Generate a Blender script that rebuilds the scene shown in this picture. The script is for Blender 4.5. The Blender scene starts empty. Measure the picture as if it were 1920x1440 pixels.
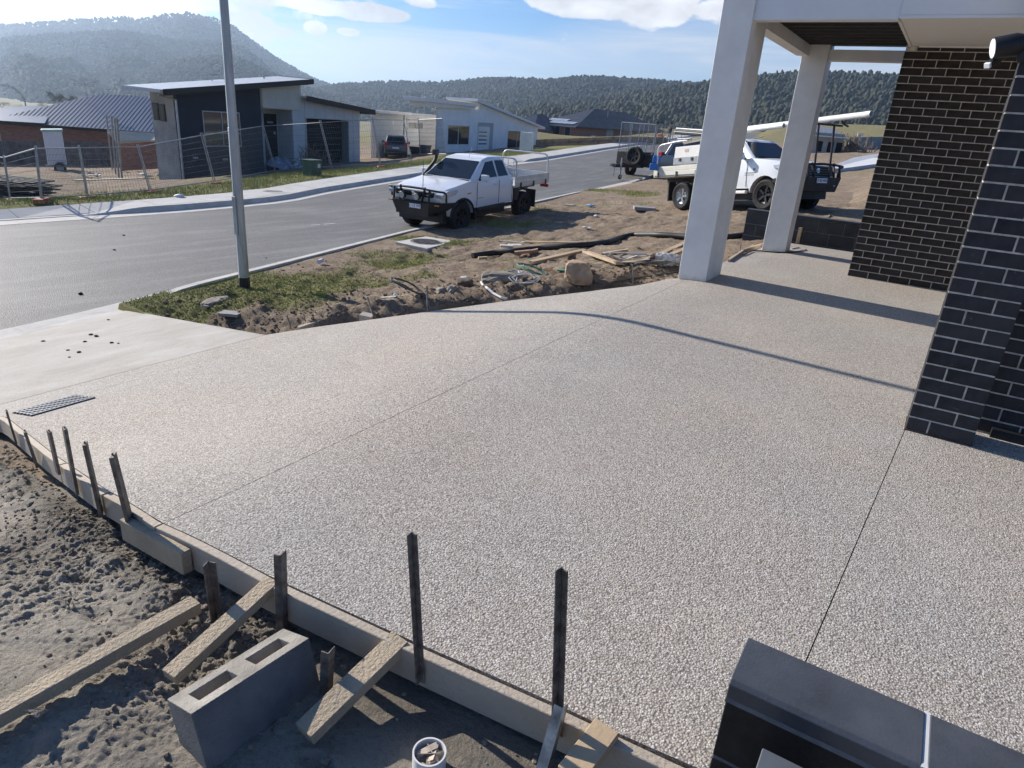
import bpy, bmesh, math, random
import numpy as np
from mathutils import Vector, Matrix, Euler, noise as mnoise
random.seed(7); rng=np.random.RandomState(11)
S=bpy.context.scene; COL=S.collection
R_=math.radians
# ---------------------------------------------------------------- camera
FPX=1266.75
_a,_b,_c=-.5314,.3733,-.0772
_f=np.array([math.sin(_a)*math.cos(_b),math.cos(_a)*math.cos(_b),-math.sin(_b)])
_r=np.array([math.cos(_a),-math.sin(_a),0.]); _d=np.cross(_f,_r)
CR=np.stack([math.cos(_c)*_r+math.sin(_c)*_d,-math.sin(_c)*_r+math.cos(_c)*_d,_f],1)
CH=1.6
cam=bpy.data.cameras.new('camera'); camo=bpy.data.objects.new('camera',cam); COL.objects.link(camo)
cam.sensor_width=36; cam.lens=36*FPX/1920; cam.clip_start=.05; cam.clip_end=20000
_m=np.eye(4); _m[:3,0]=CR[:,0]; _m[:3,1]=-CR[:,1]; _m[:3,2]=-CR[:,2]; _m[2,3]=CH
camo.matrix_world=Matrix(_m.tolist()); S.camera=camo
# ---------------------------------------------------------------- light
SUN_AZ=math.radians(274.0)   # clockwise from +Y
SUN_EL=math.radians(27.0)
sd=Vector((math.sin(SUN_AZ)*math.cos(SUN_EL),math.cos(SUN_AZ)*math.cos(SUN_EL),math.sin(SUN_EL)))
sun=bpy.data.lights.new('sun','SUN'); sun.energy=5.0; sun.angle=R_(.53); sun.color=(1,.925,.83)
suno=bpy.data.objects.new('sun',sun); COL.objects.link(suno); suno.rotation_euler=sd.to_track_quat('Z','Y').to_euler()
W=bpy.data.worlds.new('World'); S.world=W; W.use_nodes=True
nt=W.node_tree; nt.nodes.clear()
def N(t,ty,**k):
    n=t.nodes.new(ty)
    for a,v in k.items(): setattr(n,a,v)
    return n
def vmath(t,op,a,b=None):
    n=N(t,'ShaderNodeMath',operation=op)
    for i,v in enumerate((a,b)):
        if v is None: continue
        if isinstance(v,(int,float)): n.inputs[i].default_value=v
        else: t.links.new(v,n.inputs[i])
    return n.outputs[0]
sky=N(nt,'ShaderNodeTexSky',sky_type='NISHITA'); sky.sun_disc=False; sky.sun_elevation=SUN_EL; sky.sun_rotation=SUN_AZ
sky.air_density=1.0; sky.dust_density=.35; sky.ozone_density=2.5; sky.altitude=50
tc=N(nt,'ShaderNodeTexCoord'); sep=N(nt,'ShaderNodeSeparateXYZ'); nt.links.new(tc.outputs['Generated'],sep.inputs[0])
zc=vmath(nt,'MAXIMUM',sep.outputs[2],.02)
def dirpx(px,py):
    v=CR@np.array([px-960.,py-720.,FPX]); return v/np.linalg.norm(v)
def cloudcoord(sx,sy,sz):   # stretched direction coordinates
    m=N(nt,'ShaderNodeMapping'); nt.links.new(tc.outputs['Generated'],m.inputs[0]); m.inputs['Scale'].default_value=(sx,sy,sz); return m.outputs[0]
def noise(t,vec,scale,detail=5,rough=.55,dist=0):
    n=N(t,'ShaderNodeTexNoise'); n.inputs['Scale'].default_value=scale; n.inputs['Detail'].default_value=detail
    n.inputs['Roughness'].default_value=rough; n.inputs['Distortion'].default_value=dist
    if vec is not None: t.links.new(vec,n.inputs['Vector'])
    return n.outputs[0]
def ramp(t,fac,stops):
    n=N(t,'ShaderNodeValToRGB'); e=n.color_ramp.elements
    while len(e)<len(stops): e.new(.5)
    for i,(p,c) in enumerate(stops):
        e[i].position=p; e[i].color=(c,c,c,1) if isinstance(c,(int,float)) else (*c,1)
    t.links.new(fac,n.inputs[0]); return n.outputs[0]
def blob(px,py,wx,wy,edge=.5):
    # soft ellipse round the direction seen at a pixel: azimuth/elevation distance in units of (wx,wy) radians
    d=dirpx(px,py); az=math.atan2(d[0],d[1]); el=math.asin(d[2])
    A=vmath(nt,'ARCTAN2',sep.outputs[0],sep.outputs[1]); E=vmath(nt,'ARCSINE',sep.outputs[2])
    a=vmath(nt,'DIVIDE',vmath(nt,'SUBTRACT',A,az),wx); e=vmath(nt,'DIVIDE',vmath(nt,'SUBTRACT',E,el),wy)
    r2=vmath(nt,'ADD',vmath(nt,'MULTIPLY',a,a),vmath(nt,'MULTIPLY',e,e))
    n=N(nt,'ShaderNodeMath',operation='SUBTRACT',use_clamp=True); n.inputs[0].default_value=1; nt.links.new(r2,n.inputs[1]); return n.outputs[0]
# cirrus veil, low and streaked; cumulus puffs
cir=noise(nt,cloudcoord(1.1,1.1,8),2.6,7,.55,.6)
cirm=ramp(nt,noise(nt,cloudcoord(1.3,1.3,14),3.4,8,.6,.8),[(.45,0),(.62,1)])
elv=vmath(nt,'ARCSINE',sep.outputs[2])
band=ramp(nt,elv,[(0.0,.8),(.10,1.0),(.17,.7),(.24,.12),(.5,.3)])
def noise_add(n1,b,k=1.0):
    # blob shape with a ragged edge
    s=vmath(nt,'ADD',vmath(nt,'MULTIPLY',b,k),n1); return s
puff=noise(nt,cloudcoord(1,1,1.6),11,6,.6,.25)
pm=None
for (px,py,wx,wy,k) in [(90,5,.20,.10,.9),(30,40,.12,.05,.8),(560,3,.075,.012,.62),(610,14,.05,.012,.6),(690,24,.075,.014,.62),(465,50,.045,.026,.6),(500,58,.05,.012,.45),(590,52,.02,.010,.5),(655,60,.02,.006,.5),(790,5,.03,.010,.45),(1120,-15,.13,.035,.85),(1230,-5,.07,.045,.75),(1340,20,.05,.02,.4),(150,-160,.4,.12,.6),(900,-260,.5,.12,.5),(1600,-200,.4,.12,.5)]:
    b=vmath(nt,'MULTIPLY',blob(px,py,wx,wy),k)
    pm=b if pm is None else vmath(nt,'MAXIMUM',pm,b)
pf=ramp(nt,noise_add(puff,pm),[(.0,0),(.70,0),(.80,1)])
pshade=ramp(nt,noise(nt,cloudcoord(1,1,2.2),9,5,.55),[(.38,.62),(.62,1.0)])
# wide veil blobs
vm=None
for (px,py,wx,wy,k) in [(760,125,.30,.05,1.0),(1000,118,.30,.035,.85),(1300,95,.22,.045,.8),(1500,110,.3,.04,.7),(-60,60,.40,.2,.7)]:
    b=vmath(nt,'MULTIPLY',blob(px,py,wx,wy),k); vm=b if vm is None else vmath(nt,'MAXIMUM',vm,b)
veil=N(nt,'ShaderNodeMath',operation='MULTIPLY',use_clamp=True)
nt.links.new(vmath(nt,'ADD',vmath(nt,'MULTIPLY',vm,1.1),vmath(nt,'MULTIPLY',vmath(nt,'MULTIPLY',cirm,band),.55)),veil.inputs[0])
nt.links.new(ramp(nt,cir,[(.3,.35),(.6,1.0)]),veil.inputs[1])
SKYS=.058
def mixc(t,f,a,b):
    n=N(t,'ShaderNodeMix',data_type='RGBA'); n.clamp_factor=True
    for sock,v in ((n.inputs[0],f),(n.inputs[6],a),(n.inputs[7],b)):
        if isinstance(v,(int,float)): sock.default_value=v
        elif isinstance(v,tuple): sock.default_value=(*v,1)
        else: t.links.new(v,sock)
    return n.outputs[2]
hz=ramp(nt,elv,[(0.0,.62),(.06,.25),(.13,.04),(.40,.0)])
tint=N(nt,'ShaderNodeMix',data_type='RGBA',blend_type='MULTIPLY'); tint.inputs[0].default_value=1; nt.links.new(sky.outputs[0],tint.inputs[6]); tint.inputs[7].default_value=(.56,.98,1.50,1)
c0=mixc(nt,hz,tint.outputs[2],(6.6,8.2,10.2))
c1=mixc(nt,vmath(nt,'MULTIPLY',veil.outputs[0],.8),c0,(9.2,9.8,10.6))
sh=N(nt,'ShaderNodeMix',data_type='RGBA',blend_type='MULTIPLY'); sh.inputs[0].default_value=1
sh.inputs[6].default_value=(13.5,13.5,13.6,1); nt.links.new(pshade,sh.inputs[7])
c2=mixc(nt,vmath(nt,'MULTIPLY',pf,.97),c1,sh.outputs[2])
bg=N(nt,'ShaderNodeBackground'); bg.inputs[1].default_value=SKYS; nt.links.new(c2,bg.inputs[0])
wo=N(nt,'ShaderNodeOutputWorld'); nt.links.new(bg.outputs[0],wo.inputs[0])
vs=S.view_settings; vs.view_transform='Standard'; vs.look='None'; vs.exposure=0.58; vs.gamma=1; vs.use_curve_mapping=False
S.render.engine='CYCLES'
try:
    S.cycles.volume_bounces=1; S.cycles.max_bounces=6
except Exception: pass
# ---------------------------------------------------------------- pixel -> world helpers
CAMP=np.array([0,0,CH])
def ray(px,py): return CR@np.array([px-960.,py-720.,FPX])
def onz(px,py,z):
    r=ray(px,py); return CAMP+(z-CH)/r[2]*r
def onax(px,py,ax,v):
    r=ray(px,py); return CAMP+(v-CAMP[ax])/r[ax]*r
def proj(p):
    v=CR.T@(np.array(p,float)-CAMP); return np.array([960+FPX*v[0]/v[2],720+FPX*v[1]/v[2]])
# ---------------------------------------------------------------- terrain
_ky=[-30,-5,3.0,3.7,4.5,5.5,6.9,9,12.1,14.7,19.2,23.7,30.8,60,120]
_kx=[-7.2,-7.6,-8.0,-8.1,-8.27,-8.52,-8.85,-9.4,-10.2,-10.65,-10.98,-11.3,-11.7,-16.5,-26]
_fy=[-30,0,6.3,8,10,13,15.7,18.8,22,25.5,34,45.5,56.3,64.6,120]
_fx=[-15,-15.1,-15.3,-15.35,-15.5,-16,-16.8,-17.4,-18,-18.55,-19.2,-20.9,-22.1,-23.3,-32]
_zy=[-30,3,7,12,14,18,26,40,58,80,120]
_zz=[-.93,-.93,-.97,-1.05,-1.06,-.93,-.68,-.17,.5,1.2,2.2]
def kx(y): return np.interp(y,_ky,_kx)
def fx(y): return np.interp(y,_fy,_fx)
def zr(y): return np.interp(y,_zy,_zz)
SX0,SLP=-2.45,.215
def zs(x):   # top of the exposed aggregate slab: level by the house, falling towards the street
    x=np.asarray(x,float); w=.55; u=np.clip((SX0+w-x)/(2*w),0,1)
    return np.where(x>SX0-w,-SLP*2*w*u*u/2,-SLP*(SX0-x))
def rbf_fit(P):
    P=np.array(P,float); X=P[:,:2]; d=np.hypot(X[:,None,0]-X[None,:,0],X[:,None,1]-X[None,:,1])
    n=len(P); A=np.zeros((n+3,n+3)); A[:n,:n]=d+np.eye(n)*1e-3; A[:n,n]=1; A[:n,n+1:n+3]=X; A[n,:n]=1; A[n+1:n+3,:n]=X.T
    b=np.zeros(n+3); b[:n]=P[:,2]; w=np.linalg.solve(A,b); return X,w
def rbf_eval(M,x,y):
    X,w=M; sh=x.shape; x=x.ravel(); y=y.ravel(); out=np.empty(len(x))
    for i in range(0,len(x),20000):
        xs=x[i:i+20000];ys=y[i:i+20000]
        d=np.hypot(xs[:,None]-X[None,:,0],ys[:,None]-X[None,:,1]); out[i:i+20000]=d@w[:len(X)]+w[-3]+w[-2]*xs+w[-1]*ys
    return out.reshape(sh)
PR=[]
for y in (-25,-12,-5,0,2,3.5,5,6.5,8,10,12,14,16,18,21,24,28,33,40,50,70,100): PR.append((kx(y)+.02,y,zr(y)+.10))
for x in (-5.9,-5.2,-4.4,-3.6,-2.8,-2.0,-1,0,1.5,3.5):
    for y in (-6,-2,.2,1.2,2.5,4.0): PR.append((x,y,float(zs(x))-.16))
for x,y in ((-4.5,5.2),(-3.6,5.6),(-3,6.2),(-2,6.5),(0,7),(2,7),(-1,9.5),(-1,11),(2,11),(3.5,5),(3.5,9)): PR.append((x,y,float(zs(x))-.16))
PR+=[(-6.6,5.2,-.80),(-7.4,5.9,-.86),(-6.0,5.9,-.62),(-5.0,6.2,-.45),(-4.2,6.9,-.33),(-3.5,7.6,-.2),(-2.9,8.6,-.12),(-7.5,7.5,-.88),(-6,8,-.66),(-8,10,-.9),(-5,10,-.5),(-3,10.5,-.12),
 (-8.5,13,-.92),(-6,13.5,-.6),(-3.2,13,-.12),(-1,13,0),(2,13,.05),(-9,16,-.88),(-5.9,18.4,-.36),(-3.4,16.7,.0),(-4.6,17.6,-.17),(-2.5,18,.12),(-.5,17,.15),(2,17,.2),(-7,24,-.3),(-3,24,.2),(-5.1,20,-.1),(1,22,.25),(-9.5,20,-.75),(-7,30,.0),(0,30,.9),(6,26,.9),(8,16,.4),(8,5,0),(8,-5,0),
 (-8,45,.8),(2,45,1.6),(15,40,1.8),(-8,70,1.6),(10,80,3),(40,60,3),(0,130,5),(60,120,7),(-20,120,4),(0,-30,0),(20,-20,0),(25,10,.3),
 (0,400,12),(200,350,15),(250,100,10),(250,-100,5),(0,-300,0),(-100,-300,-3),(-60,300,8)]
PL=[]
for y in (-25,-10,0,5,8,11,14,17,20,24,30,36,45,55,70,100): PL.append((fx(y)-.02,y,zr(y)+.11)); PL.append((fx(y)-1.7,y,zr(y)+.13))
PL+=[(-20,4,-1.2),(-20,10,-1.15),(-20.5,15,-1.12),(-21.5,20,-1.0),(-22.5,25,-.85),(-24,32,-.5),(-25,10,-1.55),(-27,18,-1.75),(-29,24,-1.7),(-29,30,-1.5),(-27.5,40,-.5),(-30,5,-2.1),(-35,15,-2.4),(-42,20,-2.8),(-38,34,-2.0),(-45,45,-2.0),(-35,48,-.6),(-34,60,.2),(-60,30,-3.6),(-50,5,-3.2),(-45,-10,-3),(-30,-15,-2),(-60,60,-2.5),(-45,75,.5),(-60,95,0),(-35,90,1.2),
 (-100,50,-6),(-100,0,-6),(-120,100,-5),(-60,150,2),(-250,0,-16),(-250,150,-15),(-200,300,-12),(-100,-100,-6),(-80,400,0),(-400,-200,-22),(-400,100,-24),(-350,400,-18)]
PL=[p for p in PL if not (-48<p[0]<-24.9 and 4<p[1]<62)]
for px,py,z in [(20,378,-1.2),(78,378,-1.18),(165,373,-1.15),(283,362,-1.13),(403,346,-1.12),(518,326,-1.02),(623,318,-1.0),(714,314,-.95),(838,296,-.85),
   (100,345,-2.0),(30,330,-2.6),(120,320,-2.95),(200,318,-3.0),(300,322,-2.85),(230,343,-1.95),(345,342,-1.98),(430,330,-1.95),(560,305,-1.75),(674,304,-1.55),(100,296,-3.5),(250,293,-3.4),(20,296,-3.6),
   (760,298,-1.1),(819,288,-.92),(900,283,-.75),(1005,275,-.35),(1010,274,-.4),(1080,272,-.6),(1150,270,-.7),(700,285,-1.6),(1050,268,-1.0),(1200,268,-.7)]:
    p=onz(px,py,z); PL.append((p[0],p[1],z))
MR,ML=rbf_fit(PR),rbf_fit(PL)
def T(x,y):
    x=np.atleast_1d(np.asarray(x,float)); y=np.atleast_1d(np.asarray(y,float)); q=np.minimum(1,430/np.maximum(np.hypot(x,y),1)); x=x*q; y=y*q
    zr_,k,f=zr(y),kx(y),fx(y)
    r=rbf_eval(MR,x,y); l=rbf_eval(ML,x,y)
    # cut bank and raised pad beyond the second ute
    d=np.hypot(x,y); az=np.arctan2(x,y)
    s=np.clip((d-20.0)/1.0,0,1); s=s*s*(3-2*s); w=np.clip((az+.10)/.05,0,1)*np.clip((35-d)/12,0,1)
    r=r+.55*s*w
    z=np.where(x>k-.0,r,np.where(x<f,l,zr_-.06))
    return z
def T1(x,y): return float(T(x,y)[0])
def hit(px,py,dz=0.0):
    r=ray(px,py); t=np.linspace(.0006,.09,1500)*1.0
    if r[2]<0: pass
    ts=np.geomspace(1.0,400,900)/np.hypot(r[0],r[1])
    P=CAMP[None]+ts[:,None]*r[None]
    g=P[:,2]-T(P[:,0],P[:,1])-dz
    i=np.argmax(g<0)
    if g[i]>=0: i=len(ts)-1
    if i==0: return P[0]
    a=g[i-1]/(g[i-1]-g[i]+1e-9); tt=ts[i-1]+(ts[i]-ts[i-1])*a
    p=CAMP+tt*r; return p
def topat(P,px,py):
    """point seen at (px,py) in the upright plane through P that faces the camera"""
    n=np.array([P[0],P[1],0.]); n/=np.linalg.norm(n); r=ray(px,py)
    t=(n@(np.array(P)-CAMP))/(n@r); return CAMP+t*r
def fbm(x,y,sc,oct=4,seed=0,rough=.5):
    """value noise, vectorised"""
    x=np.asarray(x)*sc; y=np.asarray(y)*sc; out=0; amp=1; tot=0
    for o in range(oct):
        xi=np.floor(x).astype(np.int64); yi=np.floor(y).astype(np.int64); u=x-xi; v=y-yi; u=u*u*u*(u*(u*6-15)+10); v=v*v*v*(v*(v*6-15)+10)
        def h(a,b):
            n=(a*374761393+b*668265263+(seed+o*101)*1442695041)&0x7fffffff
            n=((n^(n>>13))*1274126177)&0x7fffffff; return ((n^(n>>16))&0xffff)/65535.0
        out=out+amp*((h(xi,yi)*(1-u)+h(xi+1,yi)*u)*(1-v)+(h(xi,yi+1)*(1-u)+h(xi+1,yi+1)*u)*v); tot+=amp; amp*=rough; x=x*2.03+17.3; y=y*2.03-9.1
    return out/tot
# ---------------------------------------------------------------- materials
MATS={}
def mat(name,col,rough=.7,metal=0,var=.12,vscale=6,bump=0,bscale=60,coords='Object',spec=.5,col2=None,coat=0,trans=0,alpha=1,emit=None,detail=5):
    m=bpy.data.materials.new(name); m.use_nodes=True; t=m.node_tree; b=t.nodes['Principled BSDF']
    b.inputs['Roughness'].default_value=rough; b.inputs['Metallic'].default_value=metal; b.inputs['Specular IOR Level'].default_value=spec
    if coat: b.inputs['Coat Weight'].default_value=coat; b.inputs['Coat Roughness'].default_value=.06
    if trans: b.inputs['Transmission Weight'].default_value=trans
    if alpha<1: b.inputs['Alpha'].default_value=alpha
    if emit: b.inputs['Emission Color'].default_value=(*emit,1); b.inputs['Emission Strength'].default_value=1
    tc=N(t,'ShaderNodeTexCoord')
    if var or col2:
        c2=col2 or tuple(c*(1-2*var) for c in col); c1=col if col2 else tuple(min(1,c*(1+var)) for c in col)
        nz=noise(t,tc.outputs[coords],vscale,detail,.6)
        rc=ramp(t,nz,[(.3,c2),(.7,c1)]); t.links.new(rc,b.inputs['Base Color'])
        rr=ramp(t,nz,[(.3,min(1,rough+.08)),(.7,max(0,rough-.05))]); t.links.new(rr,b.inputs['Roughness'])
    else: b.inputs['Base Color'].default_value=(*col,1)
    if bump:
        bn=N(t,'ShaderNodeBump'); bn.inputs['Strength'].default_value=bump; bn.inputs['Distance'].default_value=.01
        t.links.new(noise(t,tc.outputs[coords],bscale,4,.6),bn.inputs['Height']); t.links.new(bn.outputs[0],b.inputs['Normal'])
    MATS[name]=m; return m
# ---------------------------------------------------------------- mesh builder
class MB:
    def __init__(s): s.v=[]; s.f=[]; s.mi=[]; s.cur=0
    def add(s,vs,fs,M=None):
        o=len(s.v)
        for p in vs:
            p=Vector(p); s.v.append(tuple(M@p) if M is not None else tuple(p))
        for f in fs: s.f.append(tuple(i+o for i in f)); s.mi.append(s.cur)
        return s
    def box(s,x0,x1,y0,y1,z0,z1,M=None):
        return s.add([(x0,y0,z0),(x1,y0,z0),(x1,y1,z0),(x0,y1,z0),(x0,y0,z1),(x1,y0,z1),(x1,y1,z1),(x0,y1,z1)],
          [(0,3,2,1),(4,5,6,7),(0,1,5,4),(1,2,6,5),(2,3,7,6),(3,0,4,7)],M)
    def bar(s,a,b,w,h=None,up=(0,0,1)):
        """rectangular bar from a to b, w across, h along up"""
        h=h or w; a=Vector(a);b=Vector(b); d=(b-a); L=d.length
        if L<1e-6: return s
        d.normalize(); u=Vector(up); 
        if abs(d.dot(u))>.98: u=Vector((1,0,0))
        r=d.cross(u).normalized(); u=r.cross(d).normalized()
        M=Matrix((( d.x,r.x,u.x,a.x),(d.y,r.y,u.y,a.y),(d.z,r.z,u.z,a.z),(0,0,0,1)))
        return s.box(0,L,-w/2,w/2,-h/2,h/2,M)
    def tube(s,pts,r,n=8,caps=True,closed=False):
        pts=[Vector(p) for p in pts]; k=len(pts); rs=r if isinstance(r,(list,tuple)) else [r]*k
        o=len(s.v); prev=None
        for i,p in enumerate(pts):
            t=(pts[min(i+1,k-1)]-pts[max(i-1,0)]); t.normalize()
            if prev is None:
                u=Vector((0,0,1)) if abs(t.z)<.9 else Vector((1,0,0))
                prev=t.cross(u).normalized()
            a=(prev-t*prev.dot(t)).normalized(); b=t.cross(a); prev=a
            for j in range(n):
                q=2*math.pi*j/n; s.v.append(tuple(p+(a*math.cos(q)+b*math.sin(q))*rs[i]))
        for i in range(k-1):
            for j in range(n):
                s.f.append((o+i*n+j,o+i*n+(j+1)%n,o+(i+1)*n+(j+1)%n,o+(i+1)*n+j)); s.mi.append(s.cur)
        if caps:
            s.f.append(tuple(o+j for j in reversed(range(n)))); s.mi.append(s.cur)
            s.f.append(tuple(o+(k-1)*n+j for j in range(n))); s.mi.append(s.cur)
        return s
    def prism(s,poly,y0,y1,M=None):
        """poly in (x,z), extruded along y"""
        n=len(poly); vs=[(x,y0,z) for x,z in poly]+[(x,y1,z) for x,z in poly]
        fs=[tuple(range(n)),tuple(reversed(range(n,2*n)))]+[(i,i+n,(i+1)%n+n,(i+1)%n) for i in range(n)]
        return s.add(vs,fs,M)
    def lathe(s,prof,n=24,M=None,a0=0,a1=2*math.pi):
        """profile (r,z) about z"""
        o=[];k=len(prof)
        for i in range(n):
            q=2*math.pi*i/n
            for r,z in prof: o.append((r*math.cos(q),r*math.sin(q),z))
        fs=[(i*k+j,((i+1)%n)*k+j,((i+1)%n)*k+j+1,i*k+j+1) for i in range(n) for j in range(k-1)]
        return s.add(o,fs,M)
    def mesh(s,name,smooth=None):
        me=bpy.data.meshes.new(name); me.from_pydata(s.v,[],s.f)
        if any(s.mi): me.polygons.foreach_set('material_index',s.mi)
        bm=bmesh.new(); bm.from_mesh(me); bmesh.ops.recalc_face_normals(bm,faces=bm.faces); bm.to_mesh(me); bm.free()
        if smooth:
            me.polygons.foreach_set('use_smooth',[True]*len(me.polygons)); me.set_sharp_from_angle(angle=R_(smooth))
        return me
    def build(s,name,m,parent=None,bevel=0,smooth=None,seg=2):
        me=s.mesh(name,smooth)
        for mm in (m if isinstance(m,(list,tuple)) else [m]): me.materials.append(mm)
        return link(name,me,parent,bevel,seg)
def link(name,me,parent=None,bevel=0,seg=2):
    o=bpy.data.objects.new(name,me); COL.objects.link(o)
    if parent is not None: o.parent=parent
    if bevel:
        b=o.modifiers.new('bevel','BEVEL'); b.width=bevel; b.segments=seg; b.limit_method='ANGLE'; b.angle_limit=R_(35)
        if seg>1: me.polygons.foreach_set('use_smooth',[True]*len(me.polygons)); b.harden_normals=True
    return o
def tag(o,label=None,cat=None,group=None,kind=None):
    if label: o['label']=label
    if cat: o['category']=cat
    if group: o['group']=group
    if kind: o['kind']=kind
    return o
def empty(name,loc,rz=0,label=None,cat=None,group=None,rot=None):
    o=bpy.data.objects.new(name,None); COL.objects.link(o); o.location=Vector([float(c) for c in loc])
    o.rotation_euler=rot if rot else (0,0,rz); o.empty_display_size=.2
    return tag(o,label,cat,group)
def grid_obj(name,X,Y,Z,mats,mask=None,attrs=None,smooth=True):
    ny,nx=X.shape; V=np.stack([X,Y,Z],-1).reshape(-1,3)
    ii=np.arange((ny)*(nx)).reshape(ny,nx)
    F=np.stack([ii[:-1,:-1],ii[:-1,1:],ii[1:,1:],ii[1:,:-1]],-1).reshape(-1,4)
    if mask is not None: F=F[mask.ravel()]
    me=bpy.data.meshes.new(name); me.vertices.add(len(V)); me.vertices.foreach_set('co',V.ravel())
    me.loops.add(len(F)*4); me.loops.foreach_set('vertex_index',F.ravel().astype(np.int32))
    me.polygons.add(len(F)); me.polygons.foreach_set('loop_start',np.arange(0,len(F)*4,4,dtype=np.int32)); 
    me.polygons.foreach_set('use_smooth',np.full(len(F),smooth))
    if attrs:
        for k,a in attrs.items():
            at=me.attributes.new(k,'FLOAT','POINT'); at.data.foreach_set('value',a.ravel().astype(np.float32))
    me.update(calc_edges=True); me.validate()
    for m in mats: me.materials.append(m)
    o=bpy.data.objects.new(name,me); COL.objects.link(o); return o
# ---------------------------------------------------------------- ground materials
def attr(t,name):
    n=N(t,'ShaderNodeAttribute'); n.attribute_name=name; return n.outputs['Fac']
def ground_mat():
    m=bpy.data.materials.new('ground'); m.use_nodes=True; t=m.node_tree; b=t.nodes['Principled BSDF']; b.inputs['Roughness'].default_value=.95; b.inputs['Specular IOR Level'].default_value=.2
    tc=N(t,'ShaderNodeTexCoord').outputs['Object']
    n1=noise(t,tc,1.3,8,.62); n2=noise(t,tc,34,6,.65); n3=noise(t,tc,7,6,.7)
    dirt=mixc(t,ramp(t,n1,[(.35,0),(.65,1)]),(.20,.145,.10),(.35,.265,.185))
    dirt=mixc(t,ramp(t,n3,[(.35,.0),(.7,.6)]),dirt,(.44,.365,.275))
    dirt=mixc(t,ramp(t,n2,[(.3,.65),(.55,0)]),dirt,(.075,.055,.04))
    dirt=mixc(t,ramp(t,noise(t,tc,2.4,7,.75),[(.40,.32),(.54,0)]),dirt,(.15,.105,.07)); dirt=mixc(t,ramp(t,noise(t,tc,15,6,.75),[(.42,.4),(.50,0)]),dirt,(.14,.10,.07)); dirt=mixc(t,ramp(t,noise(t,tc,5.5,7,.75),[(.56,0),(.66,.5)]),dirt,(.52,.45,.35))
    gr=mixc(t,n3,(.10,.115,.035),(.25,.25,.085)); gr=mixc(t,ramp(t,n2,[(.4,0),(.7,.7)]),gr,(.24,.20,.10))
    g=vmath(t,'ADD',attr(t,'grass'),vmath(t,'MULTIPLY',vmath(t,'SUBTRACT',n2,.5),.9))
    c=mixc(t,ramp(t,g,[(.42,0),(.62,1)]),dirt,gr)
    sand=mixc(t,ramp(t,n1,[(.35,0),(.65,1)]),(.32,.285,.235),(.49,.445,.37))
    sand=mixc(t,ramp(t,noise(t,tc,60,5,.7),[(.36,.35),(.5,0)]),sand,(.11,.092,.075))
    c=mixc(t,attr(t,'sand'),c,sand)
    dk=mixc(t,.6,c,(.045,.038,.032)); c=mixc(t,vmath(t,'MULTIPLY',attr(t,'wet'),1.0),c,dk)
    t.links.new(c,b.inputs['Base Color'])
    bn=N(t,'ShaderNodeBump'); bn.inputs['Strength'].default_value=1.0; bn.inputs['Distance'].default_value=.03
    t.links.new(vmath(t,'ADD',noise(t,tc,45,8,.7),vmath(t,'MULTIPLY',noise(t,tc,220,4,.6),.3)),bn.inputs['Height']); t.links.new(bn.outputs[0],b.inputs['Normal'])
    return m
GM=ground_mat()
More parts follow.
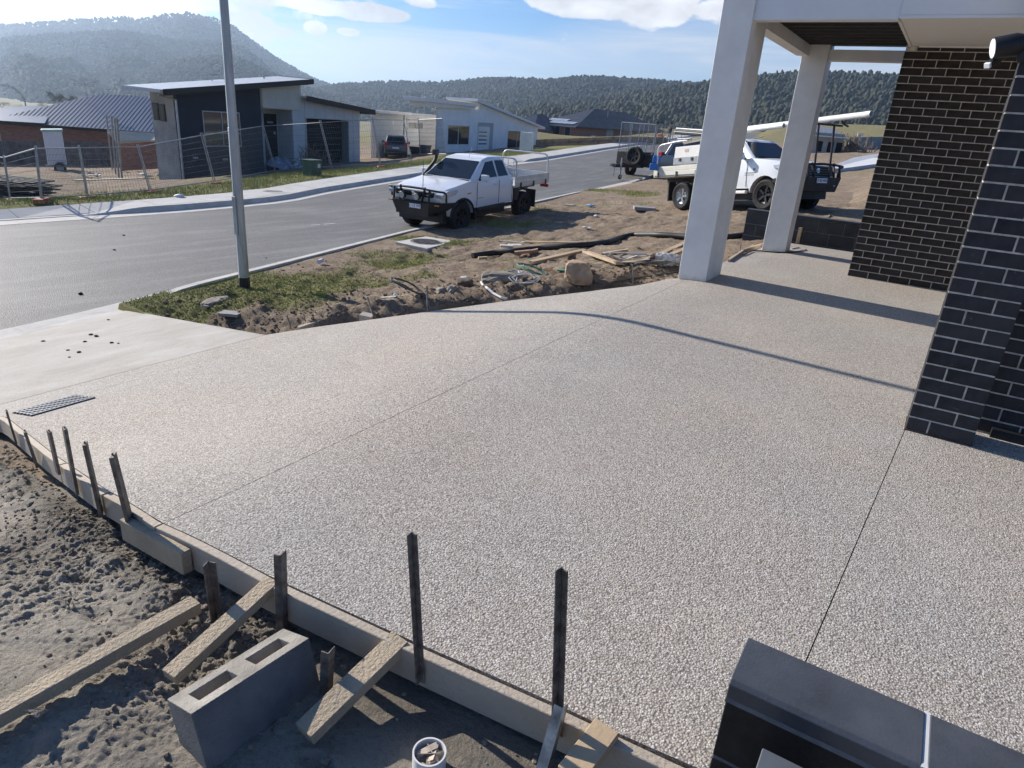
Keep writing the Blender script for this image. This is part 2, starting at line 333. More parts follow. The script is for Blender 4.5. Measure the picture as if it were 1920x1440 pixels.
def aggregate_mat():
    m=bpy.data.materials.new('exposed_aggregate'); m.use_nodes=True; t=m.node_tree; b=t.nodes['Principled BSDF']
    tc=N(t,'ShaderNodeTexCoord').outputs['Object']
    def vor(s,rnd=1.0,feat='F1'):
        n=N(t,'ShaderNodeTexVoronoi',feature=feat); n.inputs['Scale'].default_value=s; n.inputs['Randomness'].default_value=rnd; return n
    wob=N(t,'ShaderNodeVectorMath',operation='ADD'); nz=N(t,'ShaderNodeTexNoise'); nz.inputs['Scale'].default_value=60; t.links.new(tc,nz.inputs['Vector'])
    sc=N(t,'ShaderNodeVectorMath',operation='SCALE'); t.links.new(nz.outputs['Color'],sc.inputs[0]); sc.inputs['Scale'].default_value=.010
    t.links.new(tc,wob.inputs[0]); t.links.new(sc.outputs[0],wob.inputs[1])
    v=vor(132); t.links.new(wob.outputs[0],v.inputs['Vector'])
    v2=vor(78); t.links.new(wob.outputs[0],v2.inputs['Vector'])
    r=N(t,'ShaderNodeSeparateColor'); t.links.new(v.outputs['Color'],r.inputs[0])
    st=N(t,'ShaderNodeValToRGB'); e=st.color_ramp.elements
    pal=[(0,(.44,.38,.32)),(.16,(.60,.55,.49)),(.34,(.67,.63,.58)),(.5,(.50,.44,.38)),(.62,(.72,.69,.64)),(.76,(.40,.37,.355)),(.88,(.57,.48,.40)),(.96,(.63,.60,.57))]
    while len(e)<len(pal): e.new(.5)
    for i,(p,c) in enumerate(pal): e[i].position=p; e[i].color=(*c,1)
    st.color_ramp.interpolation='CONSTANT'; t.links.new(r.outputs[0],st.inputs[0])
    stone=ramp(t,v.outputs['Distance'],[(.34,1),(.56,0)])
    gap_shade=ramp(t,v.outputs['Distance'],[(.46,0),(.76,1)])  # gaps darkened in colour to stand for the stones' small shadows
    v2s=ramp(t,v2.outputs['Distance'],[(.20,1),(.42,0)])
    mort=mixc(t,noise(t,tc,9,4),(.36,.33,.29),(.48,.445,.395))
    mort=mixc(t,vmath(t,'MULTIPLY',v2s,.55),mort,(.52,.48,.43))
    c=mixc(t,stone,mort,st.outputs[0]); c=mixc(t,vmath(t,'MULTIPLY',gap_shade,vmath(t,'SUBTRACT',1.0,vmath(t,'MULTIPLY',v2s,.7))),c,(.20,.18,.16))
    r2=N(t,'ShaderNodeSeparateColor'); t.links.new(v2.outputs['Color'],r2.inputs[0]); c=mixc(t,vmath(t,'MULTIPLY',v2s,ramp(t,r2.outputs[0],[(.45,0),(.5,1)])),c,mixc(t,ramp(t,r2.outputs[1],[(.3,0),(.7,1)]),(.36,.33,.30),(.68,.66,.62)))
    c=mixc(t,ramp(t,noise(t,tc,34,3,.6),[(.35,.34),(.55,0)]),c,(.24,.22,.20))
    big=noise(t,tc,.9,5,.6); mid=noise(t,tc,3.2,5,.6)
    # cement haze left on parts of the surface
    c=mixc(t,vmath(t,'MULTIPLY',ramp(t,big,[(.45,0),(.68,.22)]),ramp(t,mid,[(.35,.4),(.6,1)])),c,(.62,.58,.52))
    warm=N(t,'ShaderNodeMix',data_type='RGBA',blend_type='MULTIPLY'); warm.inputs[0].default_value=1; t.links.new(c,warm.inputs[6])
    t.links.new(mixc(t,ramp(t,noise(t,tc,.55,4,.6),[(.38,0),(.62,1)]),(.935,.90,.86),(.88,.89,.885)),warm.inputs[7]); t.links.new(warm.outputs[2],b.inputs['Base Color'])
    b.inputs['Roughness'].default_value=.8; b.inputs['Specular IOR Level'].default_value=.22
    bn=N(t,'ShaderNodeBump'); bn.inputs['Strength'].default_value=.7; bn.inputs['Distance'].default_value=.004
    h=vmath(t,'ADD',vmath(t,'MULTIPLY',vmath(t,'SUBTRACT',1.0,v.outputs['Distance']),1.0),vmath(t,'MULTIPLY',vmath(t,'SUBTRACT',1.0,v2.outputs['Distance']),.35))
    t.links.new(h,bn.inputs['Height']); t.links.new(bn.outputs[0],b.inputs['Normal'])
    return m
AGG=aggregate_mat()
def asphalt_mat():
    m=bpy.data.materials.new('asphalt'); m.use_nodes=True; t=m.node_tree; b=t.nodes['Principled BSDF']; b.inputs['Roughness'].default_value=.68; b.inputs['Specular IOR Level'].default_value=.4
    tc=N(t,'ShaderNodeTexCoord').outputs['Object']
    v=N(t,'ShaderNodeTexVoronoi'); v.inputs['Scale'].default_value=70; t.links.new(tc,v.inputs['Vector'])
    s=N(t,'ShaderNodeSeparateColor'); t.links.new(v.outputs['Color'],s.inputs[0])
    c=mixc(t,s.outputs[0],(.078,.076,.074),(.215,.208,.198))
    mp=N(t,'ShaderNodeMapping'); mp.inputs['Scale'].default_value=(1.2,.16,1); mp.inputs['Rotation'].default_value=(0,0,-.08); t.links.new(tc,mp.inputs[0])
    st=noise(t,mp.outputs[0],2.2,6,.65)
    c=mixc(t,ramp(t,st,[(.35,.5),(.65,0)]),c,(.092,.09,.088)); c=mixc(t,ramp(t,st,[(.5,0),(.72,.42)]),c,(.27,.265,.25))
    c=mixc(t,ramp(t,noise(t,tc,.5,4),[(.5,0),(.7,.35)]),c,(.23,.225,.21))
    t.links.new(c,b.inputs['Base Color'])
    bn=N(t,'ShaderNodeBump'); bn.inputs['Strength'].default_value=.5; bn.inputs['Distance'].default_value=.006
    t.links.new(v.outputs['Distance'],bn.inputs['Height']); t.links.new(bn.outputs[0],b.inputs['Normal']); return m
ASP=asphalt_mat()
def concrete_mat(name,c0,c1,stain=(.2,.17,.13),sc=1.0,bump=.25):
    m=bpy.data.materials.new(name); m.use_nodes=True; t=m.node_tree; b=t.nodes['Principled BSDF']; b.inputs['Roughness'].default_value=.85
    tc=N(t,'ShaderNodeTexCoord').outputs['Object']
    mp=N(t,'ShaderNodeMapping'); mp.inputs['Scale'].default_value=(2.5,.8,1); t.links.new(tc,mp.inputs[0])
    a=noise(t,mp.outputs[0],1.6*sc,8,.65); c=mixc(t,ramp(t,a,[(.3,0),(.7,1)]),c0,c1)
    c=mixc(t,ramp(t,noise(t,tc,1.1*sc,5,.7,.8),[(.52,0),(.72,.55)]),c,stain)
    c=mixc(t,ramp(t,noise(t,tc,90*sc,3,.7),[(.35,.35),(.5,0)]),c,tuple(x*.55 for x in c0))
    t.links.new(c,b.inputs['Base Color'])
    bn=N(t,'ShaderNodeBump'); bn.inputs['Strength'].default_value=bump; bn.inputs['Distance'].default_value=.004
    t.links.new(noise(t,tc,120,4,.7),bn.inputs['Height']); t.links.new(bn.outputs[0],b.inputs['Normal']); return m
CONC=concrete_mat('broomed_concrete',(.36,.33,.285),(.50,.47,.42),(.32,.28,.22))
PATH=concrete_mat('path_concrete',(.44,.43,.41),(.58,.57,.54),(.36,.33,.29))
KERB=concrete_mat('kerb_concrete',(.44,.42,.38),(.60,.58,.54),(.30,.27,.22),2)
WHITE=mat('painted_render_white',(.80,.78,.74),.75,var=.045,vscale=4,bump=.35,bscale=130)
# ---------------------------------------------------------------- slab
def slabhit(px,py):
    P=onz(px,py,0)
    for i in range(80):
        z=float(zs(P[0])); P=.6*P+.4*onz(px,py,z)
    return P
FE=[slabhit(*p) for p in [(497,628),(600,612),(690,600),(820,582),(960,563),(1100,547),(1200,535),(1262,521)]]
FE_x=[p[0] for p in FE]; FE_y=[p[1] for p in FE]
NE=[slabhit(*p) for p in [(15,783),(100,850),(200,918),(300,978),(520,1088),(775,1206),(1050,1328),(1280,1436)]]
NE_x=[-9]+[p[0] for p in NE]+[.35,4]; NE_y=[NE[0][1]+.15]+[p[1] for p in NE]+[NE[-1][1]+.06,NE[-1][1]+.06]
XL=FE[0][0]      # joint against the crossover
print('XL',XL,FE_y,NE_x,NE_y)
def yfar(x): 
    return np.where(np.asarray(x)>-2.336,12.2,np.interp(x,FE_x,FE_y))
def ynear(x): return np.interp(x,NE_x,NE_y)
def slab_panel(x0,x1,name,parent,n=30,ya=None,yb=None):
    us=np.linspace(0,1,n); mb=MB(); k=14; rows=[]
    for u in us:
        xa=.1 if x0=='JB' else x0; xb=.1 if x1=='JB' else x1; x=xa+(xb-xa)*u
        a=float(ynear(x)) if ya is None else ya; b=float(yfar(x)) if yb is None else yb; row=[]
        for j in range(k):
            y=a+(b-a)*j/(k-1)
            if x0=='JB' or x1=='JB':
                A_=JB(y)+g if x0=='JB' else x0; B_=JB(y)-g if x1=='JB' else x1; x=A_+(B_-A_)*u
            row.append((x,y,float(zs(x))))
        rows.append(row)
    V=[p for r in rows for p in r]; F=[(i*k+j,(i+1)*k+j,(i+1)*k+j+1,i*k+j+1) for i in range(n-1) for j in range(k-1)]
    B=len(V); V2=[(x,y,z-.10) for x,y,z in V]; V+=V2
    rim=[i*k for i in range(n)]+[(n-1)*k+j for j in range(1,k)]+[i*k+k-1 for i in range(n-2,-1,-1)]+[j for j in range(k-2,0,-1)]
    for i in range(len(rim)):
        a,b2=rim[i],rim[(i+1)%len(rim)]; F.append((a,b2,b2+B,a+B))
    mb.add(V,F); return mb.build(name,AGG,parent)
slab=tag(empty('driveway_slab',(0,0,0)),kind='structure')
J2=slabhit(540,633)[0]
g=.0022
slab_panel(XL+.006,J2-g,'slab_panel',slab,8)
slab_panel(J2+g,-2.335-g,'slab_panel',slab,30)
JB=lambda y: 0.15+(y-4.49)*.063
slab_panel(-2.335+g,'JB','slab_panel',slab,24)
slab_panel('JB',3.6,'slab_panel',slab,10)
jm=mat('joint_filler',(.03,.028,.025),.9,var=0)
jb=MB()
for x in (J2,-2.335):
    jb.box(x-g,x+g,float(ynear(x)),float(yfar(x-.01))-.01,float(zs(x))-.03,float(zs(x))-.009)
jb.bar((JB(1.42),1.42,-.02),(JB(4.6),4.6,-.02),
.008,.02)
jb.build('joint_filler',jm,slab)
# strip drain grate let into the slab
gp=[slabhit(*p) for p in [(40,778),(145,748),(182,749),(80,782)]]
gx0,gx1=min(p[0] for p in gp),max(p[0] for p in gp)
print('grate',gp)
# crossover apron
def zap(x): return np.interp(x,[-9.5,-8.15,XL],[-.93,-.905,float(zs(XL))])
def aphit(px,py):
    P=onz(px,py,-.8)
    for i in range(80): P=.5*P+.5*onz(px,py,float(zap(P[0])))
    return P
AC=aphit(247,583); print('apron corner',AC,XL)
ap=tag(MB().build('x',CONC) if 0 else empty('crossover_apron',(0,0,0)),kind='structure')
xs=np.linspace(-8.35,XL-.004,16); V=[];k=22
for x in xs:
    y1=np.interp(x,[AC[0],XL],[AC[1],FE_y[0]]); y0=-9.0
    if x<AC[0]: y1=AC[1]
    for j in range(k): V.append((max(x,float(kx(y0+(y1-y0)*j/(k-1)))+.16),y0+(y1-y0)*j/(k-1),float(zap(x))))
n=len(xs);B=len(V);F=[(i*k+j,(i+1)*k+j,(i+1)*k+j+1,i*k+j+1) for i in range(n-1) for j in range(k-1)]
V+=[(x,y,z-.1) for x,y,z in V]
rim=[i*k for i in range(n)]+[(n-1)*k+j for j in range(1,k)]+[i*k+k-1 for i in range(n-2,-1,-1)]+[j for j in range(k-2,0,-1)]
F+=[(rim[i],rim[(i+1)%len(rim)],rim[(i+1)%len(rim)]+B,rim[i]+B) for i in range(len(rim))]
MB().add(V,F).build('apron_panel',CONC,ap)
# ---------------------------------------------------------------- terrain meshes
def under(x,y):
    """lower the soil beneath slab, apron and road furniture"""
    m1=(x>XL)&(x<3.6)&(y>ynear(x))&(y<yfar(x))
    a1=np.interp(x,[AC[0],XL],[AC[1],FE_y[0]])
    m2=(x<=XL)&(x>-8.3)&(y<a1-.03)&(y>-9)
    z=np.where(m1,zs(x)-.14,1e9); z=np.where(m2,zap(x)-.13,z); return z
def detail(x,y):
    """uneven dug soil on the verge between kerb and slab"""
    e=np.clip((x-kx(y)-.25)/.8,0,1)
    d=(fbm(x,y,.9,4,3)-.5)*.16+(fbm(x,y,4,4,5)-.5)*.13+(fbm(x,y,17,3,9)-.5)*.035
    ye=np.interp(x,FE_x,FE_y); s=y-ye; s=np.where(x>-2.34,x*0-9,s)
    tr=np.exp(-((s-.16)/.16)**2)*.17*(.5+fbm(x,y,2.2,2,44)); md=np.exp(-((s-.75)/.35)**2)*.10*(x<-3)
    rub=(s>0)&(s<1.4); ex=np.where(rub,(fbm(x,y,9,5,21,.65)-.5)*.09,0)
    fade=np.clip((24-y)/8,0,1)
    return e*fade*(d-tr+md+ex)
def grassmask(x,y):
    k=x-kx(y); f=np.clip(1-(k-1.6)/2.0,0,1)
    near=np.clip(1-np.hypot(x+7.4,y-5.6)/1.9,0,1)*1.5
    g=(fbm(x,y,.8,4,12)-.5)*1.6+.42*f+.085+near*.6
    ye=np.interp(x,FE_x,FE_y); g=g-np.clip(1-(y-ye)/.8,0,1)*.9*(x>-7)
    g=np.where(y>13,g-.12,g); g=np.where(x>-3,g-.3,g)
    return np.clip(g,0,1)
# fine verge patch
VX0,VX1,VY0,VY1=-11.6,-2.0,3.4,24.0
xs=np.linspace(VX0,VX1,241); ys=np.concatenate([np.linspace(3.4,11,241),np.linspace(11,24,160)[1:]])
X,Y=np.meshgrid(xs,ys); Z=T(X.ravel(),Y.ravel()).reshape(X.shape)+detail(X,Y); Z=np.minimum(Z,under(X,Y))
mk=((X[:-1,:-1]>kx(Y[:-1,:-1])-.05))
wet=np.clip((fbm(X,Y,3,3,31)-.45)*2.5,0,1)*np.exp(-((Y-np.interp(X,FE_x,FE_y)-.2)/.35)**2)  # darker soil in patches along the slab-edge trench
grid_obj('ground_verge',X,Y,Z,[GM],mask=mk,attrs={'grass':grassmask(X,Y),'sand':np.zeros_like(X),'wet':wet})['kind']='structure'
# fine sand bed outside the formwork
def sandz(x,y):
    z=zs(x)-.155; z=np.where(x<XL,np.minimum(z,zap(x)-.12)+.0,z)
    d=(fbm(x,y,1.6,3,2)-.5)*.05
    ca,sa_=math.cos(.5),math.sin(.5); xr=x*ca+y*sa_; yr=-x*sa_+y*ca
    big=fbm(xr,yr*1.8,3.1,3,71); d=d+(big-.5)*.03
    rough=np.clip((fbm(x,y,2.3,3,77)-.46)*5.5,.10,1)*np.clip(.45+1.2*np.exp(-((ynear(x)-.25-y)/.25)**2),0,1.3)
    ridg=1-np.abs(fbm(xr,yr*1.9,15,3,15)*2-1); d=d-(ridg**4)*.013*rough; d=d-(np.clip(fbm(xr*2.2,yr*13,1.0,3,19)-.55,0,1))*.05*(1-.5*rough)
    d=d+(fbm(x,y,30,5,33,.72)-.5)*.034*rough+(fbm(x,y,85,2,39)-.5)*.007
    # smooth slurry patch towards the right, by the pvc pipe
    sm=np.clip((x+1.55)/.35,0,1); d=d*(1-.72*sm)
    berm=np.exp(-((ynear(x)-.16-y)/.09)**2)*.028*(.3+1.4*fbm(x,y,8,3,55))*(1-sm*.6)
    return z+d+berm
pits=[(-2.6,.75),(-3.0,.98),(-2.35,.62),(-2.75,.52),(-3.3,.8),(-2.2,.93),(-1.95,.7),(-2.05,.45),(-3.5,1.05),(-2.5,1.02),(-1.1,.95)]
xs=np.concatenate([np.linspace(-6.2,-3.2,200),np.linspace(-3.2,.6,620)[1:]]); ys=np.concatenate([np.linspace(-.6,.3,60),np.linspace(.3,1.5,240)[1:]])
X,Y=np.meshgrid(xs,ys); Z=sandz(X,Y)
for (a,b) in pits:
    r2=((X-a)/.055)**2+((Y-b)/.032)**2; Z=Z-np.exp(-r2)*.028+np.exp(-((np.sqrt(r2)-1.5)/.4)**2)*.007
mk=(Y[:-1,:-1]<ynear(X[:-1,:-1])+.01)
sand_dark=np.clip((fbm(X,Y,1.7,4,91)-.48)*4,0,1)*.4; sand_dark=np.maximum(sand_dark,np.exp(-((ynear(X)-.12-Y)/.12)**2)*.75)  # damp patches, plus a darker band along the form boards
grid_obj('ground_sand',X,Y,Z,[GM],mask=mk,attrs={'grass':X*0,'sand':X*0+1,'wet':sand_dark})['kind']='structure'
# coarse land
def axis(lo,hi,dense0,dense1,step):
    a=list(np.arange(dense0,dense1+1e-6,step)); v=step; x=dense0
    L=[]
    while x>lo: v*=1.17; x-=v; L.append(x)
    x=dense1; v=step; Rr=[]
    while x<hi: v*=1.17; x+=v; Rr.append(x)
    return np.array(L[::-1]+a+Rr)
xs=axis(-3600,2600,-48,14,.5); ys=axis(-1500,3600,-8,72,.5)
xs=np.unique(np.concatenate([xs,[VX0,VX1,-6.2,.6]])); ys=np.unique(np.concatenate([ys,[VY0,VY1,-.6,1.5]]))
X,Y=np.meshgrid(xs,ys); Z=T(X.ravel(),Y.ravel()).reshape(X.shape)
Z=Z+np.where(X<fx(Y)-3.5,(fbm(X,Y,.5,4,8)-.5)*.35,0)*np.clip((60-np.hypot(X,Y))/20,0,1)+np.where((X>kx(Y)+1)&(Y>14),(fbm(X,Y,.9,4,8)-.5)*.16,0)
Z=np.minimum(Z,under(X,Y))
xc=(X[:-1,:-1]+X[1:,1:])/2; yc=(Y[:-1,:-1]+Y[1:,1:])/2
inV=(xc>VX0)&(xc<VX1)&(yc>VY0)&(yc<VY1); inS=(xc>-6.2)&(xc<.6)&(yc>-.6)&(yc<1.5)
Z=np.where(((X>VX0)&(X<VX1)&(Y>VY0)&(Y<VY1)),Z-.25,Z); Z=np.where(((X>-6.2)&(X<.6)&(Y>-.6)&(Y<1.5)),Z-.15,Z)
Z=np.where((X>fx(Y)-1.28)&(X<fx(Y)+.9),Z-.16,Z); Z=np.where((X>kx(Y)-.9)&(X<kx(Y)+.22)&(Y>VY1-.6),Z-.12,Z)
gm=np.where(X<fx(Y),np.where(X>fx(Y)-4.6,.75,.15+(fbm(X,Y,.25,4,61)-.5)*1.3),.1+(fbm(X,Y,.35,4,67)-.5)*1.2)
gm=np.where(np.hypot(X,Y)>75,.55,gm)
grid_obj('ground',X,Y,Z,[GM],attrs={'grass':np.clip(gm,0,1),'sand':X*0,'wet':X*0})['kind']='structure'
# ---------------------------------------------------------------- road, kerbs, footpath
def strip(name,fa,fb,za,zb,y0,y1,m,ny=120,nx=2,parent=None,th=0):
    ys=np.linspace(y0,y1,ny); mb=MB(); V=[];F=[]
    for y in ys:
        for j in range(nx):
            u=j/(nx-1); V.append((float(fa(y)*(1-u)+fb(y)*u),float(y),float(za(y)*(1-u)+zb(y)*u)))
    F=[(i*nx+j,i*nx+j+1,(i+1)*nx+j+1,(i+1)*nx+j) for i in range(ny-1) for j in range(nx-1)]
    mb.add(V,F); return mb.build(name,m,parent)
road=strip('road',lambda y:fx(y)+.42,lambda y:kx(y)-.27,lambda y:zr(y)+.004,lambda y:zr(y)+.004,-30,118,ASP,300,8); tag(road,kind='structure')
def kerb(name,sgn,fk,dip,y0,y1,gut=.42):
    """concrete kerb and channel following the street; dips where drives cross"""
    mb=MB(); ys=np.arange(y0,y1,.35); prof=[]
    for y in ys:
        k=float(fk(y)); z=float(zr(y)); h=.125*(1-dip(y))+.022*dip(y)
        prof.append([(k-sgn*gut,y,z-.06),(k-sgn*gut,y,z+.009),(k-sgn*.03,y,z-.012+.02),(k+sgn*.012,y,z+h-.01),(k+sgn*.03,y,z+h),(k+sgn*.15,y,z+h+.003),(k+sgn*.15,y,z-.08)])
    V=[p for r in prof for p in r]; n=len(prof[0]); F=[(i*n+j,i*n+j+1,(i+1)*n+j+1,(i+1)*n+j) for i in range(len(ys)-1) for j in range(n-1)]
    F+=[tuple(range(n)),tuple((len(ys)-1)*n+j for j in reversed(range(n)))]
    return tag(mb.add(V,F).build(name,KERB),kind='structure')
def sm(a,b,y): 
    t=min(1,max(0,(y-a)/(b-a))); return t*t*(3-2*t)
dipN=lambda y: 1-sm(AC[1]-.1,AC[1]+1.1,y)*(1-sm(22.5,23.5,y))-sm(29,30.2,y) if y<31 else 0
kerb('kerb',1,kx,lambda y:max(0,dipN(y)),-28,116,.27)
fd0=1-0
dipF=lambda y:(1-sm(7.6,9.3,y)) if y<12 else (sm(27.2,28.4,y)*(1-sm(31.6,32.8,y)))
kerb('kerb',-1,fx,dipF,-28,116)
PW=lambda v: float(np.interp(v,[6,8.5,13,25],[.50,.85,1.15,1.33]))
def path_panels():
    root=tag(empty('footpath',(0,0,0)),kind='structure'); y=-25.0
    while y<115:
        y2=y+1.5 if y<45 else y+4
        A=[(float(fx(v))-.155,v,float(zr(v))+.128-.10*dipF(v)) for v in (y+.006,y2-.006)]; B=[(float(fx(v))-PW(v),v,float(zr(v))+.15) for v in (y+.006,y2-.006)]
        mb=MB(); v=[A[0],A[1],B[1],B[0]]; v+=[(a,b,c-.08) for a,b,c in v]
        mb.add(v,[(0,1,2,3),(7,6,5,4),(0,4,5,1),(1,5,6,2),(2,6,7,3),(3,7,4,0)]).build('paving_panel',PATH,root); y=y2
path_panels()
# ================================================================ the house being finished
BRK=mat('charcoal_brick',(.026,.026,.030),.6,var=.35,vscale=9,bump=.35,bscale=90,spec=.3)
BRK2=mat('bounce_warmed_brick',(.030,.021,.015),.6,var=.4,vscale=9,bump=.3,bscale=90,spec=.25)  # charcoal brick, browned in colour to carry warm light bounced off the slab
def vary(m,k=.5,smear=(.30,.28,.25)):
    t=m.node_tree; b=t.nodes['Principled BSDF']; l=b.inputs['Base Color'].links[0].from_socket; oi=N(t,'ShaderNodeObjectInfo')
    c=mixc(t,vmath(t,'MULTIPLY',oi.outputs['Random'],k),l,tuple(1.9*x for x in (.030,.028,.030)))
    tcn=N(t,'ShaderNodeTexCoord').outputs['Generated']; ad=N(t,'ShaderNodeVectorMath',operation='ADD'); t.links.new(tcn,ad.inputs[0]); cx_=N(t,'ShaderNodeCombineXYZ'); t.links.new(vmath(t,'MULTIPLY',oi.outputs['Random'],50),cx_.inputs[0]); t.links.new(cx_.outputs[0],ad.inputs[1])
    c=mixc(t,ramp(t,noise(t,ad.outputs[0],2.6,6,.7),[(.62,0),(.74,.42)]),c,smear); t.links.new(c,b.inputs['Base Color'])
vary(BRK); vary(BRK2,.4,(.20,.17,.14))
MORT=mat('pale_mortar',(.60,.55,.47),.9,var=.2,vscale=20,bump=.3,bscale=150)
SOF=mat('soffit_sheet',(.74,.70,.64),.7,var=.02,vscale=2)
FASC=mat('fascia_sheet',(.72,.73,.74),.65,var=.03,vscale=2,bump=.08,bscale=120)
BLK=mat('black_powdercoat',(.014,.014,.016),.5,var=.1)
DECK=mat('dark_decking_underside',(.020,.019,.019),.6,var=.2,vscale=4)
house=empty('brick_house',(0,0,0),0,'charcoal brick house with white rendered porch posts beside the new driveway','house')
def brick_mesh(name,L,D,Hh,m):
    mb=MB(); b=.003
    x0,x1,y0,y1,z0,z1=-L/2,L/2,-D/2,D/2,-Hh/2,Hh/2
    # chamfered front and back arrises
    vs=[(x0+b,y0,z0+b),(x1-b,y0,z0+b),(x1-b,y0,z1-b),(x0+b,y0,z1-b),(x0,y0+b,z0),(x1,y0+b,z0),(x1,y0+b,z1),(x0,y0+b,z1),(x0,y1-b,z0),(x1,y1-b,z0),(x1,y1-b,z1),(x0,y1-b,z1),(x0+b,y1,z0+b),(x1-b,y1,z0+b),(x1-b,y1,z1-b),(x0+b,y1,z1-b)]
    fs=[(0,1,2,3)]+[(i,i+4,(i+1)%4+4,(i+1)%4) for i in range(4)]+[(i+4,i+8,(i+1)%4+8,(i+1)%4+4) for i in range(4)]+[(i+8,i+12,(i+1)%4+12,(i+1)%4+8) for i in range(4)]+[(15,14,13,12)]
    mb.add(vs,fs); me=mb.mesh(name); me.materials.append(m); return me
_bm={}
def lay_bricks(par,m,x0,x1,y,k0,k1,off,z0=0.012,D=.11,proud=.0,face=-1,mk=None):
    """stretcher bond on a wall face along x; y = face plane"""
    for k in range(k0,k1):
        z=z0+.086*k+.038; x=x0-(0 if (k+off)%2==0 else .12)
        while x<x1-.03:
            a=max(x,x0); b=min(x+.23,x1)
            if b-a>.04:
                key=(round(b-a,3),m.name)
                if key not in _bm: _bm[key]=brick_mesh('brick',b-a,D,.076,m)
                o=bpy.data.objects.new('brick',_bm[key]); COL.objects.link(o); o.parent=par
                o.location=((a+b)/2,y+D/2+rng.uniform(-.0012,.0012),z+rng.uniform(-.0008,.0008)); o.rotation_euler=(0,0,rng.uniform(-.003,.003))
            x+=.24
def mortar_body(name,x0,x1,y0,y1,z1,par):
    return MB().box(x0,x1,y0,y1,-.1,z1).build(name,MORT,par)
# far wall of the porch side
wf=mortar_body('wall',-.822+.004,1.6,9.867+.005,9.867+.115,2.735,house); wf['label']='wall of charcoal bricks, toned brown for bounced light, with cream mortar at the porch'
lay_bricks(wf,BRK2,-.822,.62,9.867,0,31,0,z0=.004)
# top course runs up under the soffit only
lay_bricks(wf,BRK2,-.70,.62,9.867,31,32,1,z0=.004)
# return face of that wall (end bricks) is covered by the stretcher ends; inner leaf
MB().box(-.70,1.6,9.99,12.4,-.1,2.75).build('inner_leaf',BRK,wf)
# near brick pier
NX,NY=.151,4.53
wp=mortar_body('pier',NX+.004,NX+.346,NY+.005,NY+.24,2.95,house); wp['label']='near brick pier with wide pale joints'
lay_bricks(wp,BRK,NX,NX+.35,NY,0,34,1,z0=.010)
lay_bricks(wp,BRK,NX,NX+.35,NY+.12,0,34,0,z0=.010)
MB().box(NX-.004,NX+.354,NY-.003,NY+.24,-.01,.008).build('flashing',mat('rust_flashing',(.10,.045,.03),.7,var=.2),wp)
# garage wall behind the pier
wb=mortar_body('garage_wall',NX+.36,2.6,4.835,4.95,2.95,house)
lay_bricks(wb,BRK,NX+.355,1.25,4.83,0,34,0,z0=.010)
MB().box(NX+.45,2.6,4.78,4.828,0.0,.055).build('door_threshold',BLK,wb)
# rendered posts
def post(x0,y0,sx,sy,z1,lab):
    o=MB().box(x0,x0+sx,y0,y0+sy,-.02,z1).build('porch_post',DIRTY,house,.006); o['label']=lab; return o
_t=WHITE.node_tree; _b=_t.nodes['Principled BSDF']; _l=_b.inputs['Base Color'].links[0].from_socket; _tc=N(_t,'ShaderNodeTexCoord').outputs['Object']; _s=N(_t,'ShaderNodeSeparateXYZ'); _t.links.new(_tc,_s.inputs[0])
DIRTY=WHITE.copy(); _t=DIRTY.node_tree; _b=_t.nodes['Principled BSDF']; _l=_b.inputs['Base Color'].links[0].from_socket; _tc=N(_t,'ShaderNodeTexCoord').outputs['Object']; _s=N(_t,'ShaderNodeSeparateXYZ'); _t.links.new(_tc,_s.inputs[0])
_g=vmath(_t,'ADD',vmath(_t,'MULTIPLY',_s.outputs[2],-4.0),noise(_t,_tc,11,6,.75)); _t.links.new(mixc(_t,ramp(_t,_g,[(.30,0),(.62,.5)]),_l,(.40,.33,.25)),_b.inputs['Base Color'])
post(-2.435,7.83,.33,.62,3.2,'nearer white rendered porch post')
post(-2.19,11.02,.345,.36,2.98,'farther white rendered porch post')
BZ=2.712
MB().box(-2.105,-.775,7.86,8.02,BZ,3.2).build('porch_beam',FASC,house,.004)
MB().box(-2.26,-2.10,8.452,11.03,BZ-.005,BZ+.135+.0).build('porch_beam',WHITE,house,.004)
MB().box(-1.843,-.70,11.06,11.22,2.66,2.80).build('porch_beam',WHITE,house,.004)
# deck boards over the porch, dark underside with joist lines
cl=MB().box(-2.26,-.71,7.9,11.25,2.862,2.90).build('porch_ceiling',DECK,house)
for i in range(11):
    y=8.10+i*.275
    MB().box(-2.09,-.72,y,y+.02,2.835,2.862).build('joist',mat('joist_edge',(.055,.052,.05),.6,var=.1) if i==0 else MATS['joist_edge'],cl)
# boxed eave: fascia panels + soffit
MB().box(-.772,3.0,7.84,7.858,2.745,3.3).build('fascia_panel',FASC,house)
MB().box(-.772,3.0,7.834,7.852,2.718,2.743).build('fascia_trim',FASC,house)
MB().box(-.760,3.0,7.854,9.86,2.720,2.742).build('soffit',SOF,house)
MB().box(-.790,-.762,8.0,9.866,2.712,2.86).build('soffit_end_board',SOF,house)
MB().box(-.69,3.0,9.835,9.862,2.705,2.719).build('soffit_bead',WHITE,house)
MB().box(.151,3.0,4.55,7.83,3.05,3.2).build('upper_floor_edge',FASC,house)
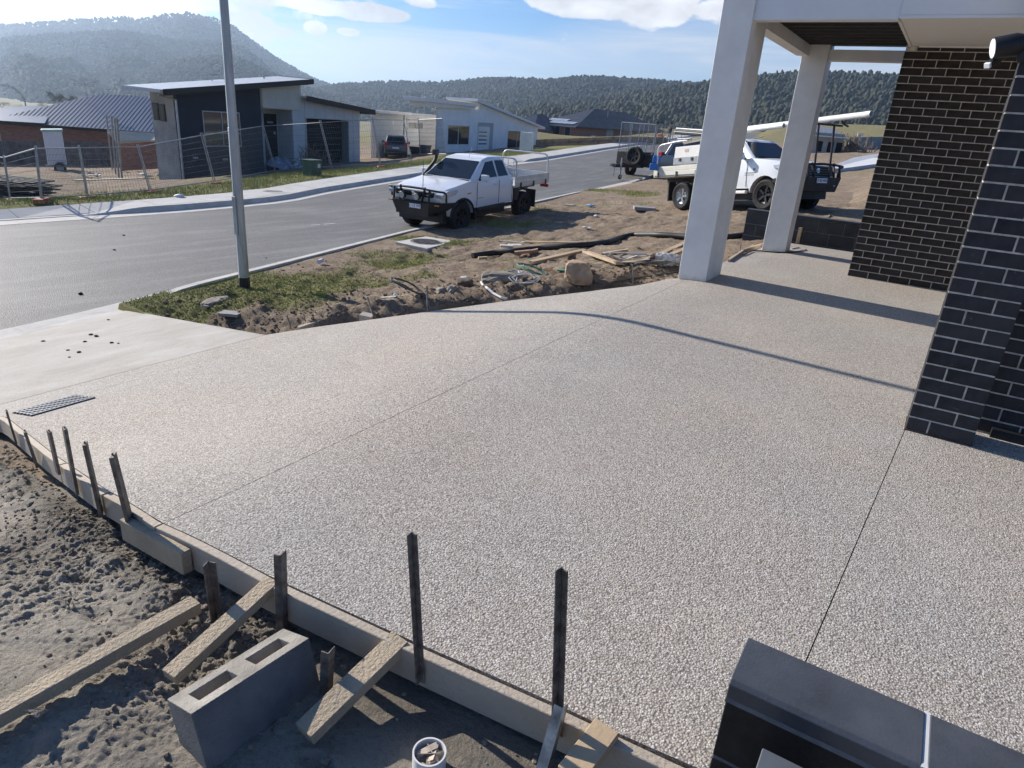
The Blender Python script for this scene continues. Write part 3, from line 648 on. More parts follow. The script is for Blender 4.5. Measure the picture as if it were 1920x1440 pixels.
# ---- floodlight on the pier corner
fl=empty('floodlight',(.13,4.60,2.20),0,'black twin floodlight with white lens under the eave beside the brick pier','light')
L0=topat((.15,4.6,0),1862,90); L1=topat((.15,4.6,0),1758+0,60)
def flood():
    c=topat((.13,4.55,0),1874,88); base=topat((.15,4.53,0),1916,96)
    loc=Vector(fl.location)
    lens=Vector(topat((.085,4.49,0),1861,91)); back=Vector(topat((.10,4.51,0),1895,85))
    d=(back-lens).normalized(); q=d.to_track_quat('Z','Y').to_matrix().to_4x4()
    M=Matrix.Translation(lens-loc)@q
    mb=MB(); mb.lathe([(.0,.002),(.047,.002),(.05,.0),(.052,.01),(.053,.10),(.045,.125),(.0,.13)],24,M); mb.build('lamp_head',BLK,fl,0,35)
    MB().lathe([(0,-.001),(.045,-.001),(.046,.004),(0,.004)],24,M).build('lens',mat('frosted_lens',(.85,.85,.83),.3,var=0),fl)
    s0=Vector(topat((.05,4.5,0),1853,122))-loc; s1=Vector(topat((.13,4.6,0),1885,102))-loc
    MB().bar(s0,s1,.036,.03).build('sensor_arm',BLK,fl,.004)
    MB().bar(s0-(s1-s0).normalized()*.012,s0+(s1-s0).normalized()*.01,.03,.026).build('sensor',MATS['frosted_lens'],fl,.003)
    b=Vector(base)-loc
    MB().tube([M@Vector((0,0,.12)),M@Vector((0,0,.15)),b],.018,10).tube([s1,b+Vector((0,0,-.01))],.014,8).build('bracket',BLK,fl,0,40)
    MB().box(b.x-.01,b.x+.035,b.y-.03,b.y+.05,b.z-.05,b.z+.05).build('mount_plate',BLK,fl,.004)
flood()
# ---- low black block wall at the end of the porch
CB=mat('black_coated_block',(.026,.029,.036),.5,var=.3,vscale=5,bump=.2,bscale=70)
CBM=mat('dark_block_mortar',(.17,.17,.18),.85,var=.2,vscale=14)
def block_wall(x0,x1,y,z0,rows,label,off=0,D=.19,cap=True,L=.39):
    e=empty('block_wall',(0,0,0),0,label,'wall')
    MB().box(x0+.004,x1-.004,y+.004,y+D-.004,z0-.1,z0+rows*.2-.006).build('mortar',CBM,e)
    for k in range(rows):
        x=x0-(0 if (k+off)%2==0 else .2)
        while x<x1-.03:
            a=max(x,x0); b=min(x+L,x1)
            if b-a>.05: MB().box(a,b,y+rng.uniform(-.001,.001),y+D,z0+k*.2,z0+k*.2+.19).build('block',CB,e,.004,1)
            x+=L+.01
    return e
A=onz(1493,455,0); Bq=onz(1599,465.5,0); print('lowwall',A,Bq)
LWY=(A[1]+Bq[1])/2
ztop=onax(1555,411,1,LWY)[2]; xL=onax(1402,392,1,LWY)[0]; print('lowwall y,ztop,xl',LWY,ztop,xL)
lw=block_wall(xL,.2,LWY,ztop-.6-.04,3,'low black concrete block wall behind the far porch post')
MB().box(xL-.005,.2,LWY-.006,LWY+.195,ztop-.046,ztop).build('capping',CB,lw,.004)
# vertical timber behind the far post
p=onax(1497,455,1,LWY-.08); q=onax(1500,427,1,LWY-.08)
TIM=mat('raw_pine',(.46,.34,.215),.75,var=.18,vscale=2,bump=.2,bscale=40)
tag(MB().box(p[0]-.045,p[0]+.01,LWY-.07,LWY-.012,float(p[2])-.02,q[2]).build('timber_offcut',TIM,None,.002),'short upright pine offcut against the low black wall','timber')
# ---- foreground wall of black blocks with bullnosed cap
fx0=onz(1405,1190,.36)[0]; cy1=onz(1405,1190,.36)[1]; cy0=onz(1367,1272,.36)[1]; print('fgwall',fx0,cy0,cy1,onz(1750,1335,.36))
fg=empty('garden_wall',(0,0,0),0,'knee-high black block wall with smooth capping blocks in the right foreground corner','wall')
CAPM=mat('black_capping_block',(.075,.080,.092),.36,var=.22,vscale=4,bump=.12,bscale=120,spec=.6)
jx=onz(1738,1360,.36)[0]
def capblock(a,b):
    pr=[(cy0,.30),(cy0-.002,.345),(cy0+.008,.357),(cy0+.02,.36),(cy1-.012,.36),(cy1,.35),(cy1,.30)]
    mb=MB(); n=len(pr); mb.add([(a,y,z) for y,z in pr]+[(b,y,z) for y,z in pr],[tuple(range(n)),tuple(reversed(range(n,2*n)))]+[(i,(i+1)%n,(i+1)%n+n,i+n) for i in range(n)])
    return mb.build('cap_block',CAPM,fg,.003)
capblock(fx0,jx-.005); capblock(jx+.006,jx+.396); capblock(jx+.406,jx+.8)
MB().box(jx-.006,jx+.007,cy0+.004,cy1-.003,.30,.3565).build('cap_joint',mat('white_joint',(.62,.62,.60),.7,var=.1),fg)
MB().box(fx0+.004,fx0+1.3,cy0+.008,cy1-.004,-.05,.30).build('mortar',CBM,fg)
for k,off in ((0,0),(-1,1)):
    x=fx0-(.2 if off else 0)
    while x<fx0+1.2:
        a=max(x,fx0+.001); b=min(x+.39,fx0+1.25)
        if b-a>.05: MB().box(a,b,cy0+.006,cy1-.002,.10+k*.2,.291+k*.2).build('block',mat('black_block_face',(.012,.0125,.015),.55,var=.4,vscale=12,bump=.3,bscale=60) if 'black_block_face' not in MATS else MATS['black_block_face'],fg,.004,1)
        x+=.4
MB().box(fx0+.0,fx0+1.25,cy0+.0,cy0+.006,.288,.302).build('mortar_smear',CBM,fg)
gq=onax(1428,1407,1,cy0-.12); gq2=onax(1500,1434,1,cy0-.12)
tag(MB().box(gq[0],gq[0]+.12,cy0-.2,cy0-.11,-.2,gq[2]).build('paver_edge',mat('grey_paver',(.09,.10,.112),.6,var=.15),None,.003),'pale grey paver edge standing against the foreground black wall','paver')
# ================================================================ formwork
PINE=mat('weathered_form_timber',(.46,.395,.315),.8,var=.16,vscale=1.4,bump=.5,bscale=55,col2=(.36,.30,.23))
PINE2=mat('muddy_pine',(.44,.35,.24),.85,var=.2,vscale=5,bump=.9,bscale=80,col2=(.31,.26,.19))
STEEL=mat('rusty_steel_peg',(.22,.20,.175),.65,.3,var=.4,vscale=30,bump=.4,bscale=120,col2=(.085,.060,.045))
STEEL2=mat('weathered_hardwood_peg',(.22,.20,.18),.8,var=.3,vscale=20,bump=.5,bscale=90)
def board_along(pts,w,h,zt,name,label,m,group=None,side=-1,zoff=0):
    """board set on edge following pts (x,y list); top at zt(x)"""
    mb=MB(); V=[]; n=len(pts)
    for i,(x,y) in enumerate(pts):
        a=pts[max(i-1,0)]; b=pts[min(i+1,n-1)]; tx,ty=b[0]-a[0],b[1]-a[1]; l=math.hypot(tx,ty); nx_,ny_=ty/l*-side,-tx/l*-side
        nx_,ny_=(ty/l,-tx/l) if side<0 else (-ty/l,tx/l)
        z=zt(x)+zoff
        V+=[(x,y,z),(x+nx_*w,y+ny_*w,z),(x+nx_*w,y+ny_*w,z-h),(x,y,z-h)]
    F=[(i*4+j,i*4+(j+1)%4,(i+1)*4+(j+1)%4,(i+1)*4+j) for i in range(n-1) for j in range(4)]+[(0,1,2,3),(n*4-1,n*4-2,n*4-3,n*4-4)]
    o=mb.add(V,F).build(name,m,None,.0025,seg=1); return tag(o,label,'formwork board',group)
def nl(x): return float(ynear(x))-.004
def seg(xa,xb,n=14): return [(x,nl(x)) for x in np.linspace(xa,xb,n)]
zsf=lambda x: float(zs(x))+.002
xj1=slabhit(205,925)[0]; xj2=slabhit(298,985)[0]; xj3=slabhit(128,868)[0]
bg='timber form boards along the near slab edge'
board_along(seg(XL+.05,xj3-.01),.035,.11,zsf,'form_board','farthest weathered form board between the first pegs at the slab edge',PINE,bg)
board_along(seg(xj3+.005,xj1-.01),.035,.11,zsf,'form_board','weathered form board behind the tall peg pair at the slab edge',PINE,bg)
board_along(seg(xj1+.005,xj2+.0),.035,.11,lambda x:zsf(x)-.0,'form_board','short form board beside the thick outer packing board',PINE,bg)
board_along(seg(xj2+.006,onz(1290,1440,0)[0]+.35,40),.035,.12,zsf,'form_board','long bowed form board holding the slab edge in the foreground',PINE,bg)
# outer packer board
pk=[slabhit(222,970),slabhit(330,1038)]
board_along([(pk[0][0],nl(pk[0][0])-.043),(pk[1][0],nl(pk[1][0])-.043)],.04,.10,lambda x:float(zs(x))-.012,'packing_board','thick short packing board nailed outside the form below the tall peg',PINE2,bg)
# steel pegs: (base px, top px, width, label)
def peg(base,top,zb,label,w=.032,angle=False,m=None,name='form_peg',group='pegs along the formwork'):
    P=np.array(base) if len(base)==3 else onz(base[0],base[1],zb)
    Q=topat(P,*top); a=Vector(P)-Vector((0,0,.06)); b=Vector(Q); L=(b-a).length
    q=(b-a).to_track_quat('Z','Y').to_matrix().to_4x4(); M=Matrix.Translation(a)@q@Matrix.Rotation(rng.uniform(-.5,.3) if not angle else -.6,4,'Z')
    mb=MB(); t=.005
    if angle:   # star/angle picket
        mb.box(-w/2,w/2,-t/2,t/2,0,L,M); mb.box(-w/2,-w/2+t,t/2,w*.8,0,L-.004,M)
        for i in range(int(L/.07)): mb.tube([M@Vector((.002,-t,.05+i*.07)),M@Vector((.002,-t*.5,.05+i*.07))],.004,6)
    else: mb.box(-w/2,w/2,-w*.16,w*.16,0,L-.0,M); mb.box(-w*.1,w*.06,-.003,.003,L-.001,L+.008,M)
    o=mb.build(name,m or STEEL,None,.0012,seg=1); return tag(o,label,'peg',group)
def zsand(px,py): 
    P=onz(px,py,-.2)
    for i in range(40): P=.6*P+.4*onz(px,py,float(sandz(P[0],P[1])))
    return P
for b,t,lab,w in [((27,815),(12,770),'shortest corner peg at the far left end of the formwork',.036),((66,857),(46,808),'stubby peg leaning hard against the far form board',.044),
   ((106,868),(92,808),'slim peg just left of the tall dark peg',.042),((140,904),(121,802),'tall dark peg, third from the big packing board',.046),
   ((186,942),(159,831),'tall peg with a muddy face, left of the one by the packing board',.046),((243,968),(211,853),'thick peg rising behind the packing board',.052)]:
    P=zsand(*b)
    for _ in range(8): P=onax(b[0],b[1],1,nl(P[0])-.052)
    peg(P,t,0,lab,w)
def pegat(x,y,top,lab,**k):
    z=float(sandz(x,y)); return peg((x,y,z),top,0,lab,**k)
P=zsand(402,1163); peg(tuple(P),(386,1056),0,'perforated steel picket splashed with concrete beside the second brace',w=.034,angle=True)
def fix(P):
    q=proj(P)
    for _ in range(8): P=onax(q[0],q[1],1,nl(P[0])-.05)
    return P
P=zsand(534,1158); P=fix(P);peg(tuple(P),(531,1036),0,'dark steel picket with punched holes at the end of the middle brace',w=.034,angle=True)
P=zsand(785,1254); P=fix(P);peg(tuple(P),(768,1000),0,'very tall rusty picket by the foreground brace',w=.024,angle=True)
P=zsand(1043,1350); P=fix(P);peg(tuple(P),(1048,1066),0,'tallest rusty picket, rightmost of the formwork',w=.027,angle=True)
P=zsand(615,1298); peg(tuple(P),(622,1218),0,'low grey steel peg pinning the foreground brace',w=.034,angle=True)
def plank(a,b,w,h,name,label,m,cat='timber',group=None,roll=0,bev=.002):
    a=Vector(a);b=Vector(b); up=Vector((math.sin(roll)*.0,0,1))
    mb=MB().bar(a,b,w,h,up if not roll else (math.sin(roll),0,math.cos(roll)))
    return tag(mb.build(name,m,None,bev,seg=1),label,cat,group)
def onsand(px,py,dz): 
    P=onz(px,py,-.15)
    for i in range(40): P=.6*P+.4*onz(px,py,float(sandz(P[0],P[1]))+dz)
    return P
bgp='timber braces propping the form boards'
a=onsand(-70,1378,.05); b=onsand(368,1133,.05); plank(a,b,.062,.045,'timber_brace','long sandy brace lying across the sand in the left foreground',PINE2,group=bgp)
a=onsand(318,1270,.05); b=onz(513,1092,-.01); plank(a,b,.062,.038,'timber_brace','middle brace propped up between the steel picket and the hollow block',PINE2,group=bgp)
a=onsand(571,1376,.05); b=onz(752,1200,-.01); plank(a,b,.075,.04,'timber_brace','broad short brace right of the hollow block under the low steel peg',PINE2,group=bgp)
a=onz(1068,1460,-.02); b=onz(1138,1367,.012); plank(a,b,.078,.036,'timber_brace','clean offcut resting over the form board at the bottom edge',TIM,group=bgp)
# leaning angle iron at the bottom
a=Vector(onsand(1000,1500,.0)); b=Vector(onz(1050,1325,.09))
mb=MB(); mb.bar(a,b,.034,.005,(0,-.4,1)); mb.bar(a+Vector((.017,0,.012)),b+Vector((.017,0,.012)),.005,.03,(0,-.4,1)); tag(mb.build('angle_iron',mat('bright_angle_iron',(.30,.30,.31),.35,.9,var=.3,vscale=20),None),'dark angle iron leaning against the tallest picket at the bottom edge','steel bar')
# hollow block
hb=MB()
def hollow(L=.39,Wd=.10,Hh=.19):
    bm=bmesh.new(); xs=[-L/2,-L/2+.045,-.03,.03,L/2-.045,L/2]; ys=[-Wd/2,-Wd/2+.042,Wd/2-.042,Wd/2]
    mb=MB()
    for i in range(5):
        for j in range(3):
            core=j==1 and i in (1,3)
            if core: 
                mb.box(xs[i],xs[i+1],ys[1],ys[2],0,.02); continue
    # shell as prisms around the two cores
    def ringface(z): pass
    o=len(mb.v)
    V=[];idx={}
    for zi,z in enumerate((0,Hh)):
        for i,x in enumerate(xs):
            for j,y in enumerate(ys): idx[(i,j,zi)]=len(V); V.append((x,y,z))
    F=[]
    for i in range(5):
        for j in range(3):
            if j==1 and i in (1,3):
                c=[(i,j),(i+1,j),(i+1,j+1),(i,j+1)]
                for a,b in zip(c,c[1:]+c[:1]): F.append((idx[(*a,0)],idx[(*a,1)],idx[(*b,1)],idx[(*b,0)]))
            else:
                F.append((idx[(i,j,1)],idx[(i+1,j,1)],idx[(i+1,j+1,1)],idx[(i,j+1,1)])); F.append((idx[(i,j,0)],idx[(i,j+1,0)],idx[(i+1,j+1,0)],idx[(i+1,j,0)]))
    for i in range(5): F.append((idx[(i,0,0)],idx[(i+1,0,0)],idx[(i+1,0,1)],idx[(i,0,1)])); F.append((idx[(i,3,0)],idx[(i,3,1)],idx[(i+1,3,1)],idx[(i+1,3,0)]))
    for j in range(3): F.append((idx[(0,j,0)],idx[(0,j,1)],idx[(0,j+1,1)],idx[(0,j+1,0)])); F.append((idx[(5,j,0)],idx[(5,j+1,0)],idx[(5,j+1,1)],idx[(5,j,1)]))
    mb.v=[];mb.f=[];mb.mi=[]; bm.free(); return mb.add(V,F)
BLM=mat('dusty_concrete_block',(.36,.33,.285),.9,var=.2,vscale=7,bump=.6,bscale=120)
BLD=mat('shaded_block_face',(.10,.105,.115),.9,var=.35,vscale=5,bump=.9,bscale=140,col2=(.23,.225,.215))  # side faces painted darker to carry the shade away from the sun
mb=hollow(Wd=.145); me=mb.mesh('concrete_block'); me.materials.append(BLM); me.materials.append(BLD)
for p in me.polygons:
    if abs(p.normal.y)>.9 and abs(p.center.y)>.06: p.material_index=1
    if abs(p.normal.x)>.9 and abs(p.center.x)>.19: p.material_index=1
o=link('concrete_block',me,None,.003,2); tag(o,'hollow two-core concrete block standing on the sand, shaded side facing us','block')
c0=onz(317,1301,.0);c1=onz(525,1175,.0); c2=onz(350,1336,0)
ux=Vector(c1-c0).normalized(); 
o.matrix_world=Matrix.Translation(Vector(((c0[0]+c1[0])/2+.062,(c0[1]+c1[1])/2,.0)))@Matrix.Rotation(math.atan2(ux.y,ux.x),4,'Z')@Matrix.Rotation(R_(-17),4,'X')@Matrix.Translation((0,0,-.19))
# pvc pipe stub packed with set concrete
pc=onsand(805,1415,.06); PVC=mat('white_pvc',(.70,.70,.69),.35,var=.05,vscale=5)
e=empty('pvc_pipe_stub',(pc[0],pc[1],sandz(pc[0],pc[1])-.01),0,'white pvc pipe stub in the sand, filled with torn paper and mortar','pipe')
MB().lathe([(.048,-.02),(.048,.082),(.043,.082),(.043,-.02)],32).build('pipe_wall',PVC,e,0,40)
mb=MB(); n=18
V=[(0,0,.062)]; F=[]
for r in (.015,.03,.0425):
    for i in range(n): q=2*math.pi*i/n; V.append((r*math.cos(q),r*math.sin(q),.060+rng.uniform(-.014,.012)))
F=[(0,1+i,1+(i+1)%n) for i in range(n)]+[(1+k*n+i,1+(k+1)*n+i,1+(k+1)*n+(i+1)%n,1+k*n+(i+1)%n) for k in range(2) for i in range(n)]
mb.add(V,F)
for i in range(6):
    a=rng.uniform(0,6.28); b=a+rng.uniform(2,4); mb.bar((.036*math.cos(a),.036*math.sin(a),.068),(.03*math.cos(b),.03*math.sin(b),.076+rng.uniform(-.01,.01)),.018,.002,(rng.uniform(-1,1),rng.uniform(-1,1),.6))
mb.build('filling',mat('crumpled_cement_paper',(.52,.44,.36),.9,var=.25,vscale=30),e)
# clear plastic cup shard
P=onsand(66,1355,.0); e=Matrix.Translation(Vector(P)+Vector((0,0,.02)))@Matrix.Rotation(.9,4,'X')@Matrix.Rotation(.5,4,'Y')
mb=MB(); pr=[(-.014,-.04),(.012,-.04),(.03,.045),(-.028,.045)]
V=[];F=[]
for i in range(9):
    u=i/8; a=-.9+1.8*u
    V+=[(math.sin(a)*.016,math.cos(a)*.016,-.04),(math.sin(a)*.030,math.cos(a)*.030,.04+.006*math.sin(i*2.1))]
F=[(2*i,2*i+1,2*i+3,2*i+2) for i in range(8)]
o=mb.add(V,F,e).build('plastic_shard',mat('clear_plastic',(.9,.9,.9),.08,var=0,trans=.9),None); tag(o,'broken clear plastic cup shard on the sand below the long brace','litter'); so=o.modifiers.new('t','SOLIDIFY'); so.thickness=.0012
# clods of sand (uncountable)
mb=MB()
def lump(mb,c,r,seed,fl=.7,n=0):
    t=(1+5**.5)/2; V=[(-1,t,0),(1,t,0),(-1,-t,0),(1,-t,0),(0,-1,t),(0,1,t),(0,-1,-t),(0,1,-t),(t,0,-1),(t,0,1),(-t,0,-1),(-t,0,1)]
    F=[(0,11,5),(0,5,1),(0,1,7),(0,7,10),(0,10,11),(1,5,9),(5,11,4),(11,10,2),(10,7,6),(7,1,8),(3,9,4),(3,4,2),(3,2,6),(3,6,8),(3,8,9),(4,9,5),(2,4,11),(6,2,10),(8,6,7),(9,8,1)]
    rr=random.Random(seed); M=Euler((rr.random()*6,rr.random()*6,rr.random()*6)).to_matrix()
    V=[M@(Vector(v).normalized()*r*rr.uniform(.7,1.25)) for v in V]; V=[(c[0]+v.x,c[1]+v.y,c[2]+v.z*fl) for v in V]; mb.add(V,F)
for i in range(1500):
    x=rng.uniform(-4.8,-.3); y=float(ynear(x))-.05-abs(rng.normal(0,.28)); 
    if y<.35: continue
    if x>-1.3 and rng.rand()<.8: continue
    r=rng.uniform(.003,.011)*(1.6 if rng.rand()<.06 else 1); lump(mb,(x,y,float(sandz(x,y))+r*.3),r,i)
me=mb.mesh('sand_clods',None); 
CLM=mat('clod_soil',(.24,.20,.155),.95,var=.3,vscale=12,bump=.3,bscale=90)
me.materials.append(CLM); o=link('sand_clods',me); tag(o,kind='stuff')
# ================================================================ hills and forest
def ridge(name,crest,R0,R1,zb,amp,seed,nr=46,daz=.0022,Rb=None):
    """a hill whose skyline is seen at the crest pixels; R0 foot radius, crest radius R1 (number or list)"""
    az=[];el=[]
    for px,py in crest:
        r=ray(px,py); az.append(math.atan2(r[0],r[1])); el.append(r[2]/math.hypot(r[0],r[1]))
    A=np.arange(az[0],az[-1],daz); E=np.interp(A,az,el); RC=np.interp(A,az,R1) if isinstance(R1,(list,tuple)) else np.full(len(A),float(R1))
    RC=RC*(1+(fbm(A*10,A*0,1.1,3,seed)-.5)*.18)
    t=np.concatenate([np.linspace(0,1,nr),np.linspace(1.04,1.5,8)])
    TT,AA=np.meshgrid(t,A,indexing='ij'); RCm=RC[None,:]; Em=E[None,:]
    Rr=R0+(RCm-R0)*TT; zc=CH+Em*RCm
    prof=np.where(TT<=1,TT**1.25*(1.0),1-(TT-1)*1.4)
    X=Rr*np.sin(AA); Y=Rr*np.cos(AA)
    w=np.clip(TT*3,0,1)*np.clip((1.0-TT)*3.0,0,1)
    gul=(1-np.abs(fbm(AA*0+AA*RCm*.012+TT*1.3,TT*2.2,1.0,4,seed+3)*2-1))
    Z=zb+(zc-zb)*prof+w*amp*((fbm(X,Y,2.2/R0*2,4,seed)-.5)*1.6-(gul-.6)*.9)
    # never rise above the skyline
    lim=CH+Em*Rr*.985; Z=np.where(TT<1,np.minimum(Z,lim),Z)
    return X,Y,Z,A,RC
def hill_mat(name,c0,c1,sc):
    m=bpy.data.materials.new(name); m.use_nodes=True; t=m.node_tree; b=t.nodes['Principled BSDF']; b.inputs['Roughness'].default_value=1; b.inputs['Specular IOR Level'].default_value=0
    tc=N(t,'ShaderNodeTexCoord').outputs['Object']
    c=mixc(t,ramp(t,noise(t,tc,sc,6,.65),[(.35,0),(.65,1)]),c0,c1); t.links.new(c,b.inputs['Base Color']); return m
HM=hill_mat('dry_forest_floor',(.05,.055,.032),(.11,.10,.06),.012)
def foliage_mat(name,c0,c1,c2,sc):
    m=bpy.data.materials.new(name); m.use_nodes=True; t=m.node_tree; b=t.nodes['Principled BSDF']; b.inputs['Roughness'].default_value=.9; b.inputs['Specular IOR Level'].default_value=.15
    g=N(t,'ShaderNodeNewGeometry'); tc=N(t,'ShaderNodeTexCoord').outputs['Object']
    c=mixc(t,g.outputs['Random Per Island'],c0,c1); c=mixc(t,ramp(t,noise(t,tc,sc,4),[(.4,0),(.65,.7)]),c,c2)
    t.links.new(c,b.inputs['Base Color']); return m
FM=foliage_mat('eucalypt_foliage',(.026,.036,.028),(.058,.066,.046),(.075,.076,.052),.02)
ICO=None
def forest(name,label,X,Y,Z,n,h0,h1,seed,skyline=0,A=None,RC=None,E=None,slim=.42,mask=None,ncl=2):
    """thousands of crowns (two ragged clumps each) on a hillside, joined: nobody could count them"""
    r=np.random.RandomState(seed); ny,nx=X.shape; ny0=ny-7
    # sample by screen-uniform az and t
    i=r.rand(n)**.75*(ny0-1.01); j=r.rand(n)*(nx-1.01)
    if skyline:
        k=skyline; i[:k]=ny0-1-r.rand(k)*1.2
    i0=i.astype(int); j0=j.astype(int); u=i-i0; v=j-j0
    def s(M): return (M[i0,j0]*(1-u)*(1-v)+M[i0+1,j0]*u*(1-v)+M[i0,j0+1]*(1-u)*v+M[i0+1,j0+1]*u*v)
    x,y,z=s(X),s(Y),s(Z)
    if mask is not None:
        keep=mask(x,y,z)>r.rand(n); x,y,z=x[keep],y[keep],z[keep]; n=len(x)
    tI=(1+5**.5)/2
    V0=np.array([(-1,tI,0),(1,tI,0),(-1,-tI,0),(1,-tI,0),(0,-1,tI),(0,1,tI),(0,-1,-tI),(0,1,-tI),(tI,0,-1),(tI,0,1),(-tI,0,-1),(-tI,0,1)],float); V0/=np.linalg.norm(V0[0])
    F0=np.array([(0,11,5),(0,5,1),(0,1,7),(0,7,10),(0,10,11),(1,5,9),(5,11,4),(11,10,2),(10,7,6),(7,1,8),(3,9,4),(3,4,2),(3,2,6),(3,6,8),(3,8,9),(4,9,5),(2,4,11),(6,2,10),(8,6,7),(9,8,1)])
    h=h0+(h1-h0)*r.rand(n); Vs=[];Fs=[];o=0
    for c in range(ncl):
        rad=h*slim*r.uniform(.35,.62,n); hh=h*r.uniform(.20,.34,n)
        cx=x+(r.rand(n)-.5)*h*slim*.7*(c>0); cy=y+(r.rand(n)-.5)*h*slim*.7*(c>0); cz=z+h*(.70 if c==0 else .48)+ (r.rand(n)-.5)*h*.12
        a=r.rand(n)*6.283; ca,sa=np.cos(a),np.sin(a)
        v=V0[None]*r.uniform(.6,1.35,(n,12,1)); vx=v[...,0]*ca[:,None]-v[...,1]*sa[:,None]; vy=v[...,0]*sa[:,None]+v[...,1]*ca[:,None]
        P=np.stack([cx[:,None]+vx*rad[:,None],cy[:,None]+vy*rad[:,None],cz[:,None]+v[...,2]*hh[:,None]],-1).reshape(-1,3)
        Vs.append(P); Fs.append((F0[None]+(np.arange(n)*12)[:,None,None]+o).reshape(-1,3)); o+=n*12
    if ncl==2:
        # slender trunks for the nearer stands
        w=h*.012; q=np.array([(-1,-1),(1,-1),(0,1.2)])
        P=np.zeros((n,6,3)); 
        for k in range(3):
            P[:,k,0]=x+q[k,0]*w; P[:,k,1]=y+q[k,1]*w; P[:,k,2]=z-.5
            P[:,k+3,0]=x+q[k,0]*w*.5; P[:,k+3,1]=y+q[k,1]*w*.5; P[:,k+3,2]=z+h*.68
        Ft=np.array([(0,1,4),(0,4,3),(1,2,5),(1,5,4),(2,0,3),(2,3,5)]); Vs.append(P.reshape(-1,3)); Fs.append((Ft[None]+(np.arange(n)*6)[:,None,None]+o).reshape(-1,3)); nt_=n*6
    else: nt_=0
    V=np.concatenate(Vs);F=np.concatenate(Fs); me=bpy.data.meshes.new(name); me.vertices.add(len(V)); me.vertices.foreach_set('co',V.ravel())
    me.loops.add(len(F)*3); me.loops.foreach_set('vertex_index',F.ravel().astype(np.int32)); me.polygons.add(len(F)); me.polygons.foreach_set('loop_start',np.arange(0,len(F)*3,3,dtype=np.int32))
    if nt_:
        mi=np.zeros(len(F),np.int32); mi[-nt_:]=1; 
    me.update(calc_edges=True); me.materials.append(FM); me.materials.append(TRK)
    if nt_: me.polygons.foreach_set('material_index',mi)
    o=bpy.data.objects.new(name,me); COL.objects.link(o); tag(o,label,None,None,'stuff'); return o
TRK=mat('gum_trunk',(.30,.27,.23),.9,var=.2,vscale=.5)
RIDGES=[
 dict(c=[(-500,70),(-150,62),(0,54),(60,50),(150,44),(240,39),(255,45),(300,36),(350,32),(400,40),(440,57),(480,87),(520,117),(560,139),(590,154),(640,172),(720,190),(860,215)],R0=1100,R1=2600,zb=-70,amp=70,seed=1,n=19000,h=(11,17),sky=1700,cl=1),
 dict(c=[(-500,110),(0,82),(133,70),(213,66),(283,71),(333,83),(410,85),(467,102),(510,140),(560,175),(620,200)],R0=800,R1=1900,zb=-60,amp=55,seed=5,n=16000,h=(10,15),sky=900,cl=1),
 dict(c=[(120,205),(180,175),(260,145),(330,122),(400,112),(450,118),(500,140),(560,168),(640,190)],R0=600,R1=1400,zb=-50,amp=30,seed=7,n=9500,h=(8,12),sky=500,cl=1),
 dict(c=[(500,215),(560,180),(600,172),(640,165),(700,162),(760,160),(800,162),(870,160),(900,155),(960,154),(1010,157),(1060,167),(1150,185),(1300,215)],R0=800,R1=1900,zb=-40,amp=35,seed=9,n=13000,h=(10,15),sky=900,cl=1),
 dict(c=[(800,215),(880,190),(950,172),(1020,159),(1090,152),(1150,154),(1230,160),(1330,167),(1400,177),(1500,200)],R0=700,R1=1500,zb=-30,amp=22,seed=13,n=13000,h=(9,14),sky=800,cl=1),
 dict(c=[(860,245),(940,228),(1010,212),(1100,198),(1200,186),(1300,172),(1400,160),(1440,156),(1500,149),(1560,150),(1640,154),(1700,158),(1800,162),(2300,185)],R0=420,R1=1050,zb=-14,amp=14,seed=17,n=15000,h=(9,15),sky=900,cl=2),
]
for k,rd in enumerate(RIDGES):
    X,Y,Z,A_,RC_=ridge('hill',rd['c'],rd['R0'],rd['R1'],rd['zb'],rd['amp'],rd['seed'])
    grid_obj('hill',X,Y,Z,[HM])['kind']='structure'
    forest('forest','',X,Y,Z,rd['n'],rd['h'][0],rd['h'][1],rd['seed'],rd['sky'],slim=.52 if k<5 else .36,ncl=rd['cl'])
# haze: the air between here and the hills
hz=MB().box(-3800,2700,-1600,3700,-90,350).mesh('haze'); hm=bpy.data.materials.new('haze'); hm.use_nodes=True; t=hm.node_tree; t.nodes.clear()
pv=N(t,'ShaderNodeVolumePrincipled'); pv.inputs['Color'].default_value=(.60,.77,1,1); pv.inputs['Density'].default_value=0.00016; pv.inputs['Anisotropy'].default_value=.62
o_=N(t,'ShaderNodeOutputMaterial'); t.links.new(pv.outputs[0],o_.inputs['Volume']); hz.materials.append(hm)
HAZE=link('haze',hz); tag(HAZE,kind='stuff')
# ================================================================ buildings across the street
class Frame:
    """house frame: x along the front as we see it (left to right), y inwards, z up, origin at a ground point"""
    def __init__(s,A,az): 
        s.A=np.array(A,float); s.d=np.array([math.sin(az),math.cos(az)]); s.n=np.array([-s.d[1],s.d[0]]); s.rz=math.atan2(s.d[1],s.d[0])
    def loc(s,P): q=np.array(P)[:2]-s.A[:2]; return float(q@s.d),float(q@s.n),float(P[2]-s.A[2])
    def fp(s,px,py,y=0.):
        r=ray(px,py); n=s.n; t=((s.A[:2]+s.n*y-CAMP[:2])@n)/(r[:2]@n); P=CAMP+t*r; u,_,z=s.loc(P); return u,z
    def sp(s,px,py,x=0.):   # on a plane of constant local x
        r=ray(px,py); t=((s.A[:2]+s.d*x-CAMP[:2])@s.d)/(r[:2]@s.d); P=CAMP+t*r; _,v,z=s.loc(P); return v,z
def wallmat(name,c,**k): return mat(name,c,.8,var=k.pop('var',.05),vscale=k.pop('vscale',1.2),bump=.1,bscale=30,**k)
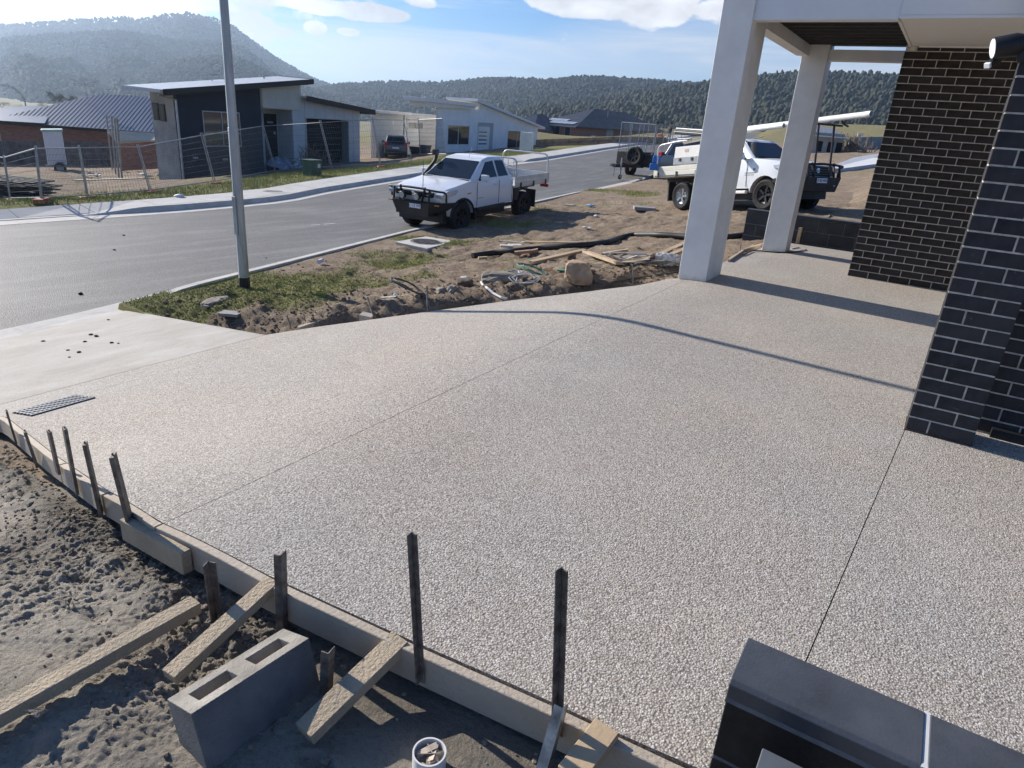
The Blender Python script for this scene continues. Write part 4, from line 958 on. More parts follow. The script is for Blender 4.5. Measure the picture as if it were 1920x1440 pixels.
DG=wallmat('dark_grey_cladding',(.028,.033,.045)); WG=wallmat('light_grey_cladding',(.52,.53,.53)); CR_=wallmat('cream_cladding',(.56,.53,.45)); GS=wallmat('weathered_grey_side',(.34,.34,.33),var=.18)
WH=wallmat('white_cladding',(.82,.82,.81)); ROOF=mat('pale_roof_sheet',(.50,.53,.56),.45,.3,var=.05); DK=mat('black_fascia',(.012,.011,.012),.5,var=0)
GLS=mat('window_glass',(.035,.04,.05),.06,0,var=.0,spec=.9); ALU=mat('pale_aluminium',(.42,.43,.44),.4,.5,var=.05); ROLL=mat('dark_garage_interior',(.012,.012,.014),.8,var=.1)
def quad_prism(mb,poly,y0,y1): mb.prism(poly,y0,y1); return mb
def panel(F,par,pix,y0,y1,name,m,yplane=0,bevel=0):
    poly=[F.fp(px,py,yplane) for px,py in pix]; return MB().prism(poly,y0,y1).build(name,m,par,bevel)
def window(F,par,pix,yp,cols=(.5,),rows=(),name='window',fm=None,depth=.09,gm=None):
    P=[F.fp(px,py,yp) for px,py in pix]; x0=min(p[0] for p in P);x1=max(p[0] for p in P);z0=(P[2][1]+P[3][1])/2;z1=(P[0][1]+P[1][1])/2; t=.04
    mb=MB(); mb.box(x0,x1,yp-.035,yp+.02,z0,z0+t).box(x0,x1,yp-.035,yp+.02,z1-t,z1).box(x0,x0+t,yp-.034,yp+.02,z0+t,z1-t).box(x1-t,x1,yp-.034,yp+.02,z0+t,z1-t)
    for c in cols: xc=x0+(x1-x0)*c; mb.box(xc-t/2,xc+t/2,yp-.033,yp+.02,z0+t,z1-t)
    for r in rows: zc=z0+(z1-z0)*r; mb.box(x0+t,x1-t,yp-.030,yp+.018,zc-t/2,zc+t/2)
    w=mb.build(name,fm or ALU,par)
    xs=[x0+t]+[x0+(x1-x0)*c for c in cols]+[x1-t]; zs_=[z0+t]+[z0+(z1-z0)*r for r in rows]+[z1-t]
    for a,b in zip(xs[:-1],xs[1:]):
        for c,d in zip(zs_[:-1],zs_[1:]): MB().box(a+.002,b-.002,yp-.012,yp-.006,c+.002,d-.002).build('pane',gm or GLS,w)
    return w
def antenna(F,par,u,y,z,h=1.0,L=.9,el=8):
    mb=MB(); mb.tube([(u,y,z-.3),(u,y,z+h)],.022,6); mb.bar((u-L/2,y,z+h-.05),(u+L/2,y,z+h-.02),.02)
    for i in range(el): x=u-L/2+L*i/(el-1); mb.bar((x,y-.22+.012*i,z+h-.04),(x,y+.22-.012*i,z+h-.04),.014)
    mb.build('antenna',ALU,par)
# ---- house 1: dark and white skillion house
A1=onz(345,342,-1.98); F1=Frame(A1,R_(-6.6)); h1=empty('skillion_house',A1,F1.rz,'dark grey and white house with a black-edged sloping roof and open double garage','house')
fz=-.35
u0=0;u1=F1.fp(489,201)[0]; 
zt=[F1.fp(332,176)[1],F1.fp(488,163.5)[1]]
MB().prism([(0.0,fz),(u1,fz),(u1,zt[1]+.12),(0.0,zt[0]+.1)],0,.12).build('front_wall',DG,h1)
L1=min(max(F1.sp(290,250,0)[0],1.5),8.5); YB=min(max(F1.sp(261,164,F1.fp(305,168,-.55)[0]-.1)[0]*.75,L1+.2),9.5); print('L1,YB',L1,YB)
mb=MB().prism([(.13,fz),(L1,fz),(L1,zt[0]+.12),(.13,zt[0]+.08)],0,.1,Matrix(((0,1,0,-.01),(1,0,0,0),(0,0,1,0),(0,0,0,1)))); sidew=mb.build('side_wall',GS,h1)
for (pa,pb) in [((258/3.84+240,290/3.84+120),(280/3.84+240,415/3.84+120)),((202/3.84+240,280/3.84+120),(232/3.84+240,405/3.84+120))]:
    v0,z0=F1.sp(*pa,0); v1,z1=F1.sp(*pb,0); a,b=sorted((v0,v1)); b=a+.32; w=MB().box(-.05,.0,a,b,min(z0,z1),max(z0,z1)).build('slot_window',DK,h1); MB().box(-.056,-.051,a+.05,b-.05,min(z0,z1)+.05,max(z0,z1)-.05).build('pane',GLS,w)
window(F1,h1,[(382.4,208.5),(448,210),(451,276),(384,273.6)],-.0,(.5,),(.38,))
for (a,b) in [((361,294),(371,297.5)),((416.5,297),(427,300.5))]:
    p=F1.fp(*a);q=F1.fp(*b); MB().box(p[0],q[0],-.03,0,q[1],p[1]).build('wall_vent',ALU,h1)
# cream upper panel, boards
pc_=[(489,164),(561.6,160.4),(561.6,207),(489,201)]; P=[F1.fp(*p) for p in pc_]
panelw=MB().prism([(P[0][0],P[3][1]),(P[1][0],P[2][1]),(P[1][0],P[1][1]+.12),(P[0][0],P[0][1]+.12)],-.06,.16).build('upper_panel',CR_,h1)
for i in range(1,6):
    u=P[0][0]+(P[1][0]-P[0][0])*i/6; MB().box(u-.012,u+.012,-.068,-.062,P[3][1]+.1,P[0][1]).build('batten',CR_,panelw)
# recessed entry
ur=F1.fp(548,207,0)[0]; rec=1.2
MB().box(u1,ur+.2,rec,rec+.1,fz,P[0][1]+.1).build('entry_wall',WG,h1)
MB().box(u1,ur+.3,.17,rec+.1,P[3][1]-.06,P[3][1]+.02).build('entry_ceiling',WG,h1)  # unseen ceiling, added to keep the sun off the entry wall
MB().box(ur+.2,ur+.3,.13,rec,fz,P[3][1]).build('entry_return',WG,h1)
MB().box(u1-.02,u1+.08,.12,rec,fz,P[3][1]).build('entry_return',DG,h1); 
dx0=F1.fp(491,213,rec)[0]; dx1=F1.fp(516,214,rec)[0]; dz=F1.fp(500,213,rec)[1]
dr=MB().box(dx0+.1,dx1,rec-.06,rec-.002,fz+.05,dz).build('front_door',DK,h1); hz_=F1.fp(512,249.5,rec)
MB().box(hz_[0]-.05,hz_[0]+.05,rec-.12,rec-.061,hz_[1]-.06,hz_[1]+.08).build('handle',mat('steel_handle',(.8,.8,.8),.2,.5,var=0),dr)
MB().box(dx0+.25,dx1-.25,rec-.066,rec-.061,dz-.45,dz-.35).build('glass_slot',ALU,dr)
# garage
u3=F1.fp(674.4,240)[0]; g0=F1.fp(573.5,221)[0]; g1=F1.fp(652.5,228)[0]; gz=F1.fp(600,223)[1]
zr0=F1.fp(563,186)[1]; zr1=F1.fp(676,207)[1]
ztop=lambda u: zr0+(zr1-zr0)*(u-P[1][0])/(u3-P[1][0])
gw=MB().prism([(ur,fz),(g0,fz),(g0,gz),(g1,gz),(g1,fz),(u3,fz),(u3,ztop(u3)+.05),(P[1][0],ztop(P[1][0])+.1),(P[1][0],P[2][1]),(ur,P[2][1])],0,.12).build('garage_wall',WG,h1)
for u in np.linspace(ur+.9,u3-.6,6): MB().box(u-.008,u+.008,-.006,.0,gz+.06 if g0<u<g1 else fz+.4,ztop(u)-.02).build('sheet_joint',mat('sheet_joint',(.25,.25,.26),.8,var=0) if 'sheet_joint' not in MATS else MATS['sheet_joint'],gw)
for z in (0.9,1.7): MB().box(g1+.02,u3-.02,-.005,0,z,z+.014).build('sheet_joint',MATS['sheet_joint'],gw)
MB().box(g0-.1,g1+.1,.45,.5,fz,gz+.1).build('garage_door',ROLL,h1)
mbg=MB()
for i in range(9): mbg.box(g0,g1,.42,.45,fz+.2+i*(gz-fz)/9.5,fz+.23+i*(gz-fz)/9.5)
mbg.build('door_ribs',mat('dark_door_rib',(.03,.03,.033),.5,var=0),h1)
MB().box(g0-.05,g0,-.03,.5,fz,gz).box(g1,g1+.05,-.03,.5,fz,gz).box(g0-.05,g1+.05,-.03,.5,gz,gz+.05).build('door_frame',ALU,h1)
MB().box(u3-.12,u3,.12,7,fz,ztop(u3)).build('side_wall',WG,h1)
# roofs
def skroof(x0,z0,x1,z1,ya,yb,rise,th,par,m,fm,fh):
    V=[(x0,ya,z0),(x1,ya,z1),(x1,yb,z1+rise),(x0,yb,z0+rise)]; V+=[(a,b,c-th) for a,b,c in V]
    r=MB().add(V,[(0,1,2,3),(7,6,5,4),(0,4,5,1),(1,5,6,2),(2,6,7,3),(3,7,4,0)]).build('roof',m,par)
    V=[(x0,ya-.03,z0+.02),(x1,ya-.03,z1+.02),(x1,ya,z1+.02),(x0,ya,z0+.02)]; V+=[(a,b,c-fh) for a,b,c in V]
    MB().add(V,[(0,1,2,3),(7,6,5,4),(0,4,5,1),(1,5,6,2),(2,6,7,3),(3,7,4,0)]).build('fascia',fm,r)
    V=[(x1,ya,z1+.02),(x1+.03,ya,z1+.02),(x1+.03,yb,z1+rise+.02),(x1,yb,z1+rise+.02)]; V+=[(a,b,c-fh) for a,b,c in V]
    MB().add(V,[(0,1,2,3),(7,6,5,4),(0,4,5,1),(1,5,6,2),(2,6,7,3),(3,7,4,0)]).build('fascia',fm,r); return r
yo=-.55; a=F1.fp(305,168,yo);b=F1.fp(587.6,149,yo)
r1=skroof(a[0],a[1],b[0],b[1],yo,YB,.035*YB,.12,h1,ROOF,DK,.24)
gu=MB().box(a[0]-.14,a[0],yo,YB,a[1]-.12,a[1]+.0).build('gutter',ALU,r1)
a2=F1.fp(562,179,-.4);b2=F1.fp(703.5,207,-.4)
skroof(P[1][0]+.02,F1.fp(562,179,-.4)[1],b2[0],b2[1],-.4,7.2,.0,.1,h1,ROOF,DK,.26)
MB().tube([(a[0]+.05,-.2,a[1]-.2),(-.06,-.08,a[1]-.35),(-.07,-.08,-.2)],.045,8).build('downpipe',ALU,h1)
pa=F1.fp(398,155,4); ya_=min(YB-.5,2.5); pa=F1.fp(398,155,ya_); antenna(F1,h1,pa[0],ya_,F1.fp(398,156,ya_)[1]-.2,.6,.8)
pb=F1.fp(495,152,ya_); MB().tube([(pb[0],ya_,pb[1]-.5),(pb[0],ya_,F1.fp(495,140,ya_)[1])],.05,8).build('flue',ALU,h1)
# ---- house 3: white skillion house
A3=onz(819,288,-.92); F3=Frame(A3,R_(-8)); h3=empty('white_house',A3,F3.rz,'pale grey-white house with raised white roof box and three-bar front door','house')
fz=-.6; c3=lambda x,y:(640+x/2.909,120+y/2.909)
W3=[c3(530,232),c3(755,250),c3(757,205),c3(1072,343)]; Q=[F3.fp(*p) for p in W3]
MB().prism([(0,fz),(Q[3][0],fz),(Q[3][0],Q[3][1]),(Q[2][0],Q[2][1]),(Q[1][0]-.02,Q[1][1]),(0,Q[0][1])],0,.14).build('front_wall',WH,h3)
window(F3,h3,[c3(580,330),c3(697,335),c3(693,445),c3(578,437)],-.0,(.48,),fm=WHITE)
window(F3,h3,[c3(908,360),c3(1018,368),c3(1010,466),c3(908,462)],-.0,(.45,),fm=WHITE)
p=F3.fp(*c3(745,318));q=F3.fp(*c3(820,475)); MB().box(p[0]-.04,q[0]+.04,-.03,.02,q[1],p[1]+.04).build('entry_frame',WH,h3)
MB().box(p[0],q[0],-.036,-.031,q[1],p[1]).build('entry_shade_sheet',mat('shaded_entry',(.42,.42,.42),.8,var=.03),h3)  # flat grey sheet; the shade of the recess is put into its colour
p2=F3.fp(*c3(746,340));q2=F3.fp(*c3(800,472)); d3=MB().box(p2[0],q2[0],-.055,-.037,q2[1],p2[1]).build('front_door',WHITE,h3)
for i in range(4):
    z=F3.fp(*c3(760,370+i*21.5))[1]; MB().box(p2[0]+.08,p2[0]+.75*(q2[0]-p2[0]),-.060,-.056,z-.05,z+.03).build('door_pane',GLS,d3)
# raised roof box
b0=F3.fp(*c3(452,183),-.5);b1=F3.fp(*c3(745,183),-.5);bz=F3.fp(*c3(755,250),-.5);bl=F3.fp(*c3(480,233),-.5)
MB().box(b0[0],b1[0],-.5,1.0,b0[1]-.22,b0[1]).build('roof_box_cap',WHITE,h3,.01)
MB().prism([(b0[0]+.5,bl[1]),(b1[0]+.1,bz[1]+.02),(b1[0]+.1,b0[1]-.222),(b0[0]+.5,b0[1]-.222)],-.3,.9).build('roof_box_side',WHITE,h3)
r0=F3.fp(*c3(745,190),-.4);rr=F3.fp(*c3(1112,345),-.4)
V=[(r0[0],-.4,r0[1]),(rr[0],-.4,rr[1]),(rr[0],2.2,rr[1]),(r0[0],2.2,r0[1])];V+=[(x,y,z-.16) for x,y,z in V]
rf=MB().add(V,[(0,1,2,3),(7,6,5,4),(0,4,5,1),(1,5,6,2),(2,6,7,3),(3,7,4,0)]).build('roof',mat('white_roof',(.68,.70,.72),.5,var=.02),h3)
MB().box(Q[3][0]-.1,Q[3][0],.14,8,fz,Q[3][1]-.05).build('side_wall',WH,h3)
# left wing, set back
yw=3.2
wl=F3.fp(*c3(168,262),yw)[0]; wr=F3.fp(823,250,yw)[0]; wt=F3.fp(*c3(320,275),yw)[1]; print('wing',wl,wr,wt)
MB().box(wl+.02,wr,yw,yw+.12,fz,wt).build('wing_wall',WH,h3)
cw=F3.fp(*c3(318,280),yw)[0]
MB().box(wl,cw,yw-.32,yw-.02,fz-.6,wt-.02).build('wing_wall',mat('sunlit_white_board',(.70,.69,.64),.8,var=.04),h3)  # warm board colour stands for sun falling on this wing
MB().box(cw,cw+.08,yw-.34,yw-.0,fz-.6,wt-.02).build('corner_trim',DG,h3)
for q_ in (.34,): MB().box(wl+(cw-wl)*q_-.08+1.0*(cw-wl)*.25,wl+(cw-wl)*q_+.08+1.0*(cw-wl)*.25,yw-.335,yw-.321,fz,wt-.4).build('dark_jamb',ALU,h3)
mbw=MB()
for i in range(9): mbw.box(cw+.1,wr,yw-.012,yw-.0,fz+.3+i*.28,fz+.312+i*.28)
mbw.build('board_lines',MATS['sheet_joint'],h3)
MB().box(wl-.4,cw+.2,yw-.8,yw+3,wt,wt+.16).build('wing_roof',WHITE,h3); MB().box(cw+.2,wr+.1,yw-.6,yw+3,wt+.02,wt+.12).build('wing_roof',ROOF,h3)
window(F3,h3,[c3(365,315),c3(443,318),c3(443,355),c3(365,352)],yw,(.5,),fm=WHITE)
antenna(F3,h3,F3.fp(*c3(452,200),2)[0],2,F3.fp(*c3(452,222),2)[1],.9,.6)
# ---- house 4: brick with dark hip roof and solar panels
RB=bpy.data.materials.new('red_brick'); RB.use_nodes=True; t=RB.node_tree; b=t.nodes['Principled BSDF']; b.inputs['Roughness'].default_value=.85
tcn=N(t,'ShaderNodeTexCoord').outputs['Object']; sp=N(t,'ShaderNodeSeparateXYZ'); t.links.new(tcn,sp.inputs[0]); cb=N(t,'ShaderNodeCombineXYZ'); t.links.new(vmath(t,'ADD',sp.outputs[0],sp.outputs[1]),cb.inputs[0]); t.links.new(sp.outputs[2],cb.inputs[1])
br=N(t,'ShaderNodeTexBrick'); br.inputs['Scale'].default_value=1; br.inputs['Brick Width'].default_value=.24; br.inputs['Row Height'].default_value=.086; br.inputs['Mortar Size'].default_value=.008
br.inputs['Color1'].default_value=(.27,.105,.065,1); br.inputs['Color2'].default_value=(.38,.17,.11,1); br.inputs['Mortar'].default_value=(.34,.27,.22,1); t.links.new(cb.outputs[0],br.inputs['Vector']); t.links.new(br.outputs[0],b.inputs['Base Color'])
NAVY=mat('navy_roof_sheet',(.022,.027,.042),.5,.1,var=.06,vscale=1)
c4=lambda x,y:(980+x/6,140+y/6)
A4=onz(*c4(565,760),-.95); 
# choose the front direction so that the eave line runs level
F4=Frame(A4,R_(6)); zE=F4.fp(*c4(565,585))[1]
h4=empty('brick_bungalow',A4,F4.rz,'red brick bungalow with navy hip roof and solar panels at the end of the street','house')
def solve_az(A,pL,pR,lo,hi):
    best=None
    for a in np.linspace(lo,hi,181):
        F=Frame(A,R_(a)); e=abs(F.fp(*pL)[1]-F.fp(*pR)[1])
        if best is None or e<best[0]: best=(e,a)
    return best[1]
az4=solve_az(A4,c4(565,585),c4(1600,655),-40,60); print('az4',az4); F4=Frame(A4,R_(az4)); h4.rotation_euler=(0,0,F4.rz)
zE=F4.fp(*c4(565,580))[1]; xe=F4.fp(*c4(1600,655))[0]; print('house4',zE,xe)
D4=11
MB().box(0,xe,0,.12,-.6,zE).build('front_wall',RB,h4); 
vL=F4.sp(*c4(310,575),0)[0]; D4=min(max(abs(vL),6),14); print('D4',vL)
MB().box(0,.12,.12,D4,-.6,zE).build('side_wall',RB,h4)
for (a,b_) in [((370,575),(410,730)),((480,585),(528,730))]:
    v0,z0=F4.sp(*c4(*a),0);v1,z1=F4.sp(*c4(*b_),0); lo,hi=sorted((v0,v1)); w=MB().box(-.04,-.002,lo,hi,z1,z0).build('window',ALU,h4); MB().box(-.05,-.041,lo+.06,hi-.06,z1+.05,z0-.05).build('pane',GLS,w)
for w_ in [((945,618),(1015,620),(1012,705),(943,703)),((1283,648),(1352,652),(1350,705),(1282,703))]: window(F4,h4,[c4(*p) for p in w_],0,(.5,),fm=ALU,gm=mat('pale_blind',(.42,.42,.40),.6,var=.1) if 'pale_blind' not in MATS else MATS['pale_blind'])
for w_ in [((757,683),(795,725)),((838,700),(890,725))]:
    p=F4.fp(*c4(*w_[0]));q=F4.fp(*c4(*w_[1])); MB().box(p[0],q[0],-.3,-.01,q[1],p[1]).build('meter_box',WHITE,h4)
ov=.5; yr=D4/2; ra=F4.fp(*c4(812,390),yr);rb=F4.fp(*c4(1165,420),yr)
zR=(ra[1]+rb[1])/2
V=[(-ov,-ov,zE),(xe+ov,-ov,zE),(xe+ov,D4+ov,zE),(-ov,D4+ov,zE),(ra[0],yr,zR),(rb[0],yr,zR)]
hr=MB().add(V,[(0,1,5,4),(1,2,5),(2,3,4,5),(3,0,4),(0,3,2,1)]).build('roof',NAVY,h4)
MB().box(-ov-.05,xe+ov,-ov-.05,-ov,zE-.14,zE+.02).build('gutter',NAVY,hr); MB().box(-ov-.06,-ov-.0,-ov,D4+ov,zE-.14,zE+.02).build('gutter',mat('pale_gutter',(.5,.48,.45),.6,var=0),hr)
# solar panels on the left hip face
SOL=mat('solar_panel',(.20,.24,.32),.15,.2,var=.03)
n0=Vector((-ov,-ov,zE));n1=Vector((-ov,D4+ov,zE));n2=Vector((ra[0],yr,zR))
ux=(n1-n0).normalized(); nn=ux.cross(n2-n0).normalized(); uy=nn.cross(ux); 
if nn.z<0: nn=-nn
if uy.z<0: uy=-uy
mid=(n0+n1)/2
for i in range(4):
    o_=mid+ux*(-2.6+i*1.05)+uy*.9+nn*.06; M=Matrix(((ux.x,uy.x,nn.x,o_.x),(ux.y,uy.y,nn.y,o_.y),(ux.z,uy.z,nn.z,o_.z),(0,0,0,1)))
    MB().box(0,1.0,0,1.7,0,.04,M).build('solar_panel',SOL,hr)
for i in range(3):
    o_=mid+ux*(-.6+i*1.05)+uy*2.75+nn*.06; M=Matrix(((ux.x,uy.x,nn.x,o_.x),(ux.y,uy.y,nn.y,o_.y),(ux.z,uy.z,nn.z,o_.z),(0,0,0,1)))
    MB().box(0,1.0,0,1.5,0,.04,M).build('solar_panel',SOL,hr)
pv_=F4.fp(*c4(958,450),yr*.5); MB().tube([(pv_[0],yr*.5,pv_[1]-.4),(pv_[0],yr*.5,pv_[1]+.55)],.05,8).build('flue',ALU,hr)
# small dark-roofed house behind, left of it
A5=onz(1006,272,-1.6); F5=Frame(A5,R_(az4)); h5=empty('brick_bungalow',A5,F5.rz,'smaller dark-roofed brick house half hidden behind the white house','house')
q=[F5.fp(*c4(x,y)) for x,y in ((165,630),(310,630),(400,457),(205,560))]
MB().box(q[0][0]-1.5,q[1][0]+1,0,6,-1,q[0][1]).build('wall',RB,h5)
zr5=q[2][1]
V=[(q[0][0]-2,-.4,q[0][1]),(q[1][0]+1.6,-.4,q[0][1]),(q[1][0]+1.6,6.4,q[0][1]),(q[0][0]-2,6.4,q[0][1]),(q[2][0]-.6,3,zr5),(q[2][0]+2,3,zr5)]
MB().add(V,[(0,1,5,4),(1,2,5),(2,3,4,5),(3,0,4),(0,3,2,1)]).build('roof',NAVY,h5)
# ---- house 2: brick with ribbed blue-grey roof on the left
NB=bpy.data.materials.new('ribbed_roof'); NB.use_nodes=True; t=NB.node_tree; b=t.nodes['Principled BSDF']; b.inputs['Roughness'].default_value=.4; b.inputs['Metallic'].default_value=.3; b.inputs['Base Color'].default_value=(.085,.115,.17,1)
A2=onz(10,300,-3.45); az2=solve_az(A2,(10,229),(295,249.5),-60,80); print('az2',az2)
F2=Frame(A2,R_(az2)); h2=empty('brick_bungalow',A2,F2.rz,'long brown brick house with ribbed blue-grey roof behind the paling fence','house')
zE=F2.fp(10,228)[1]; xe=F2.fp(300,249)[0]+1.5; print('house2',zE,xe)
MB().box(0,xe,0,.12,-1,zE).build('front_wall',RB,h2); MB().box(-.0,.12,.12,9,-1,zE).build('side_wall',CR_,h2)
MB().box(-3,-.3,1.2,1.3,-1,zE-.1).build('side_wall',CR_,h2)
yr=4.5; R2=[F2.fp(63,198,yr-2.2),F2.fp(100,200,yr-2.2),F2.fp(190,175,yr),F2.fp(289,183,yr)]
zR=(R2[2][1]+R2[3][1])/2
def ribbed(P0,P1,P2,P3,name,par):
    """roof plane from eave P0-P1 to ridge P3-P2 with raised ribs as real geometry"""
    P0,P1,P2,P3=map(Vector,(P0,P1,P2,P3)); o=MB().add([P0,P1,P2,P3],[(0,1,2,3)]).build(name,NB,par)
    nr=(P1-P0).cross(P3-P0).normalized(); nr=nr if nr.z>0 else -nr; mb=MB(); L=(P1-P0).length; e=(P1-P0).normalized(); n=int(L/.27)
    up=nr.cross(e); up=up if up.z>0 else -up
    for i in range(1,n):
        a=P0+e*(i*.27); 
        # clip the rib against the sloping ends
        def top(s):
            p=a+up*s; return p
        # max s: height on the quad measured along up
        d=(a-P0).dot(e); h=(P3-P0).dot(up); dl=(P3-P0).dot(e); dr=(P2-P0).dot(e); 
        if d<dl: s=h*d/max(dl,1e-3)
        elif d>dr: s=h*(L-d)/max(L-dr,1e-3)
        else: s=h
        if s>.1: mb.bar(a+nr*.008,a+up*s+nr*.008,.035,.022,nr)
    r=mb.build('roof_ribs',NB,o); r['kind']='stuff'; return o
rx0,rx1=R2[2][0],R2[3][0]+1.2
ribbed((-.5,-.5,zE),(xe+.5,-.5,zE),(rx1+1.5,yr,zR),(rx0,yr,zR),'roof',h2)
MB().add([(-.5,-.5,zE),(-.5,9.5,zE),(rx0,yr,zR)],[(0,1,2)]).add([(-.5,9.5,zE),(xe+.5,9.5,zE),(rx1+1.5,yr,zR),(rx0,yr,zR)],[(0,1,2,3)]).add([(xe+.5,-.5,zE),(xe+.5,9.5,zE),(rx1+1.5,yr,zR)],[(0,1,2)]).build('roof',NB,h2)
# lower hip at the left
l0=F2.fp(-60,215,2.3); zl=R2[0][1]
MB().add([(-6,-.6,zE),(rx0-1.5,-.55,zE+.1),(R2[1][0],2.3,zl),(R2[0][0],2.3,zl),(-6,5,zE)],[(0,1,2,3),(0,3,4)]).build('roof',NB,h2)
MB().box(-6.0,xe+.5,-.66,-.55,zE-.16,zE+.02).build('gutter',DK,h2)
antenna(F2,h2,F2.fp(159,165,3)[0],3,F2.fp(159,182,3)[1],.8,1.3)
# ================================================================ fences and site things
GAL=mat('galvanised_steel',(.36,.37,.38),.45,.6,var=.15,vscale=8); GALD=mat('dull_galvanised',(.20,.21,.22),.5,.5,var=.2,vscale=8)
ORF=mat('orange_red_fence_foot',(.42,.085,.05),.6,var=.2,vscale=6)
posts=[((-70,377),(-88,296)),((20,377),(7,291)),((78,377.5),(66,273)),((165,373),(147,272)),((283,362.5),(257.5,271)),((403,346),(377,249)),((518,326),(492,231.5)),((623,318.5),(600,225))]
def fence_run(posts,labels,group):
    for i,((b0,t0),(b1,t1)) in enumerate(zip(posts[:-1],posts[1:])):
        P=hit(*b0);Q=hit(*b1); Pt=topat(P,*t0);Qt=topat(Q,*t1)
        if b0[0]<0: P2_=hit(*posts[i+2][0]); P=Q-(P2_-Q); P[2]=T1(P[0],P[1]); Pt=P+(Qt-Q)
        print('fence',P,Pt-P); e=empty('temporary_fence_panel',P,0,labels[i],'fence panel',group); o=Vector(P)
        P,Q,Pt,Qt=[Vector(v)-o for v in (P,Q,Pt,Qt)]; d=(Q-P)*.012; P=P+d;Pt=Pt+d;Q=Q-d;Qt=Qt-d
        kx_=Vector((0,0,.06)); 
        MB().tube([P,Pt],.018,6).build('post',GAL,e); MB().tube([Q,Qt],.018,6).build('post',GAL,e)
        rt0=P.lerp(Pt,.95);rt1=Q.lerp(Qt,.95); MB().tube([rt0,rt1],.016,6).build('top_rail',GAL,e)
        rb0=P.lerp(Pt,.07);rb1=Q.lerp(Qt,.07); MB().tube([rb0,rb1],.018,6).build('bottom_rail',GAL,e)
        mb=MB(); L=(Q-P).length; nh=int(1.3/.145) if i>1 or group.startswith('c') else 7
        for k in range(1,nh): mb.bar(P.lerp(Pt,.07+.88*k/nh),Q.lerp(Qt,.07+.88*k/nh),.006 if nh>7 else .008)
        if nh>7:
            for k in range(1,int(L/.085)): u=k/int(L/.085); mb.bar(rb0.lerp(rb1,u),rt0.lerp(rt1,u),.0045)
        m_=mb.build('wire_mesh',GALD,e); m_['kind']='stuff'
        f=MB().prism([(-.28,-.02),(.28,-.02),(.23,.07),(-.23,.07)],-.10,.10,Matrix.Translation(P+Vector((0,0,.0)))@Matrix.Rotation(math.atan2((Q-P).y,(Q-P).x),4,'Z')); f.build('block_foot',ORF,e,.015)
labs=['rail panel of the site fence cut off by the left edge of the frame','rail panel of the site fence in front of the stacked dark pallets','rail panel of the site fence in front of the white toilet trailer','mesh panel of the site fence in front of the long plank on the ground','mesh panel of the site fence overlapping the corner of the dark house','mesh panel of the site fence in front of the dark house window','mesh panel of the site fence in front of the front door and rubble']
fence_run(posts,labs,'temporary fence panels along the building site')
p2_=[((623,318.5),(600,225)),((714,314),(698,219)),((774,309),(757,221))]
fence_run(p2_,['mesh panel of the site fence across the open garage','leaning mesh panel between the two utility lots'],'corner fence panels at the next lot')
p3_=[((764,296),(762,221)),((788,293),(784,221)),((838,294),(830,218))]
fence_run(p3_,['narrow fence panel in front of the parked dark hatchback','last fence panel in front of the white house window'],'corner fence panels by the white house')
def paling(a,b,h,label,m,w=.1,n=None,zoff=0,foot=None):
    """paling fence between two ground points"""
    a=Vector(a);b=Vector(b); L=(b-a).length; e=empty('paling_fence',a,0,label,'fence'); n=int(L/w); mb=MB(); d=(b-a)/n; r=math.atan2(d.y,d.x)
    for i in range(n):
        p=d*(i+.5); hh=h*(1+rng.uniform(-.02,.02)); M=Matrix.Translation(p)@Matrix.Rotation(r+rng.uniform(-.03,.03),4,'Z'); mb.box(-w*.45,w*.45,-.008+.01*(i%2),.008+.01*(i%2),-.3,hh,M)
    f=mb.build('palings',m,e); f['kind']='stuff'
    for z in (.3,h-.3): MB().bar(Vector((0,0,z)),(b-a)+Vector((0,0,z)),.03,.07).build('rail',m,e)
    return e
PAL=mat('grey_palings',(.15,.145,.14),.9,var=.3,vscale=3); PAL2=mat('brown_palings',(.33,.225,.15),.9,var=.25,vscale=3)
pa=hit(-60,309);pb=hit(306,310); paling(pa,pb,topat(pb,300,268)[2]-pb[2],'weathered grey paling fence behind the toilet trailer on the left',PAL)
pa=hit(1004,276);pb=hit(1146,270); paling(pa,pb,topat(pa,1006,262)[2]-pa[2],'low brown paling fence in front of the brick bungalow',PAL2,.12)
pc=hit(1250,270); paling(pb+(0,0,.0) if 0 else pb,pc,.55,'short brown fence continuing behind the cage trailer',PAL2,.12)
# toilet trailer
TB=(107,319); P=hit(*TB); P0=hit(88,313.5); P1=hit(127,313); e=empty('toilet_trailer',P,0,'white portable toilet cabin on a single-axle trailer by the grey paling fence','trailer'); o=Vector(P)
tl=Vector(topat(P,78,247))-o;tr=Vector(topat(P,118,246))-o;bl=Vector(topat(P,90,310))-o;brr=Vector(topat(P,126,309))-o; ix=(brr-bl).normalized(); iy=Vector((-ix.y,ix.x,0)).normalized()*1.0
wdt=(brr-bl).length; hh=(tl-bl).length
M=Matrix(((ix.x,iy.x,0,bl.x),(ix.y,iy.y,0,bl.y),(ix.z,iy.z,1,bl.z),(0,0,0,1)))
WC=mat('white_cabin_plastic',(.70,.73,.75),.5,var=.04)
cb_=MB().box(0,wdt,0,wdt,0,hh,M).build('cabin',WC,e,.03); 
MB().box(-.06,wdt+.06,-.06,wdt+.06,hh,hh+.12,M).build('roof',mat('pale_green_roof',(.42,.56,.52),.5,var=.03),e,.04)
wc=Vector(topat(P,113,315.5))-o
